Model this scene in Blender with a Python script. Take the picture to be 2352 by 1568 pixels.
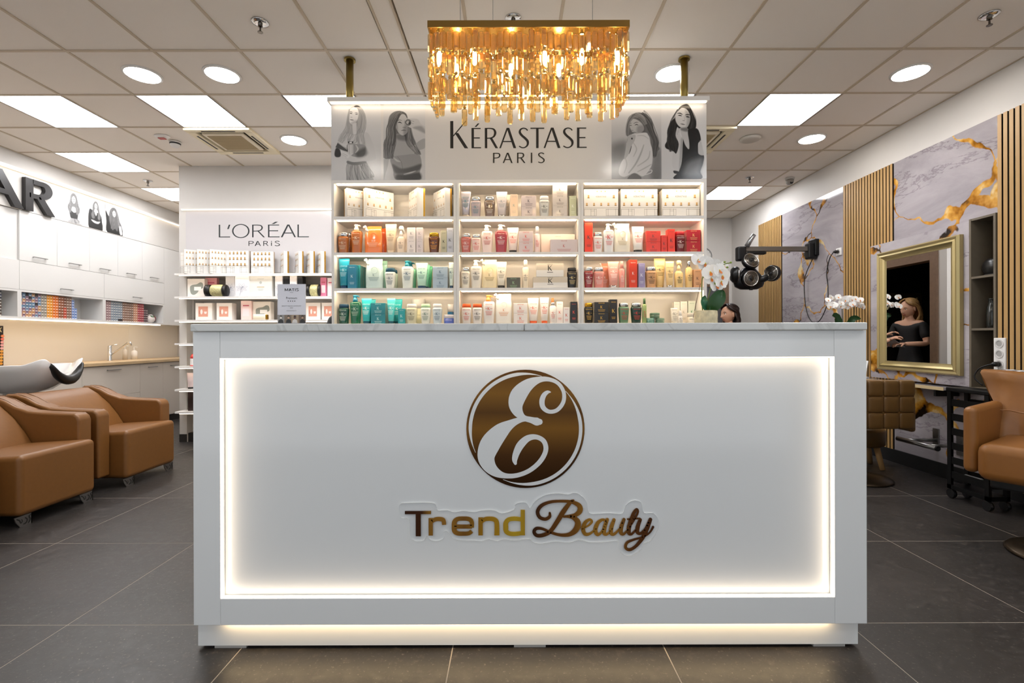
import bpy, math, random
from math import sin, cos, pi, radians
from mathutils import Vector, Matrix
from mathutils.geometry import tessellate_polygon
random.seed(7)
for _o in list(bpy.data.objects):
    bpy.data.objects.remove(_o)
SC = bpy.context.scene
COL = SC.collection

# ------------------------------------------------------------------ camera
F = 1110.6            # focal length in pixels of the 2352 px wide frame
EYE = 1.165
cam_data = bpy.data.cameras.new('camera')
cam_data.sensor_width = 36.0
cam_data.lens = 36.0 * F / 2352.0
cam_data.shift_y = -4.0 / 2352.0
cam_data.shift_x = 1.0 / 2352.0
cam_data.clip_start = 0.05
cam = bpy.data.objects.new('camera', cam_data)
COL.objects.link(cam)
cam.location = (0, 0, EYE)
cam.rotation_euler = (Matrix.Rotation(radians(90), 3, 'X') @ Matrix.Rotation(radians(-0.15), 3, 'Z')).to_euler()
SC.camera = cam

# ------------------------------------------------------------------ world, view
world = bpy.data.worlds.new('world')
SC.world = world
world.use_nodes = True
world.node_tree.nodes['Background'].inputs[0].default_value = (0.93, 0.96, 1.0, 1)
world.node_tree.nodes['Background'].inputs[1].default_value = 0.95
vs = SC.view_settings
vs.view_transform = 'Standard'
vs.look = 'None'
vs.gamma = 1.0
vs.use_curve_mapping = False
vs.exposure = 0.1
try:
    SC.cycles.use_denoising = True
    SC.cycles.max_bounces = 8
    SC.cycles.diffuse_bounces = 4
    SC.cycles.glossy_bounces = 4
    SC.cycles.transmission_bounces = 6
    SC.cycles.transparent_max_bounces = 16
    SC.cycles.sample_clamp_indirect = 6.0
    SC.cycles.caustics_refractive = False
    SC.cycles.caustics_reflective = False
except Exception:
    pass
# strengths of the room's lamps and of the added front panels
PANEL_W = 19.0        # ceiling light panels
DOWN_W = 40.0        # round downlights
LED_W = 26.0          # shelf light strips
COUNTER_LED = 8.0
FILL_W = 12.0         # unseen panels added to light the front of counter and display

# ------------------------------------------------------------------ helpers
def lin(c):
    return c / 12.92 if c <= 0.04045 else ((c + 0.055) / 1.055) ** 2.4
def rgb(h):
    h = h.lstrip('#')
    return tuple(lin(int(h[i:i + 2], 16) / 255.0) for i in (0, 2, 4)) + (1.0,)
_M = {}
def mat(hexc, rough=0.5, metal=0.0, spec=0.5, emit=0.0, coat=0.0, alpha=None, trans=0.0, grain=0.0, gscale=200.0, bump=0.0, bscale=300.0):
    key = (hexc, rough, metal, spec, emit, coat, alpha, trans, grain, gscale, bump, bscale)
    if key in _M:
        return _M[key]
    m = bpy.data.materials.new('mat_' + hexc.lstrip('#'))
    m.use_nodes = True
    nt = m.node_tree
    b = nt.nodes['Principled BSDF']
    b.inputs['Base Color'].default_value = rgb(hexc)
    b.inputs['Roughness'].default_value = rough
    b.inputs['Metallic'].default_value = metal
    b.inputs['Specular IOR Level'].default_value = spec
    b.inputs['Coat Weight'].default_value = coat
    b.inputs['Coat Roughness'].default_value = 0.08
    b.inputs['Transmission Weight'].default_value = trans
    if alpha is not None:
        b.inputs['Alpha'].default_value = alpha
    if emit:
        b.inputs['Emission Color'].default_value = rgb(hexc)
        b.inputs['Emission Strength'].default_value = emit
    if grain or bump:
        tc = nt.nodes.new('ShaderNodeTexCoord')
        n = nt.nodes.new('ShaderNodeTexNoise')
        n.inputs['Scale'].default_value = gscale if grain else bscale
        n.inputs['Detail'].default_value = 5
        nt.links.new(tc.outputs['Object'], n.inputs['Vector'])
        if grain:
            r = nt.nodes.new('ShaderNodeMix'); r.data_type = 'RGBA'
            c = rgb(hexc)
            r.inputs[6].default_value = tuple(v * (1 - grain) for v in c[:3]) + (1,)
            r.inputs[7].default_value = tuple(min(1, v * (1 + grain)) for v in c[:3]) + (1,)
            nt.links.new(n.outputs['Fac'], r.inputs[0])
            nt.links.new(r.outputs[2], b.inputs['Base Color'])
        if bump:
            bp = nt.nodes.new('ShaderNodeBump')
            bp.inputs['Strength'].default_value = bump
            bp.inputs['Distance'].default_value = 0.002
            nt.links.new(n.outputs['Fac'], bp.inputs['Height'])
            nt.links.new(bp.outputs['Normal'], b.inputs['Normal'])
    _M[key] = m
    return m
def emis(hexc, s):
    key = ('E', hexc, s)
    if key not in _M:
        m = bpy.data.materials.new('light_' + hexc.lstrip('#'))
        m.use_nodes = True
        nt = m.node_tree
        nt.nodes.clear()
        e = nt.nodes.new('ShaderNodeEmission')
        o = nt.nodes.new('ShaderNodeOutputMaterial')
        e.inputs[0].default_value = rgb(hexc)
        e.inputs[1].default_value = s
        nt.links.new(e.outputs[0], o.inputs[0])
        _M[key] = m
    return _M[key]

class MB:
    """collects faces and builds them as one mesh object"""
    def __init__(s):
        s.v = []; s.f = []; s.mi = []; s.mats = []; s.cur = 0
    def use(s, m):
        if m not in s.mats:
            s.mats.append(m)
        s.cur = s.mats.index(m)
        return s
    def add(s, vs_, fs):
        o = len(s.v)
        s.v += [tuple(p) for p in vs_]
        for f in fs:
            s.f.append(tuple(i + o for i in f)); s.mi.append(s.cur)
        return s
    def box(s, x0, x1, y0, y1, z0, z1):
        return s.add([(x0, y0, z0), (x1, y0, z0), (x1, y1, z0), (x0, y1, z0), (x0, y0, z1), (x1, y0, z1), (x1, y1, z1), (x0, y1, z1)],
                     [(0, 3, 2, 1), (4, 5, 6, 7), (0, 1, 5, 4), (1, 2, 6, 5), (2, 3, 7, 6), (3, 0, 4, 7)])
    def obox(s, c, ax, ay, az, hx, hy, hz):
        c = Vector(c); ax = Vector(ax) * hx; ay = Vector(ay) * hy; az = Vector(az) * hz
        vs_ = [c + ax * i + ay * j + az * k for k in (-1, 1) for (i, j) in ((-1, -1), (1, -1), (1, 1), (-1, 1))]
        return s.add(vs_, [(0, 3, 2, 1), (4, 5, 6, 7), (0, 1, 5, 4), (1, 2, 6, 5), (2, 3, 7, 6), (3, 0, 4, 7)])
    def rings(s, rr, closed=True, cap0=True, cap1=True):
        n = len(rr[0]); vs_ = [p for r in rr for p in r]; fs = []
        m = n if closed else n - 1
        for i in range(len(rr) - 1):
            for j in range(m):
                k = (j + 1) % n
                fs.append((i * n + j, i * n + k, (i + 1) * n + k, (i + 1) * n + j))
        if cap0: fs.append(tuple(range(n - 1, -1, -1)))
        if cap1: fs.append(tuple((len(rr) - 1) * n + j for j in range(n)))
        return s.add(vs_, fs)
    def loft(s, prof, seg=16, cx=0, cy=0, cz=0):
        """prof: (z, rx, ry, exponent[, dx, dy])"""
        rr = []
        for p in prof:
            z, rx, ry, e = p[:4]; dx = p[4] if len(p) > 4 else 0; dy = p[5] if len(p) > 5 else 0
            r = []
            for j in range(seg):
                a = 2 * pi * (j + .5) / seg; c, d = cos(a), sin(a)
                r.append((cx + dx + rx * math.copysign(abs(c) ** (2 / e), c), cy + dy + ry * math.copysign(abs(d) ** (2 / e), d), cz + z))
            rr.append(r)
        return s.rings(rr)
    def lathe(s, prof, seg=20, c=(0, 0, 0), axis='Z'):
        rr = []
        for (r, z) in prof:
            ring = []
            for j in range(seg):
                a = 2 * pi * j / seg; x, y = r * cos(a), r * sin(a)
                if axis == 'Z': p = (c[0] + x, c[1] + y, c[2] + z)
                elif axis == 'Y': p = (c[0] + x, c[1] + z, c[2] - y)
                else: p = (c[0] + z, c[1] + x, c[2] + y)
                ring.append(p)
            rr.append(ring)
        cl = abs(prof[0][0] - prof[-1][0]) < 1e-9 and abs(prof[0][1] - prof[-1][1]) < 1e-9
        return s.rings(rr, cap0=not cl, cap1=not cl)
    def tube(s, pts, r, seg=8, caps=True):
        pts = [Vector(p) for p in pts]; rr = []
        rad = r if isinstance(r, (list, tuple)) else [r] * len(pts)
        up = None
        for i, p in enumerate(pts):
            t = (pts[min(i + 1, len(pts) - 1)] - pts[max(i - 1, 0)]).normalized()
            if up is None:
                up = Vector((0, 0, 1)) if abs(t.z) < .9 else Vector((1, 0, 0))
            a = t.cross(up)
            if a.length < 1e-5: a = t.orthogonal()
            a.normalize(); b = a.cross(t).normalized(); up = b
            rr.append([p + (a * cos(2 * pi * j / seg) + b * sin(2 * pi * j / seg)) * rad[i] for j in range(seg)])
        return s.rings(rr, cap0=caps, cap1=caps)
    def ball(s, c, rx, ry=None, rz=None, seg=12, n=8):
        ry = ry or rx; rz = rz or rx
        prof = []
        for i in range(1, n):
            a = -pi / 2 + pi * i / n
            prof.append((rz * sin(a), rx * cos(a), ry * cos(a), 2))
        return s.loft([(-rz, rx * .02, ry * .02, 2)] + prof + [(rz, rx * .02, ry * .02, 2)], seg, c[0], c[1], c[2])
    def prism(s, poly, fn, d0, d1):
        """poly: 2d outline; fn(u, v, d) -> 3d"""
        tri = tessellate_polygon([[Vector((u, v, 0)) for u, v in poly]])
        n = len(poly)
        s.add([fn(u, v, d0) for u, v in poly], [t for t in tri])
        s.add([fn(u, v, d1) for u, v in poly], [tuple(reversed(t)) for t in tri])
        s.add([fn(u, v, d0) for u, v in poly] + [fn(u, v, d1) for u, v in poly], [(i, (i + 1) % n, n + (i + 1) % n, n + i) for i in range(n)])
        return s
    def mesh(s, name, m=None, smooth=False):
        me = bpy.data.meshes.new(name)
        me.from_pydata(s.v, [], s.f)
        mats = s.mats if s.mats else ([m] if m else [])
        for q in mats: me.materials.append(q)
        if s.mats and len(s.mats) > 1:
            me.polygons.foreach_set('material_index', s.mi)
        if smooth:
            me.polygons.foreach_set('use_smooth', [True] * len(me.polygons))
        me.update()
        return me
    def build(s, name, m=None, parent=None, smooth=False, bevel=0, seg=2, sub=0, fix=False, label=None):
        me = s.mesh(name, m, smooth)
        if fix:
            import bmesh
            bm = bmesh.new(); bm.from_mesh(me); bmesh.ops.remove_doubles(bm, verts=bm.verts, dist=1e-5)
            if bevel: bmesh.ops.dissolve_limit(bm, angle_limit=.01, verts=bm.verts, edges=bm.edges)
            bmesh.ops.recalc_face_normals(bm, faces=bm.faces); bm.to_mesh(me); bm.free()
        o = put(name, me, parent)
        if bevel:
            md = o.modifiers.new('bevel', 'BEVEL'); md.width = bevel; md.segments = seg; md.limit_method = 'ANGLE'; md.angle_limit = radians(40)
        if sub:
            md = o.modifiers.new('sub', 'SUBSURF'); md.levels = sub; md.render_levels = sub
        if smooth and bevel and not sub:
            md = o.modifiers.new('wn', 'WEIGHTED_NORMAL'); md.keep_sharp = True
        if label: o['label'] = label
        return o
def put(name, data, parent=None, loc=None, rot=None):
    o = bpy.data.objects.new(name, data)
    COL.objects.link(o)
    if parent is not None: o.parent = parent
    if loc is not None: o.location = loc
    if rot is not None: o.rotation_euler = rot
    return o
def thing(name, label, cat, loc=(0, 0, 0), rz=0.0, group=None):
    o = bpy.data.objects.new(name, None)
    COL.objects.link(o)
    o.empty_display_size = .05
    o.location = loc; o.rotation_euler = (0, 0, rz)
    o['label'] = label; o['category'] = cat
    if group: o['group'] = group
    return o
def tag(o, label, cat, group=None):
    o['label'] = label; o['category'] = cat
    if group: o['group'] = group
    return o
def struct(o):
    o['kind'] = 'structure'
    return o
def wx(px, Y): return (px - 1175.0) * Y / F
def wz(py, Y): return EYE + (780.0 - py) * Y / F

def smooth2(pts, closed=True, n=5):
    """Catmull-Rom through 2d (or nd) points"""
    out = []; N = len(pts)
    rng = range(N) if closed else range(N - 1)
    for i in rng:
        if closed:
            p0, p1, p2, p3 = pts[(i - 1) % N], pts[i], pts[(i + 1) % N], pts[(i + 2) % N]
        else:
            p0, p1, p2, p3 = pts[max(i - 1, 0)], pts[i], pts[i + 1], pts[min(i + 2, N - 1)]
        for k in range(n):
            t = k / n
            out.append(tuple(.5 * ((2 * b) + (-a + c) * t + (2 * a - 5 * b + 4 * c - d) * t * t + (-a + 3 * b - 3 * c + d) * t ** 3) for a, b, c, d in zip(p0, p1, p2, p3)))
    if not closed: out.append(tuple(pts[-1]))
    return out
def stroke_polys(pts, round_ends=True, n=5):
    """pts: (x, y, width) -> list of convex polygons along the smoothed line"""
    P = smooth2(pts, False, n) if len(pts) > 2 else [tuple(map(float, p)) for p in pts]
    L = []; R = []
    for i, p in enumerate(P):
        a = P[max(i - 1, 0)]; b = P[min(i + 1, len(P) - 1)]
        dx, dy = b[0] - a[0], b[1] - a[1]; l = math.hypot(dx, dy) or 1e-6
        nx, ny = -dy / l, dx / l; h = p[2] / 2
        L.append((p[0] + nx * h, p[1] + ny * h)); R.append((p[0] - nx * h, p[1] - ny * h))
    polys = [L + R[::-1]] if False else [[L[i], L[i + 1], R[i + 1], R[i]] for i in range(len(P) - 1)]
    if round_ends:
        for q in (P[0], P[-1]):
            h = q[2] / 2
            polys.append([(q[0] + h * cos(2 * pi * k / 10), q[1] + h * sin(2 * pi * k / 10)) for k in range(10)])
    return polys

# flared roman capitals as strokes: 'r' rectangle, 'p' slanted bar cut level, 'c' curve; widths t (stems) and n (hairlines)
def glyph(ch, t, n):
    if ch == 'K': return .68, [('r', 0, 0, t, 1), ('p', t * .9, .44, .60, 1, n * 1.3), ('p', .24, .56, .68 - t * .55, 0, t * 1.15)]
    if ch in 'EÉ':
        g = [('r', 0, 0, t, 1), ('r', t, 0, .48, n), ('r', t, .48, .42, .48 + n), ('r', t, 1 - n, .46, 1)]
        if ch == 'É': g.append(('p', .2, 1.05, .36, 1.22, n * 1.7))
        return .48, g
    if ch in 'RP':
        g = [('r', 0, 0, t, 1), ('c', [(t * .5, 1 - n / 2, n), (.26, 1 - n / 2, n), (.41, .92, (t + n) / 2), (.47, .76, t), (.41, .58, (t + n) / 2), (.26, .5, n), (t * .5, .49, n)])]
        if ch == 'R': g.append(('p', .27, .51, .6 - t * .55, 0, t * 1.1)); return .6, g
        return .5, g
    if ch == 'A': return .7, [('p', n * .6, 0, .34, 1, n * 1.2), ('p', .36, 1, .7 - t * .55, 0, t * 1.1), ('r', .16, .3, .52, .3 + n)]
    if ch == 'S': return .48, [('c', [(.43, .86, n), (.35, .95, n), (.22, .975, n), (.1, .9, (n + t) / 2), (.08, .76, t), (.18, .61, t), (.32, .48, t), (.43, .33, t), (.42, .15, (t + n) / 2), (.31, .04, n), (.17, .025, n), (.04, .1, n)])]
    if ch == 'T': return .6, [('r', .3 - t / 2, 0, .3 + t / 2, 1), ('r', 0, 1 - n, .6, 1)]
    if ch == 'I': return t, [('r', 0, 0, t, 1)]
    if ch == 'i': return t, [('r', 0, 0, t, .72), ('r', 0, .84, t, 1)]
    if ch == 'L': return .46, [('r', 0, 0, t, 1), ('r', t, 0, .46, n)]
    if ch == 'O': return .9, [('c', [(.45 + .41 * cos(2 * pi * k / 16), .5 + .52 * sin(2 * pi * k / 16), n + (t - n) * abs(cos(2 * pi * k / 16))) for k in range(17)])]
    if ch == 'M': return .86, [('r', 0, 0, n, 1), ('p', n * .5, 1, .43, .1, t), ('p', .43, .1, .86 - n * .5, 1, n), ('r', .86 - t, 0, .86, 1)]
    if ch == 'C': return .7, [('c', [(.66, .85, n), (.5, .97, n), (.3, .95, (t + n) / 2), (.12, .75, t), (.08, .5, t), (.12, .25, t), (.3, .05, (t + n) / 2), (.5, .03, n), (.66, .15, n)])]
    if ch == "'": return .2, [('p', t * .6, .66, .2 - t * .5, 1, t * 1.1)]
    return .3, []
def glyph_polys(ch, x0, x1, yb, yt, t, n):
    """outlines of one letter fitted into x0..x1, base yb, cap top yt (y up); t, n in the same units"""
    H = yt - yb; A = abs(H)
    w, _ = glyph(ch, t / A, n / A)
    sx = (x1 - x0) / w
    _, g = glyph(ch, t / abs(sx), n / A)
    out = []
    for e in g:
        if e[0] == 'r':
            q = [(e[1], e[2]), (e[3], e[2]), (e[3], e[4]), (e[1], e[4])]
            out.append(q)
        elif e[0] == 'p':
            _, a, b, c, d, wd = e
            out.append([(a - wd / 2, b), (a + wd / 2, b), (c + wd / 2, d), (c - wd / 2, d)])
        else:
            out += stroke_polys(e[1], False)
    return [[(x0 + u * sx, yb + v * H) for u, v in q] for q in out]
_TXT = {}
def text_tris(body):
    """triangles of a small line of lettering (built-in typeface), height about 1"""
    if body not in _TXT:
        cu = bpy.data.curves.new('lettering', 'FONT'); cu.body = body; cu.align_x = 'CENTER'; cu.resolution_u = 2
        o = bpy.data.objects.new('lettering', cu)
        me = bpy.data.meshes.new_from_object(o)
        me.calc_loop_triangles()
        vs_ = [tuple(v.co)[:2] for v in me.vertices]
        _TXT[body] = [[vs_[i] for i in t.vertices] for t in me.loop_triangles]
        bpy.data.meshes.remove(me); bpy.data.objects.remove(o); bpy.data.curves.remove(cu)
    return _TXT[body]
class Art:
    """flat print: coloured shapes laid on a plane, each layer a hair above the last"""
    def __init__(s, O, u=(1, 0, 0), v=(0, 0, 1), n=(0, -1, 0), fn=None):
        s.O, s.u, s.v, s.n = Vector(O), Vector(u), Vector(v), Vector(n); s.mb = MB(); s.k = 1; s.fn = fn; s.step = .00025
    def P(s, x, y, d=0):
        if s.fn: x, y = s.fn(x, y)
        return s.O + s.u * x + s.v * y + s.n * (d + s.k * s.step)
    def face(s, p, d):
        q = [s.P(x, y, d) for x, y in p]
        nn = Vector((0, 0, 0))
        for i in range(len(q)): nn += q[i].cross(q[(i + 1) % len(q)])
        if nn.dot(s.n) < 0: q.reverse()
        s.mb.add(q, [tuple(range(len(q)))])
    def poly(s, m, pts, smooth=0):
        if smooth: pts = smooth2(pts, True, smooth)
        s.mb.use(m)
        tri = tessellate_polygon([[Vector((x, y, 0)) for x, y in pts]])
        for t in tri: s.face([pts[i] for i in t], 0)
        s.k += 1
        return s
    def polys(s, m, ps):
        s.mb.use(m)
        for i, p in enumerate(ps): s.face(p, (i % 2) * .00002 + (.00004 if len(p) == 10 else 0))
        s.k += 1
        return s
    def rect(s, m, x0, y0, x1, y1): return s.polys(m, [[(x0, y0), (x1, y0), (x1, y1), (x0, y1)]])
    def rects(s, m, L): return s.polys(m, [[(a, b), (c, b), (c, d), (a, d)] for a, b, c, d in L])
    def line(s, m, pts, w=None):
        if w is not None: pts = [(p[0], p[1], w) for p in pts]
        return s.polys(m, stroke_polys(pts))
    def oval(s, m, cx, cy, rx, ry, n=16): return s.polys(m, [[(cx + rx * cos(2 * pi * k / n), cy + ry * sin(2 * pi * k / n)) for k in range(n)]])
    def text(s, m, body, cx, cy, h, sx=1.0, flip=1):
        return s.polys(m, [[(cx + x * h * sx, cy + flip * y * h) for x, y in t] for t in text_tris(body)])
    def letter(s, m, ch, x0, x1, yb, yt, t, n): return s.polys(m, glyph_polys(ch, x0, x1, yb, yt, t, n))
    def build(s, name, parent=None):
        return s.mb.build(name, None, parent)

# ------------------------------------------------------------------ shared materials
WHITE = mat('#e9e6e2', .35)
WALLW = mat('#dedad5', .6, grain=.03, gscale=6)
GLOSSW = mat('#eceeee', .12, coat=.3)
SHELFW = mat('#efece8', .3)
SHELFBACK = mat('#eee7dc', .16)
WALLK = mat('#d0ccc7', .6, grain=.03, gscale=6)
BLACK = mat('#0c0c0d', .4)
INK = mat('#17140f', .5)
GOLD = mat('#b9892f', .25, 1.0)
BRASS = mat('#8f7c45', .35, 1.0)
CHROME = mat('#d8d8d8', .08, 1.0)
STEEL = mat('#9a9a9a', .3, 1.0)
LEATHER = mat('#7d5226', .42, grain=.08, gscale=40, bump=.15, bscale=400)
WARM = emis('#ffe3bd', LED_W)
WARM2 = emis('#ffe6c6', 6.0)
# ================================================================== the room
CEIL = EYE + 2.002
XL, XR, YB, YF = -5.55, 3.66, 8.03, -1.6
GRID_Y0 = 2.146
def nodes_mat(name):
    m = bpy.data.materials.new(name); m.use_nodes = True
    return m, m.node_tree, m.node_tree.nodes['Principled BSDF']
def N(nt, t, **kw):
    n = nt.nodes.new(t)
    for k, v in kw.items():
        if k in n.inputs.keys(): n.inputs[k].default_value = v
        else: setattr(n, k, v)
    return n
def ramp(nt, src, stops):
    r = nt.nodes.new('ShaderNodeValToRGB')
    e = r.color_ramp.elements
    while len(e) < len(stops): e.new(.5)
    for q, (p, c) in zip(e, stops): q.position = p; q.color = rgb(c) if isinstance(c, str) else (c, c, c, 1)
    nt.links.new(src, r.inputs[0])
    return r
def mixc(nt, fac, a, b):
    x = nt.nodes.new('ShaderNodeMix'); x.data_type = 'RGBA'
    if hasattr(fac, 'is_linked'): nt.links.new(fac, x.inputs[0])
    else: x.inputs[0].default_value = fac
    for q, i in ((a, 6), (b, 7)):
        if isinstance(q, str): x.inputs[i].default_value = rgb(q)
        else: nt.links.new(q, x.inputs[i])
    return x.outputs[2]

# floor: dark stone tiles
def floor_material():
    m, nt, b = nodes_mat('dark_stone_tile')
    tc = N(nt, 'ShaderNodeTexCoord'); oi = N(nt, 'ShaderNodeObjectInfo')
    ad = N(nt, 'ShaderNodeVectorMath', operation='ADD')
    nt.links.new(tc.outputs['Object'], ad.inputs[0]); nt.links.new(oi.outputs['Location'], ad.inputs[1])
    n1 = N(nt, 'ShaderNodeTexNoise', Scale=2.5, Detail=6.0); n2 = N(nt, 'ShaderNodeTexNoise', Scale=85.0, Detail=3.0)
    n3 = N(nt, 'ShaderNodeTexNoise', Scale=22.0, Detail=8.0, Roughness=.7)
    for q in (n1, n2, n3): nt.links.new(ad.outputs[0], q.inputs['Vector'])
    c = mixc(nt, ramp(nt, n1.outputs[0], [(.3, 0.), (.7, 1.)]).outputs[0], '#262423', '#35312f')
    c = mixc(nt, ramp(nt, n3.outputs[0], [(.54, 0.), (.7, .7)]).outputs[0], c, '#4f4843')
    c = mixc(nt, ramp(nt, n2.outputs[0], [(.62, 0.), (.72, .8)]).outputs[0], c, '#665e57')
    nt.links.new(c, b.inputs['Base Color'])
    nt.links.new(ramp(nt, n3.outputs[0], [(.3, .34), (.7, .5)]).outputs[0], b.inputs['Roughness'])
    bp = N(nt, 'ShaderNodeBump', Strength=.12, Distance=.002)
    nt.links.new(n3.outputs[0], bp.inputs['Height']); nt.links.new(bp.outputs[0], b.inputs['Normal'])
    return m
STONE = floor_material()
floor = struct(MB().box(XL - .1, XR + .1, YF, YB + .1, -.12, -.0006).build('floor', mat('#a0978b', .8)))
tile_me = MB().box(-.3978, .3978, -.3978, .3978, -.006, 0).mesh('floor_tile', STONE)
fx = [-5.026 + .8 * k - .4 for k in range(0, 12)]
for iy in range(11):
    for x in fx:
        cy = .384 + .4 + .8 * iy
        if cy > YB + .3: continue
        put('floor_tile', tile_me, floor, (x, cy, 0))
MB().box(XL - .1, XR + .1, YF, .382, -.0005, 0).build('floor_slab', STONE, floor)

# ceiling: mineral tiles in a metal grid
TILE = mat('#f6eee4', .85, grain=.05, gscale=500, bump=.25, bscale=350)
BAR = mat('#c9b9a2', .5)
ceiling = struct(MB().box(XL - .1, XR + .1, YF, YB + .1, CEIL + .03, CEIL + .1).build('ceiling', mat('#d8d0c6', .8)))
MB().box(XL - .1, XR + .1, YF, GRID_Y0, CEIL, CEIL + .03).build('ceiling_slab', TILE, ceiling)
cols_x = [-5.25, -4.877, -4.277, -3.677, -3.077, -2.477, -1.877, -1.277, -.847, -.706, -.285, .313, .913, 1.513, 2.113, 2.713, 3.313, XR]
rows_y = [2.146 + .6 * k for k in range(10)] + [YB]
PANELS = {(-4.277, 3.946), (-3.077, 3.946), (-1.877, 3.946), (-.285, 3.946), (.913, 3.946), (2.113, 3.946), (-4.877, 5.146), (-4.877, 6.346), (2.713, 6.346)}
ACS = {(-3.077, 4.546), (1.513, 4.546)}
_tm = {}
for i in range(len(cols_x) - 1):
    for j in range(len(rows_y) - 1):
        x0, x1, y0, y1 = cols_x[i], cols_x[i + 1], rows_y[j], rows_y[j + 1]
        if x0 == -.847: continue
        if any(abs(x0 - a) < .01 and abs(y0 - b) < .01 for a, b in PANELS | ACS): continue
        key = (round(x1 - x0, 3), round(y1 - y0, 3))
        if key not in _tm:
            w, d = key
            _tm[key] = MB().box(-w / 2 + .010, w / 2 - .010, -d / 2 + .010, d / 2 - .010, .006, .026).mesh('ceiling_tile', TILE)
        put('ceiling_tile', _tm[key], ceiling, ((x0 + x1) / 2, (y0 + y1) / 2, CEIL))
for x in cols_x:
    if x in (-.847, -.706): continue
    MB().box(x - .0095, x + .0095, GRID_Y0, YB, CEIL, CEIL + .03).build('grid_bar', BAR, ceiling)
for y in rows_y[:-1]:
    MB().box(-5.25, XR, y - .0095, y + .0095, CEIL + .0005, CEIL + .03).build('grid_bar', BAR, ceiling)
MB().box(-.847, -.835, GRID_Y0, YB, CEIL - .004, CEIL + .03).box(-.718, -.706, GRID_Y0, YB, CEIL - .004, CEIL + .03).build('profile_edge', BAR, ceiling)
MB().box(-.835, -.718, GRID_Y0, YB, CEIL + .004, CEIL + .03).build('profile_strip', TILE, ceiling)

# walls
wall_left = struct(MB().box(XL - .1, XL, YF, YB, 0, CEIL + .03).build('wall_left', WALLW))
wall_right = struct(MB().box(XR, XR + .1, YF, YB, 0, CEIL + .03).build('wall_right', WALLW))
wall_back = struct(MB().box(XL - .1, XR + .1, YB, YB + .1, 0, CEIL + .03).build('wall_back', WALLW))
wall_front = struct(MB().box(XL - .1, XL + .6, YF - .1, YF, 0, CEIL + .03).box(XR - .6, XR + .1, YF - .1, YF, 0, CEIL + .03).box(XL + .6, XR - .6, YF - .1, YF, 2.9, CEIL + .03).build('wall_front', mat('#a7adb0', .7)))   # unseen shop front, shaped open to let the world light in
struct(MB().box(XR - .052, XR - .036, YF, YB - .002, 0, .12).build('baseboard_right', mat('#191919', .4)))

# partition block behind the product display: niche with shelves, doorway on its far side
PX0, PX1, PY0 = -3.82, 1.86, 5.56
NX0, NX1, NB, NT = -3.735, -1.75, 5.85, 1.916
mb = MB()
mb.box(PX0, PX1, PY0, PY0 + .1, NT, CEIL + .005)                # above the niche
mb.box(PX0, NX0, PY0, NB + .06, 0, NT)                          # niche jamb
mb.box(NX1, PX1, PY0, PY0 + .1, 0, NT)
mb.box(NX0, NX1, NB, NB + .06, 0, NT + .02).box(NX0, NX1, PY0 + .1, NB + .06, NT, NT + .02)
mb.box(NX1, NX1 + .05, PY0 + .1, NB + .06, 0, NT)
mb.box(PX0, PX0 + .1, PY0 + .1, YB, 0, CEIL + .005)             # side towards the sinks
mb.box(PX1 - .1, PX1, PY0 + .1, 5.77, 0, CEIL + .005).box(PX1 - .1, PX1, 6.65, YB, 0, CEIL + .005).box(PX1 - .1, PX1, 5.77, 6.65, 2.12, CEIL + .005)
partition = struct(mb.build('wall_partition', WALLK))
MB().box(NX0 + .001, NX1 - .001, PY0 + .02, NB - .001, 0, .1).build('plinth', mat('#2a2725', .5), partition)
MB().box(PX0 - .001, NX0, PY0 - .004, PY0, 0, .09).build('plinth', mat('#2a2725', .5), partition)
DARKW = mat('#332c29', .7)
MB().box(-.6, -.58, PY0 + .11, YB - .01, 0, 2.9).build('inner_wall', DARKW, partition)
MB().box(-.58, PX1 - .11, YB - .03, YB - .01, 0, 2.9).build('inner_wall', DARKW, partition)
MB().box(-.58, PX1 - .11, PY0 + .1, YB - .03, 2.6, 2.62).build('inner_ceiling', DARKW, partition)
WOODF = mat('#7d6450', .5, grain=.2, gscale=30)
d1 = thing('door_1', 'wood framed doorway into the dark back room', 'door'); struct(d1)
for (y0, y1, z0, z1) in ((5.67, 5.77, 0, 2.2), (6.65, 6.75, 0, 2.2), (5.77, 6.65, 2.1, 2.2)):
    MB().box(PX1 - .12, PX1 + .02, y0, y1, z0, z1).build('frame', WOODF, d1, bevel=.004)
# doorway in the back wall by the corner
d2 = thing('door_2', 'brown wooden door frame in the far wall by the corner', 'door'); struct(d2)
for (x0, x1, z0, z1) in ((2.55, 2.65, 0, 2.12), (3.49, 3.59, 0, 2.12), (2.65, 3.49, 2.03, 2.12)):
    MB().box(x0, x1, YB - .05, YB - .002, z0, z1).build('frame', WOODF, d2, bevel=.004)
MB().box(2.65, 3.49, YB - .03, YB - .004, 0, 2.03).build('panel', mat('#565558', .35), d2)
MB().box(2.75, 2.88, YB - .075, YB - .055, 1.0, 1.02).box(2.75, 2.77, YB - .06, YB - .03, 1.0, 1.02).build('handle', STEEL, d2)

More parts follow.
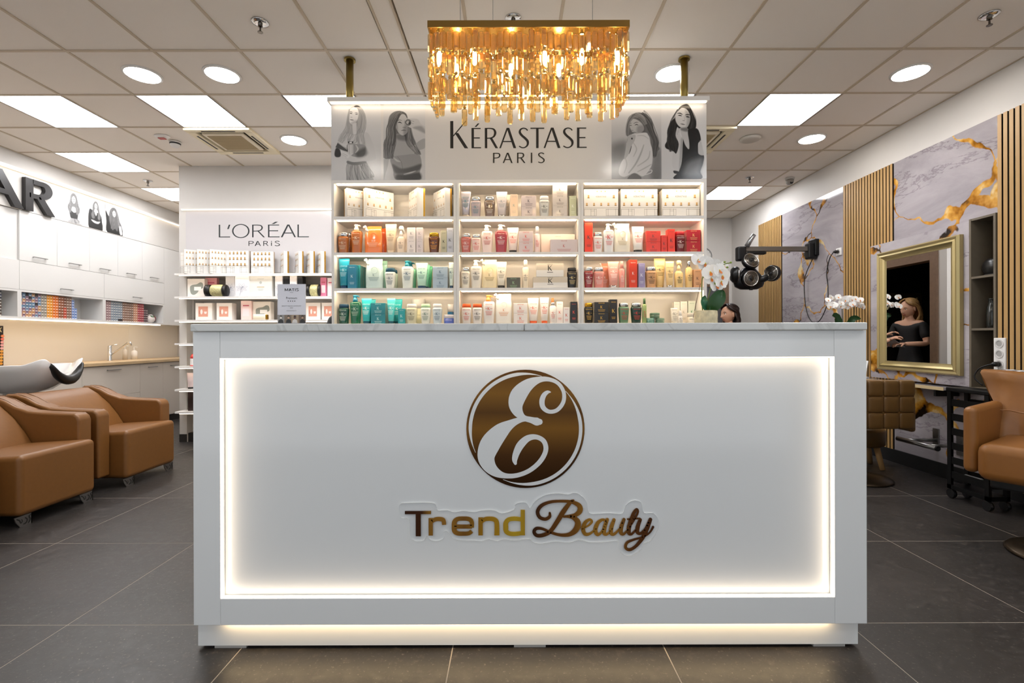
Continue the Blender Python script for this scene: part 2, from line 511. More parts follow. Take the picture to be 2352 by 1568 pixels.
# ---- right wall cladding
def slat_wood():
    m, nt, b = nodes_mat('slat_oak')
    tc = N(nt, 'ShaderNodeTexCoord'); oi = N(nt, 'ShaderNodeObjectInfo')
    mp = N(nt, 'ShaderNodeMapping'); mp.inputs['Scale'].default_value = (30, 30, 1.2)
    ad = N(nt, 'ShaderNodeVectorMath', operation='ADD')
    nt.links.new(tc.outputs['Object'], ad.inputs[0]); nt.links.new(oi.outputs['Location'], ad.inputs[1])
    nt.links.new(ad.outputs[0], mp.inputs[0])
    n = N(nt, 'ShaderNodeTexNoise', Scale=3.0, Detail=6.0); nt.links.new(mp.outputs[0], n.inputs['Vector'])
    nt.links.new(mixc(nt, n.outputs[0], '#ad8650', '#c49f68'), b.inputs['Base Color'])
    b.inputs['Roughness'].default_value = .45
    return m
OAK = slat_wood()
def marble(name, sc=1.0, off=(0, 0, 0)):
    m, nt, b = nodes_mat(name)
    tc = N(nt, 'ShaderNodeTexCoord'); mp = N(nt, 'ShaderNodeMapping')
    mp.inputs['Location'].default_value = off; mp.inputs['Scale'].default_value = (sc, sc, sc)
    nt.links.new(tc.outputs['Object'], mp.inputs[0])
    # shear the veins so that they rise diagonally
    rot = N(nt, 'ShaderNodeMapping'); rot.inputs['Rotation'].default_value = (radians(40), 0, 0); rot.inputs['Scale'].default_value = (1, .45, 1.3)
    nt.links.new(mp.outputs[0], rot.inputs[0])
    w = N(nt, 'ShaderNodeTexNoise', Scale=1.8, Detail=4.0); nt.links.new(mp.outputs[0], w.inputs['Vector'])
    wv = N(nt, 'ShaderNodeVectorMath', operation='MULTIPLY_ADD'); wv.inputs[1].default_value = (.55, .55, .55)
    nt.links.new(w.outputs['Color'], wv.inputs[0]); nt.links.new(mp.outputs[0], wv.inputs[2])
    cl = N(nt, 'ShaderNodeTexNoise', Scale=1.6, Detail=9.0, Roughness=.65, Distortion=.8); nt.links.new(rot.outputs[0], cl.inputs['Vector'])
    c = mixc(nt, ramp(nt, cl.outputs[0], [(.35, 0.), (.7, 1.)]).outputs[0], '#bab3b7', '#969095')
    v1 = N(nt, 'ShaderNodeTexNoise', Scale=1.5, Detail=12.0, Roughness=.68, Distortion=.35); nt.links.new(rot.outputs[0], v1.inputs['Vector'])
    c = mixc(nt, ramp(nt, v1.outputs[0], [(.486, 0.), (.5, .6), (.514, 0.)]).outputs[0], c, '#6d626b')
    vo = N(nt, 'ShaderNodeTexVoronoi', feature='DISTANCE_TO_EDGE', Scale=1.15); nt.links.new(wv.outputs[0], vo.inputs['Vector'])
    msk = N(nt, 'ShaderNodeTexNoise', Scale=2.3, Detail=2.0); nt.links.new(mp.outputs[0], msk.inputs['Vector'])
    mr = ramp(nt, msk.outputs[0], [(.45, 0.), (.68, .04)])
    ad = N(nt, 'ShaderNodeMath', operation='SUBTRACT'); nt.links.new(vo.outputs['Distance'], ad.inputs[0]); nt.links.new(mr.outputs[0], ad.inputs[1])
    g1 = ramp(nt, ad.outputs[0], [(.005, 1.), (.011, 0.)])
    shade = N(nt, 'ShaderNodeTexNoise', Scale=7.0, Detail=3.0); nt.links.new(mp.outputs[0], shade.inputs['Vector'])
    gold = ramp(nt, shade.outputs[0], [(.36, '#20150c'), (.46, '#a86f1e'), (.58, '#d9a44a'), (.68, '#e8d3a0')])
    c = mixc(nt, g1.outputs[0], c, gold.outputs[0])
    nt.links.new(c, b.inputs['Base Color'])
    b.inputs['Roughness'].default_value = .08
    return m
MARBLE = marble('grey_marble_gold_veins')
PT = EYE + 1.66                       # top of the cladding
WXP = XR - .04                        # face of the marble boards
def marble_panel(y0, y1, label):
    o = MB().box(WXP, XR - .001, y0, y1, 0.12, PT).build('marble_panel', MARBLE)
    tag(o, label, 'wall panel', 'marble wall panels')
    return o
marble_panel(3.592, 4.573, 'grey marble board with gold veins behind the gold mirror')
marble_panel(5.274, 6.462, 'grey marble board with gold veins behind the black hair processor')
def slat_panel(y0, n, label, X=None, top=None):
    X = X or WXP; H = (top or PT) - .12
    t = thing('slat_panel', label, 'wall panel', (X, y0, .12), 0, 'oak slat wall panels')
    w = n * .0405
    MB().box(.02, XR - X - .002, 0, w, 0, H).build('backing', mat('#231a14', .8), t)
    me = MB().use(mat('#1c110a', .8)).box(-.0055, .02, .0062, .0333, 0, H).use(OAK).box(-.008, -.0055, .006, .0335, 0, H).mesh('slat')  # bare dark sides; shade of the gaps is put into their colour
    for k in range(n): put('slat', me, t, (0, .0405 * k, 0))
    return t
slat_panel(3.437 - 17 * .0405, 17, 'oak slat wall panel beside the white sockets', 3.458, EYE + .4583 * 3.45)
slat_panel(4.578, 17, 'oak slat wall panel behind the small white orchid')
slat_panel(6.468, 15, 'oak slat wall panel in the far corner past the hair processor')

# ---- ceiling lights
PANEL_L = emis('#fdfdff', PANEL_W)
FILL_L = emis('#f3f7fc', FILL_W)
def light_panel(x, y, label, m=PANEL_L, dz=0):
    t = thing('ceiling_light_panel', label, 'ceiling light', (x + .3, y + .3, CEIL - dz), 0, 'square ceiling light panels')
    MB().box(-.288, .288, -.288, .288, .004, .008).build('diffuser', m, t)
    mb = MB()
    for a, b, c, d in ((-.3, .3, -.3, -.288), (-.3, .3, .288, .3), (-.3, -.288, -.288, .288), (.288, .3, -.288, .288)): mb.box(a, b, c, d, 0, .02)
    mb.build('frame', WHITE, t)
lp = {(-4.277, 3.946): 'square light panel over the washing chairs, next to the kitchen cupboards',
      (-3.077, 3.946): 'square light panel touching the beige ceiling air conditioner above the washing chairs',
      (-1.877, 3.946): 'square light panel half hidden by the display top, near the first brass pole',
      (-.285, 3.946): 'square light panel showing through the chandelier crystals',
      (.913, 3.946): 'square light panel seen as a sliver behind the display top by the second pole',
      (2.113, 3.946): 'big square light panel in front of the oak and marble wall',
      (-4.877, 5.146): 'square light panel over the three small portraits',
      (-4.877, 6.346): 'square light panel cut by the partition edge beside a sprinkler',
      (2.713, 6.346): 'square light panel near the far corner by the dome camera'}
for (x, y), l in lp.items(): light_panel(x, y, l)
for i, (x, y) in enumerate([(-3.677, .346), (2.113, .346), (-3.077, 1.546), (2.113, 1.546), (-.285, -.854)]):  # extra panels out of view, added for light on counter and header
    t = light_panel(x, y, 'square ceiling light panel added out of view to brighten the front', FILL_L, .022)
DOWN_L = emis('#fff8ee', DOWN_W)
for x, y, l in [(-2.777, 3.646, 'round downlight above the tan washing chairs, one tile from its twin'), (-2.177, 3.646, 'round downlight nearest the sprinkler on the washing side'),
                (-2.177, 4.846, 'small round downlight beside the beige air conditioner'), (1.213, 3.646, 'round downlight half hidden by the brass pole'),
                (3.013, 3.646, 'round downlight nearest the oak slat wall'), (3.013, 4.846, 'round downlight beside the flat ceiling speaker'),
                (1.213, .846, 'round downlight out over the entrance, styling side'), (-1.577, .846, 'round downlight out over the entrance, washing side')]:
    t = thing('downlight', l, 'ceiling light', (x, y, CEIL if y > 2 else CEIL - .007), 0, 'round downlights')
    MB().lathe([(.001, -.002), (.113, -.002), (.113, .004), (.001, .004)], 32).build('lens', DOWN_L, t)
    MB().lathe([(.114, -.004), (.128, -.002), (.13, .006), (.114, .006), (.114, -.004)], 32).build('rim', WHITE, t, smooth=True)

# ---- ceiling fittings
def cassette(x, y, label):
    t = thing('air_conditioner', label, 'air conditioner', (x + .3, y + .3, CEIL), 0, 'ceiling air conditioners')
    c = mat('#efe2c2', .5)
    mb = MB()
    for a, b, c0, d in ((-.315, .315, -.298, -.235), (-.315, .315, .235, .315), (-.315, -.235, -.235, .235), (.235, .315, -.235, .235)): mb.box(a, b, c0, d, -.022, .01)
    mb.build('frame', c, t, bevel=.006)
    MB().box(-.2, .2, -.2, .2, -.024, .0).build('grille', mat('#ece0c8', .6), t, bevel=.01)
    mb = MB()
    for k in range(22): mb.box(-.165, .165, -.165 + .0155 * k, -.157 + .0155 * k, -.028, -.02)
    mb.build('grille_slats', mat('#b5a37f', .7), t)
    me = MB().box(-.16, .16, -.008, .008, -.018, -.006).mesh('louvre', mat('#2b2620', .6))
    for dx, dy, r in ((0, .262, 0), (0, -.262, 0), (.262, 0, pi / 2), (-.262, 0, pi / 2)): put('louvre', me, t, (dx, dy, -.006), (0, 0, r))
    MB().box(-.235, .235, -.235, .235, .012, .02).build('plenum', mat('#5b5142', .8), t)
cassette(-3.077, 4.546, 'beige ceiling air conditioner above the washing chairs')
cassette(1.513, 4.546, 'beige ceiling air conditioner peeking past the product display')
for x, y, l in [(-1.58, 3.05, 'chrome sprinkler above the washing side, alone on its tile'), (.016, 3.02, 'chrome sprinkler just behind the chandelier top'),
                (2.97, 3.0, 'chrome sprinkler in the dark ceiling corner by the oak slats'), (-4.56, 6.07, 'small far sprinkler between two light panels over the portraits'),
                (2.96, 6.0, 'small far sprinkler next to the dome camera')]:
    t = thing('sprinkler', l, 'sprinkler', (x, y, CEIL), 0, 'ceiling sprinklers')
    MB().lathe([(.001, -.006), (.03, -.008), (.05, -.002), (.052, .006), (.001, .006)], 24).build('plate', CHROME, t, smooth=True)
    MB().lathe([(.001, -.062), (.016, -.062), (.016, -.058), (.006, -.056), (.005, -.03), (.014, -.026), (.014, -.004), (.001, -.004)], 14).build('head', mat('#6f6a64', .25, 1.0), t)
t = thing('smoke_detector', 'white smoke detector with red base light beside the air conditioner', 'smoke detector', (-3.39, 4.88, CEIL))
MB().lathe([(.001, -.05), (.03, -.05), (.045, -.03), (.05, -.012), (.055, 0), (.001, 0)], 24).build('body', WHITE, t, smooth=True)
MB().lathe([(.0475, -.026), (.0505, -.012), (.049, -.012), (.046, -.026), (.0475, -.026)], 24).build('slots', BLACK, t)
t = thing('alarm_sounder', 'flat oval alarm plate with a red lens beside the smoke detector', 'alarm', (-3.42, 4.74, CEIL))
MB().loft([(-.02, .05, .035, 2.6), (-.004, .07, .045, 2.6), (.004, .07, .045, 2.6)], 20).build('body', WHITE, t)
MB().box(-.03, .03, -.02, .02, -.026, -.019).build('lens', mat('#b8443a', .3), t)
t = thing('security_camera', 'small white dome camera on the ceiling by the cladding', 'camera', (3.47, 6.02, CEIL))
MB().lathe([(.001, -.02), (.05, -.02), (.055, 0), (.001, 0)], 20).build('base', mat('#c9c4bc', .5), t)
MB().lathe([(.001, -.085), (.028, -.08), (.042, -.06), (.045, -.03), (.04, -.019), (.001, -.019)], 20).build('ball', mat('#9b958c', .3), t, smooth=True)
MB().lathe([(.001, -.01), (.018, -.01), (.018, 0), (.001, 0)], 14, (0, -.03, -.062), 'Y').build('lens', BLACK, t)
t = thing('ceiling_speaker', 'flat round ceiling speaker between two light panels', 'speaker', (2.39, 4.83, CEIL))
MB().lathe([(.001, -.02), (.075, -.02), (.095, -.012), (.1, 0), (.001, 0)], 28).build('grille', mat('#cfc8bd', .7), t, smooth=True)
# ================================================================== reception counter
CF = 1.79                              # front face of the counter
def cxx(px): return wx(px, CF)
def czz(py): return wz(py, CF)
CX0, CX1 = cxx(443), cxx(1990)
RX0, RX1, RZ0, RZ1 = cxx(505), cxx(1916), czz(1373), czz(821)
CB, CT = czz(1434), czz(760)
counter = thing('reception_desk', 'white glossy reception counter with glowing recessed front and gold logo', 'counter', (0, 0, 0))
MB().box(CX0, RX0 - .0006, CF, CF + .03, CB, CT).build('front_post', GLOSSW, counter, bevel=.0015)
MB().box(RX1 + .0006, CX1, CF, CF + .03, CB, CT).build('front_post', GLOSSW, counter, bevel=.0015)
MB().box(RX0, RX1, CF + .0005, CF + .03, RZ1, CT).build('front_rail', GLOSSW, counter, bevel=.0015)
MB().box(RX0, RX1, CF + .0005, CF + .03, CB, RZ0).build('front_rail', GLOSSW, counter, bevel=.0015)
REC = CF + .034
MB().box(RX0 - .05, RX1 + .05, REC, REC + .02, RZ0 - .05, RZ1 + .05).build('front_panel', mat('#e4e7e8', .1, coat=.3), counter)
CLED = emis('#ffe7cb', COUNTER_LED)
e = .008
for nm, b in (('light_strip', (RX0, RX1, CF + .004, CF + .013, RZ1 - .004, RZ1)), ('light_strip', (RX0, RX1, CF + .004, CF + .013, RZ0, RZ0 + .004)),
              ('light_strip', (RX0, RX0 + .004, CF + .004, CF + .013, RZ0 + .004, RZ1 - .004)), ('light_strip', (RX1 - .004, RX1, CF + .004, CF + .013, RZ0 + .004, RZ1 - .004))):
    MB().box(*b).build(nm, CLED, counter)
# sides, back, inner top, plinth
MB().box(CX0, CX0 + .03, CF + .03, 2.42, CB, CT).build('side_panel', GLOSSW, counter)
MB().box(CX1 - .03, CX1, CF + .03, 2.42, CB, CT).build('side_panel', GLOSSW, counter)
MB().box(CX0 + .03, CX1 - .03, CF + .06, 2.42, CB, CB + .02).build('bottom_panel', WHITE, counter)
PXa, PXb, PLY = wx(453, 1.827), wx(1969, 1.827), 1.827
MB().box(PXa, PXb, PLY, PLY + .02, .012, CB).box(PXa, PXa + .02, PLY + .02, 2.4, .012, CB).box(PXb - .02, PXb, PLY + .02, 2.4, .012, CB).build('plinth', GLOSSW, counter, bevel=.001)
me = MB().box(-.06, .06, -.012, .01, 0, .012).mesh('foot', mat('#b9b6b1', .5))
for px in (530, 1215, 1900): put('foot', me, counter, (wx(px, 1.84), 1.845, 0))
MB().box(wx(505, CF), wx(1916, CF), CF + .012, PLY - .004, CB - .006, CB - .0005).build('light_strip', emis('#ffdca8', COUNTER_LED * 1.3), counter)
# stone slabs on top
def slab_stone():
    m, nt, b = nodes_mat('pale_quartz')
    tc = N(nt, 'ShaderNodeTexCoord')
    n = N(nt, 'ShaderNodeTexNoise', Scale=3.0, Detail=8.0, Distortion=2.0); nt.links.new(tc.outputs['Object'], n.inputs['Vector'])
    c = mixc(nt, ramp(nt, n.outputs[0], [(.47, 0.), (.5, .5), (.54, 0.)]).outputs[0], '#d6d8d6', '#b4b6b4')
    nt.links.new(c, b.inputs['Base Color']); b.inputs['Roughness'].default_value = .18
    return m
SLAB = slab_stone()
SF = 1.772
SX0, SX1, SXM = wx(436.5, SF), wx(1993, SF), wx(1204, SF)
SZ0, SZ1 = CT + .0008, wz(742, SF)
MB().box(SX0, SXM - .0007, SF, 2.47, SZ0, SZ1).build('worktop_slab', SLAB, counter, bevel=.004, seg=3)
MB().box(SXM + .0007, SX1, SF, 2.47, SZ0, SZ1).build('worktop_slab', SLAB, counter, bevel=.004, seg=3)
COUNTER_TOP = SZ1

# logo: traced in a 3.267x enlargement whose corner is (880, 820)
def zoomfn(ox, oy, sc, Y):
    return lambda x, y: (wx(ox + x / sc, Y), wz(oy + y / sc, Y))
LG = zoomfn(880, 820, 3.2667, REC)
def gold_grad(name, stops, axis=0, lo=0., hi=1., metal=.45):
    m, nt, b = nodes_mat(name)
    tc = N(nt, 'ShaderNodeTexCoord'); sp = N(nt, 'ShaderNodeSeparateXYZ'); nt.links.new(tc.outputs['Object'], sp.inputs[0])
    mr = N(nt, 'ShaderNodeMapRange'); mr.inputs[1].default_value = lo; mr.inputs[2].default_value = hi
    nt.links.new(sp.outputs[axis], mr.inputs[0])
    nt.links.new(ramp(nt, mr.outputs[0], stops).outputs[0], b.inputs['Base Color'])
    b.inputs['Roughness'].default_value = .22; b.inputs['Metallic'].default_value = metal; b.inputs['Specular IOR Level'].default_value = .6
    return m
logo = thing('round_logo', 'round brown gold emblem with a curling white letter E on the counter front', 'logo', (0, 0, 0))
lcx, lcz = LG(1066, 537); lr = 443 / 3.2667 * REC / F
disc = gold_grad('brown_gold', [(0, '#3c2208'), (.28, '#4c2d0a'), (.5, '#6e4914'), (.64, '#4c2f0b'), (.8, '#6e4a17'), (1, '#52310b')], 2, lcz - lr, lcz + lr, .8)
MB().lathe([(.0005, -.004), (lr - .001, -.004), (lr, -.003), (lr, 0), (.0005, 0)], 72, (lcx, REC, lcz), 'Y').build('disc', disc, logo)
a = Art((0, REC - .0042, 0), fn=LG)
LW = mat('#dfe2e3', .2)
a.line(LW, [(1252, 262, 10), (1232, 262, 26), (1205, 285, 36), (1190, 330, 40), (1200, 378, 36), (1245, 408, 30), (1305, 395, 30), (1350, 335, 30), (1352, 260, 28), (1310, 195, 28), (1240, 166, 32), (1165, 170, 48), (1085, 208, 90), (1020, 275, 122), (995, 345, 112), (1008, 405, 80), (1050, 452, 44), (1110, 470, 46), (1150, 482, 60), (1172, 484, 46)])
a.line(LW, [(1085, 462, 34), (1030, 468, 40), (960, 498, 64), (880, 555, 120), (805, 645, 150), (772, 735, 132), (790, 805, 104), (840, 858, 70), (910, 886, 40), (1000, 884, 34), (1095, 848, 34), (1175, 780, 36), (1217, 700, 36), (1205, 632, 36), (1150, 598, 36), (1085, 606, 48), (1030, 655, 58), (998, 715, 50), (985, 765, 40), (990, 795, 22)])
def arc(a0, a1, w, n=26):
    return [(1066 + 413 * cos(radians(a0 + (a1 - a0) * k / n)), 537 - 413 * sin(radians(a0 + (a1 - a0) * k / n)), max(3, w * min(1, 5 * k / n, 5 * (n - k) / n))) for k in range(n + 1)]
a.polys(LW, stroke_polys(arc(73, 205, 26), True, 2)); a.polys(LW, stroke_polys(arc(43, -114, 26), True, 2))
a.build('letter_inlay', logo)
sign = thing('name_sign', 'clear acrylic name plate with gold block and script lettering', 'sign', (0, 0, 0))
outline = [(118, 1130), (130, 1095), (170, 1088), (360, 1088), (398, 1110), (410, 1145), (480, 1143), (530, 1158), (600, 1148), (680, 1158), (740, 1145), (830, 1145), (890, 1168), (980, 1140), (985, 1105), (1020, 1088), (1070, 1092), (1100, 1130), (1140, 1075), (1220, 1030), (1310, 1020), (1385, 1028), (1425, 1015), (1470, 1030), (1520, 1080), (1540, 1165), (1600, 1172), (1690, 1168), (1790, 1172), (1815, 1110), (1870, 1075), (1930, 1090), (1950, 1165), (2020, 1170), (2060, 1220), (2055, 1290), (2000, 1375), (1950, 1395), (1930, 1440), (1860, 1485), (1790, 1475), (1755, 1420), (1755, 1378), (1640, 1385), (1540, 1385), (1465, 1368), (1390, 1388), (1290, 1380), (1190, 1395), (1120, 1385), (1090, 1360), (980, 1372), (900, 1362), (850, 1375), (790, 1360), (740, 1375), (690, 1372), (590, 1370), (520, 1355), (480, 1300), (455, 1305), (450, 1355), (400, 1375), (350, 1365), (325, 1335), (300, 1372), (230, 1372), (200, 1330), (195, 1212), (135, 1200)]
def acrylic():
    m, nt, b = nodes_mat('clear_acrylic')
    nt.nodes.remove(b)
    tr = N(nt, 'ShaderNodeBsdfTransparent'); gl = N(nt, 'ShaderNodeBsdfGlossy', Roughness=.03); mx = N(nt, 'ShaderNodeMixShader')
    tr.inputs[0].default_value = (1, 1, 1, 1)
    mx.inputs[0].default_value = .025
    nt.links.new(tr.outputs[0], mx.inputs[1]); nt.links.new(gl.outputs[0], mx.inputs[2])
    nt.links.new(mx.outputs[0], nt.nodes['Material Output'].inputs[0])
    return m
ACRYL = acrylic()
pts = [LG(x, y) for x, y in smooth2(outline, True, 3)]
mb = MB()
tri = tessellate_polygon([[Vector((x, z, 0)) for x, z in pts]])
n = len(pts)
mb.use(ACRYL).add([(x, REC - .005, z) for x, z in pts], tri)
mb.use(mat('#f6f9f9', .3, alpha=.85)).add([(x, REC - .005, z) for x, z in pts] + [(x, REC - .0005, z) for x, z in pts], [(i, (i + 1) % n, n + (i + 1) % n, n + i) for i in range(n)])  # whitish edge faces: the rim highlight is put into the colour
mb.build('acrylic_plate', None, sign)
gx0, gx1 = LG(160, 0)[0], LG(2030, 0)[0]
gtxt = gold_grad('gold_letters', [(0, '#43230a'), (.07, '#4a270b'), (.1, '#a5752a'), (.18, '#b38032'), (.24, '#8c5f22'), (.3, '#b1801f'), (.37, '#c99a24'), (.44, '#d9b52f'), (.485, '#c9a02a'), (.5, '#35190a'), (.58, '#6e4215'), (.68, '#8a5a1e'), (.74, '#b98730'), (.84, '#b58133'), (.9, '#6b3f16'), (1, '#57300f')], 0, gx0, gx1)
def letter3d(name, polys, m, parent, fn, y0, y1):
    mb = MB()
    for i, q in enumerate(polys):
        w = [fn(x, y) for x, y in q]
        mb.prism(w, lambda u, v, d: (u, d, v), y0 - (i % 3) * .00004, y1)
    return mb.build(name, m, parent, fix=False)
def rr(*L): return [[(x0, y0), (x1, y0), (x1, y1), (x0, y1)] for x0, y0, x1, y1 in L]
TR = {}
TR['letter_t'] = rr((163, 1147, 358, 1170), (244, 1170, 282, 1335))
TR['letter_r'] = rr((340, 1200, 372, 1330)) + stroke_polys([(358, 1232, 25), (385, 1212, 30), (420, 1207, 31), (450, 1216, 32), (456, 1250, 31)], False)
TR['letter_e'] = stroke_polys([(532, 1264, 30), (664, 1264, 30)], False) + stroke_polys([(664, 1272, 30), (662, 1228, 32), (640, 1208, 32), (598, 1204, 31), (556, 1208, 32), (534, 1228, 36), (532, 1264, 39), (534, 1296, 36), (556, 1314, 32), (598, 1317, 30), (640, 1314, 30), (662, 1298, 30)], False)
TR['letter_n'] = rr((712, 1196, 745, 1330)) + stroke_polys([(735, 1232, 23), (760, 1210, 31), (805, 1206, 32), (838, 1216, 34), (850, 1244, 36), (850, 1330, 39)], False)
TR['letter_d'] = rr((1028, 1140, 1060, 1330)) + stroke_polys([(1035, 1212, 30), (985, 1206, 32), (940, 1212, 32), (918, 1236, 36), (917, 1268, 39), (920, 1298, 36), (942, 1316, 32), (985, 1320, 31), (1035, 1314, 30)], False)
TR['letter_b'] = stroke_polys([(1246, 1165, 18), (1244, 1192, 24), (1212, 1210, 24), (1170, 1195, 26), (1155, 1152, 28), (1185, 1108, 26), (1250, 1082, 22), (1330, 1076, 20), (1410, 1082, 24), (1465, 1110, 36), (1470, 1150, 40), (1430, 1182, 28), (1350, 1192, 16)]) + stroke_polys([(1360, 1190, 14), (1420, 1198, 30), (1456, 1236, 44), (1440, 1290, 44), (1390, 1325, 30), (1320, 1328, 22), (1250, 1308, 20), (1190, 1282, 20), (1145, 1280, 24), (1128, 1305, 26), (1150, 1332, 26), (1200, 1328, 28), (1250, 1300, 30), (1300, 1230, 34), (1350, 1150, 36), (1400, 1085, 26), (1424, 1070, 14)])
TR['letter_small_e'] = stroke_polys([(1490, 1282, 10), (1535, 1258, 14), (1560, 1230, 18), (1545, 1214, 18), (1512, 1234, 26), (1494, 1280, 32), (1510, 1322, 26), (1548, 1318, 18), (1590, 1282, 10)])
TR['letter_a'] = stroke_polys([(1664, 1222, 18), (1638, 1216, 20), (1604, 1240, 28), (1586, 1288, 32), (1600, 1325, 26), (1630, 1310, 16), (1668, 1240, 14)]) + stroke_polys([(1676, 1214, 24), (1656, 1270, 30), (1652, 1316, 28), (1676, 1322, 18), (1712, 1282, 10)])
TR['letter_u'] = stroke_polys([(1726, 1216, 24), (1706, 1272, 30), (1704, 1316, 28), (1728, 1322, 20), (1768, 1280, 12), (1790, 1230, 12)]) + stroke_polys([(1800, 1214, 24), (1780, 1270, 30), (1778, 1314, 28), (1800, 1322, 18), (1836, 1282, 10)])
TR['letter_small_t'] = stroke_polys([(1836, 1282, 10), (1880, 1210, 14), (1904, 1160, 16), (1896, 1138, 18), (1872, 1170, 26), (1840, 1260, 32), (1836, 1312, 30), (1858, 1322, 18), (1896, 1282, 10)]) + stroke_polys([(1828, 1212, 12), (1880, 1208, 14), (1920, 1206, 10)])
TR['letter_y'] = stroke_polys([(1922, 1216, 24), (1904, 1264, 30), (1900, 1308, 28), (1926, 1318, 20), (1964, 1276, 14), (1988, 1226, 14)]) + stroke_polys([(1998, 1214, 26), (1972, 1280, 32), (1940, 1350, 28), (1890, 1412, 22), (1842, 1440, 22), (1812, 1424, 22), (1822, 1388, 20), (1870, 1366, 16), (1940, 1345, 12), (1990, 1315, 12), (2018, 1270, 16)])
def fat(p): return p
for k, p in TR.items(): letter3d(k, p, gtxt, sign, LG, REC - .0085, REC - .0052)

# ---- things on the counter
t = thing('award_sign', 'grey award card with four stars standing on the counter', 'sign', (wx(670, 2.1), 2.1, COUNTER_TOP))
hw, hh = 32.2 * 2.1 / F, wz(651, 2.1) - COUNTER_TOP
MB().box(-hw, hw, 0, .003, 0, hh).build('card', mat('#d4d4de', .4), t)
MB().box(-hw - .002, hw + .002, -.003, -.0008, 0, hh + .001).build('acrylic_cover', ACRYL, t)
MB().box(-hw, hw, .003, .06, 0, .004).build('foot', ACRYL, t)
a = Art((0, -.0002, 0)); a.step = .00008
def cy(py): return wz(py, 2.1) - COUNTER_TOP
cs = 2.1 / F / (2352 / 380)          # metres per pixel of the 6.19x enlargement
def ax(x): return (x - 1673) * cs
def ay(y): return cy(560 + y / 6.19)
x0 = 1575
for ch, x0, x1 in (('M', 1575, 1625), ('A', 1632, 1675), ('T', 1680, 1712), ('I', 1722, 1729), ('S', 1740, 1773)):
    a.letter(INK, ch, ax(x0), ax(x1), ay(662), ay(624), 9 * cs, 7 * cs)
a.text(INK, 'PARIS', 0, ay(687), 14 * cs, 1.3); a.text(INK, 'Premium', 0, ay(775), 44 * cs)
for k in range(4):
    cx0, cy0 = ax(1627 + 31 * k), ay(805)
    st = [(cx0 + (11 if j % 2 == 0 else 5) * cs * sin(pi * j / 5), cy0 + (11 if j % 2 == 0 else 5) * cs * cos(pi * j / 5)) for j in range(10)]
    a.poly(INK, st)
a.text(INK, 'BEAUTY SALON CATEGORY', 0, ay(880), 19 * cs, 1.15); a.text(INK, '2025', 0, ay(907), 18 * cs, 1.2); a.text(INK, 'APHRODITE BEAUTY', 0, ay(947), 14 * cs, 1.1)
for x0, x1, c in ((1475, 1572, '#8d8a88'), (1572, 1672, '#7b6a58'), (1672, 1775, '#a28d74'), (1775, 1872, '#6b5747')): a.rect(mat(c, .5), ax(x0), ay(1118), ax(x1), ay(1000))
for cx_, c1, c2 in ((1523, '#e6e0da', '#1c1a19'), (1632, '#caa68b', '#141312'), (1722, '#5f3c2c', '#d8d4d2'), (1830, '#b08e72', '#1a1715')):
    a.poly(mat(c2, .5), [(ax(cx_ - 40), ay(1118)), (ax(cx_ - 30), ay(1075)), (ax(cx_), ay(1058)), (ax(cx_ + 30), ay(1075)), (ax(cx_ + 38), ay(1118))])
    a.oval(mat(c1, .5), ax(cx_), ay(1038), 15 * cs, 20 * cs, 12)
    a.poly(INK, [(ax(cx_ - 18), ay(1045)), (ax(cx_ - 15), ay(1015)), (ax(cx_), ay(1008)), (ax(cx_ + 16), ay(1015)), (ax(cx_ + 18), ay(1045)), (ax(cx_ + 10), ay(1026)), (ax(cx_ - 10), ay(1026))])
a.build('print', t)
# ================================================================== lit product display
DY = 3.25                              # its front plane
DB = 3.53                              # its back
def dx_(px): return wx(px, DY)
def dz_(py): return wz(py, DY)
disp = thing('product_display', 'tall white lit display of hair products behind the counter', 'display shelf', (0, 0, 0))
BAYS = [(768, 1042.5), (1055, 1329), (1341, 1617)]
SHELF_PY = [(496, 503.5), (578.6, 585), (660.6, 667.3), (742.7, 749)]
ZT0, ZT1 = dz_(420), dz_(240)
MB().box(dx_(762), dx_(768), DY, DB, 0, dz_(412)).build('side_panel', SHELFW, disp)
MB().box(dx_(1617), dx_(1624), DY, DB, 0, dz_(412)).build('side_panel', SHELFW, disp)
for a0, b0, c0 in ((1042.5, 1048.6, 1055), (1329, 1335, 1341)):
    MB().box(dx_(a0), dx_(b0) - .0006, DY, DB, 0, dz_(420)).build('divider', SHELFW, disp)
    MB().box(dx_(b0) + .0006, dx_(c0), DY, DB, 0, dz_(420)).build('divider', SHELFW, disp)
MB().box(dx_(768), dx_(1617), DY, DB, dz_(420), dz_(412)).build('top_board', SHELFW, disp)
for a0, b0 in BAYS:
    X0, X1 = dx_(a0) + .0003, dx_(b0) - .0003
    MB().box(X0, X1, DB - .02, DB - .004, 0, dz_(420) - .0005).build('back_panel', SHELFBACK, disp)
    tops = [420] + [q[1] for q in SHELF_PY[:-1]]
    for (pt, pb) in SHELF_PY:
        MB().box(X0, X1, DY + .0005, DB - .021, dz_(pb), dz_(pt)).build('shelf_board', SHELFW, disp)
    for pz in tops:
        MB().box(X0 + .015, X1 - .015, DY + .010, DY + .026, dz_(pz) - .006, dz_(pz) - .0004).build('light_strip', WARM, disp)
    MB().box(X0, X1, DY + .01, DB - .021, .08, .1).build('shelf_board', SHELFW, disp)
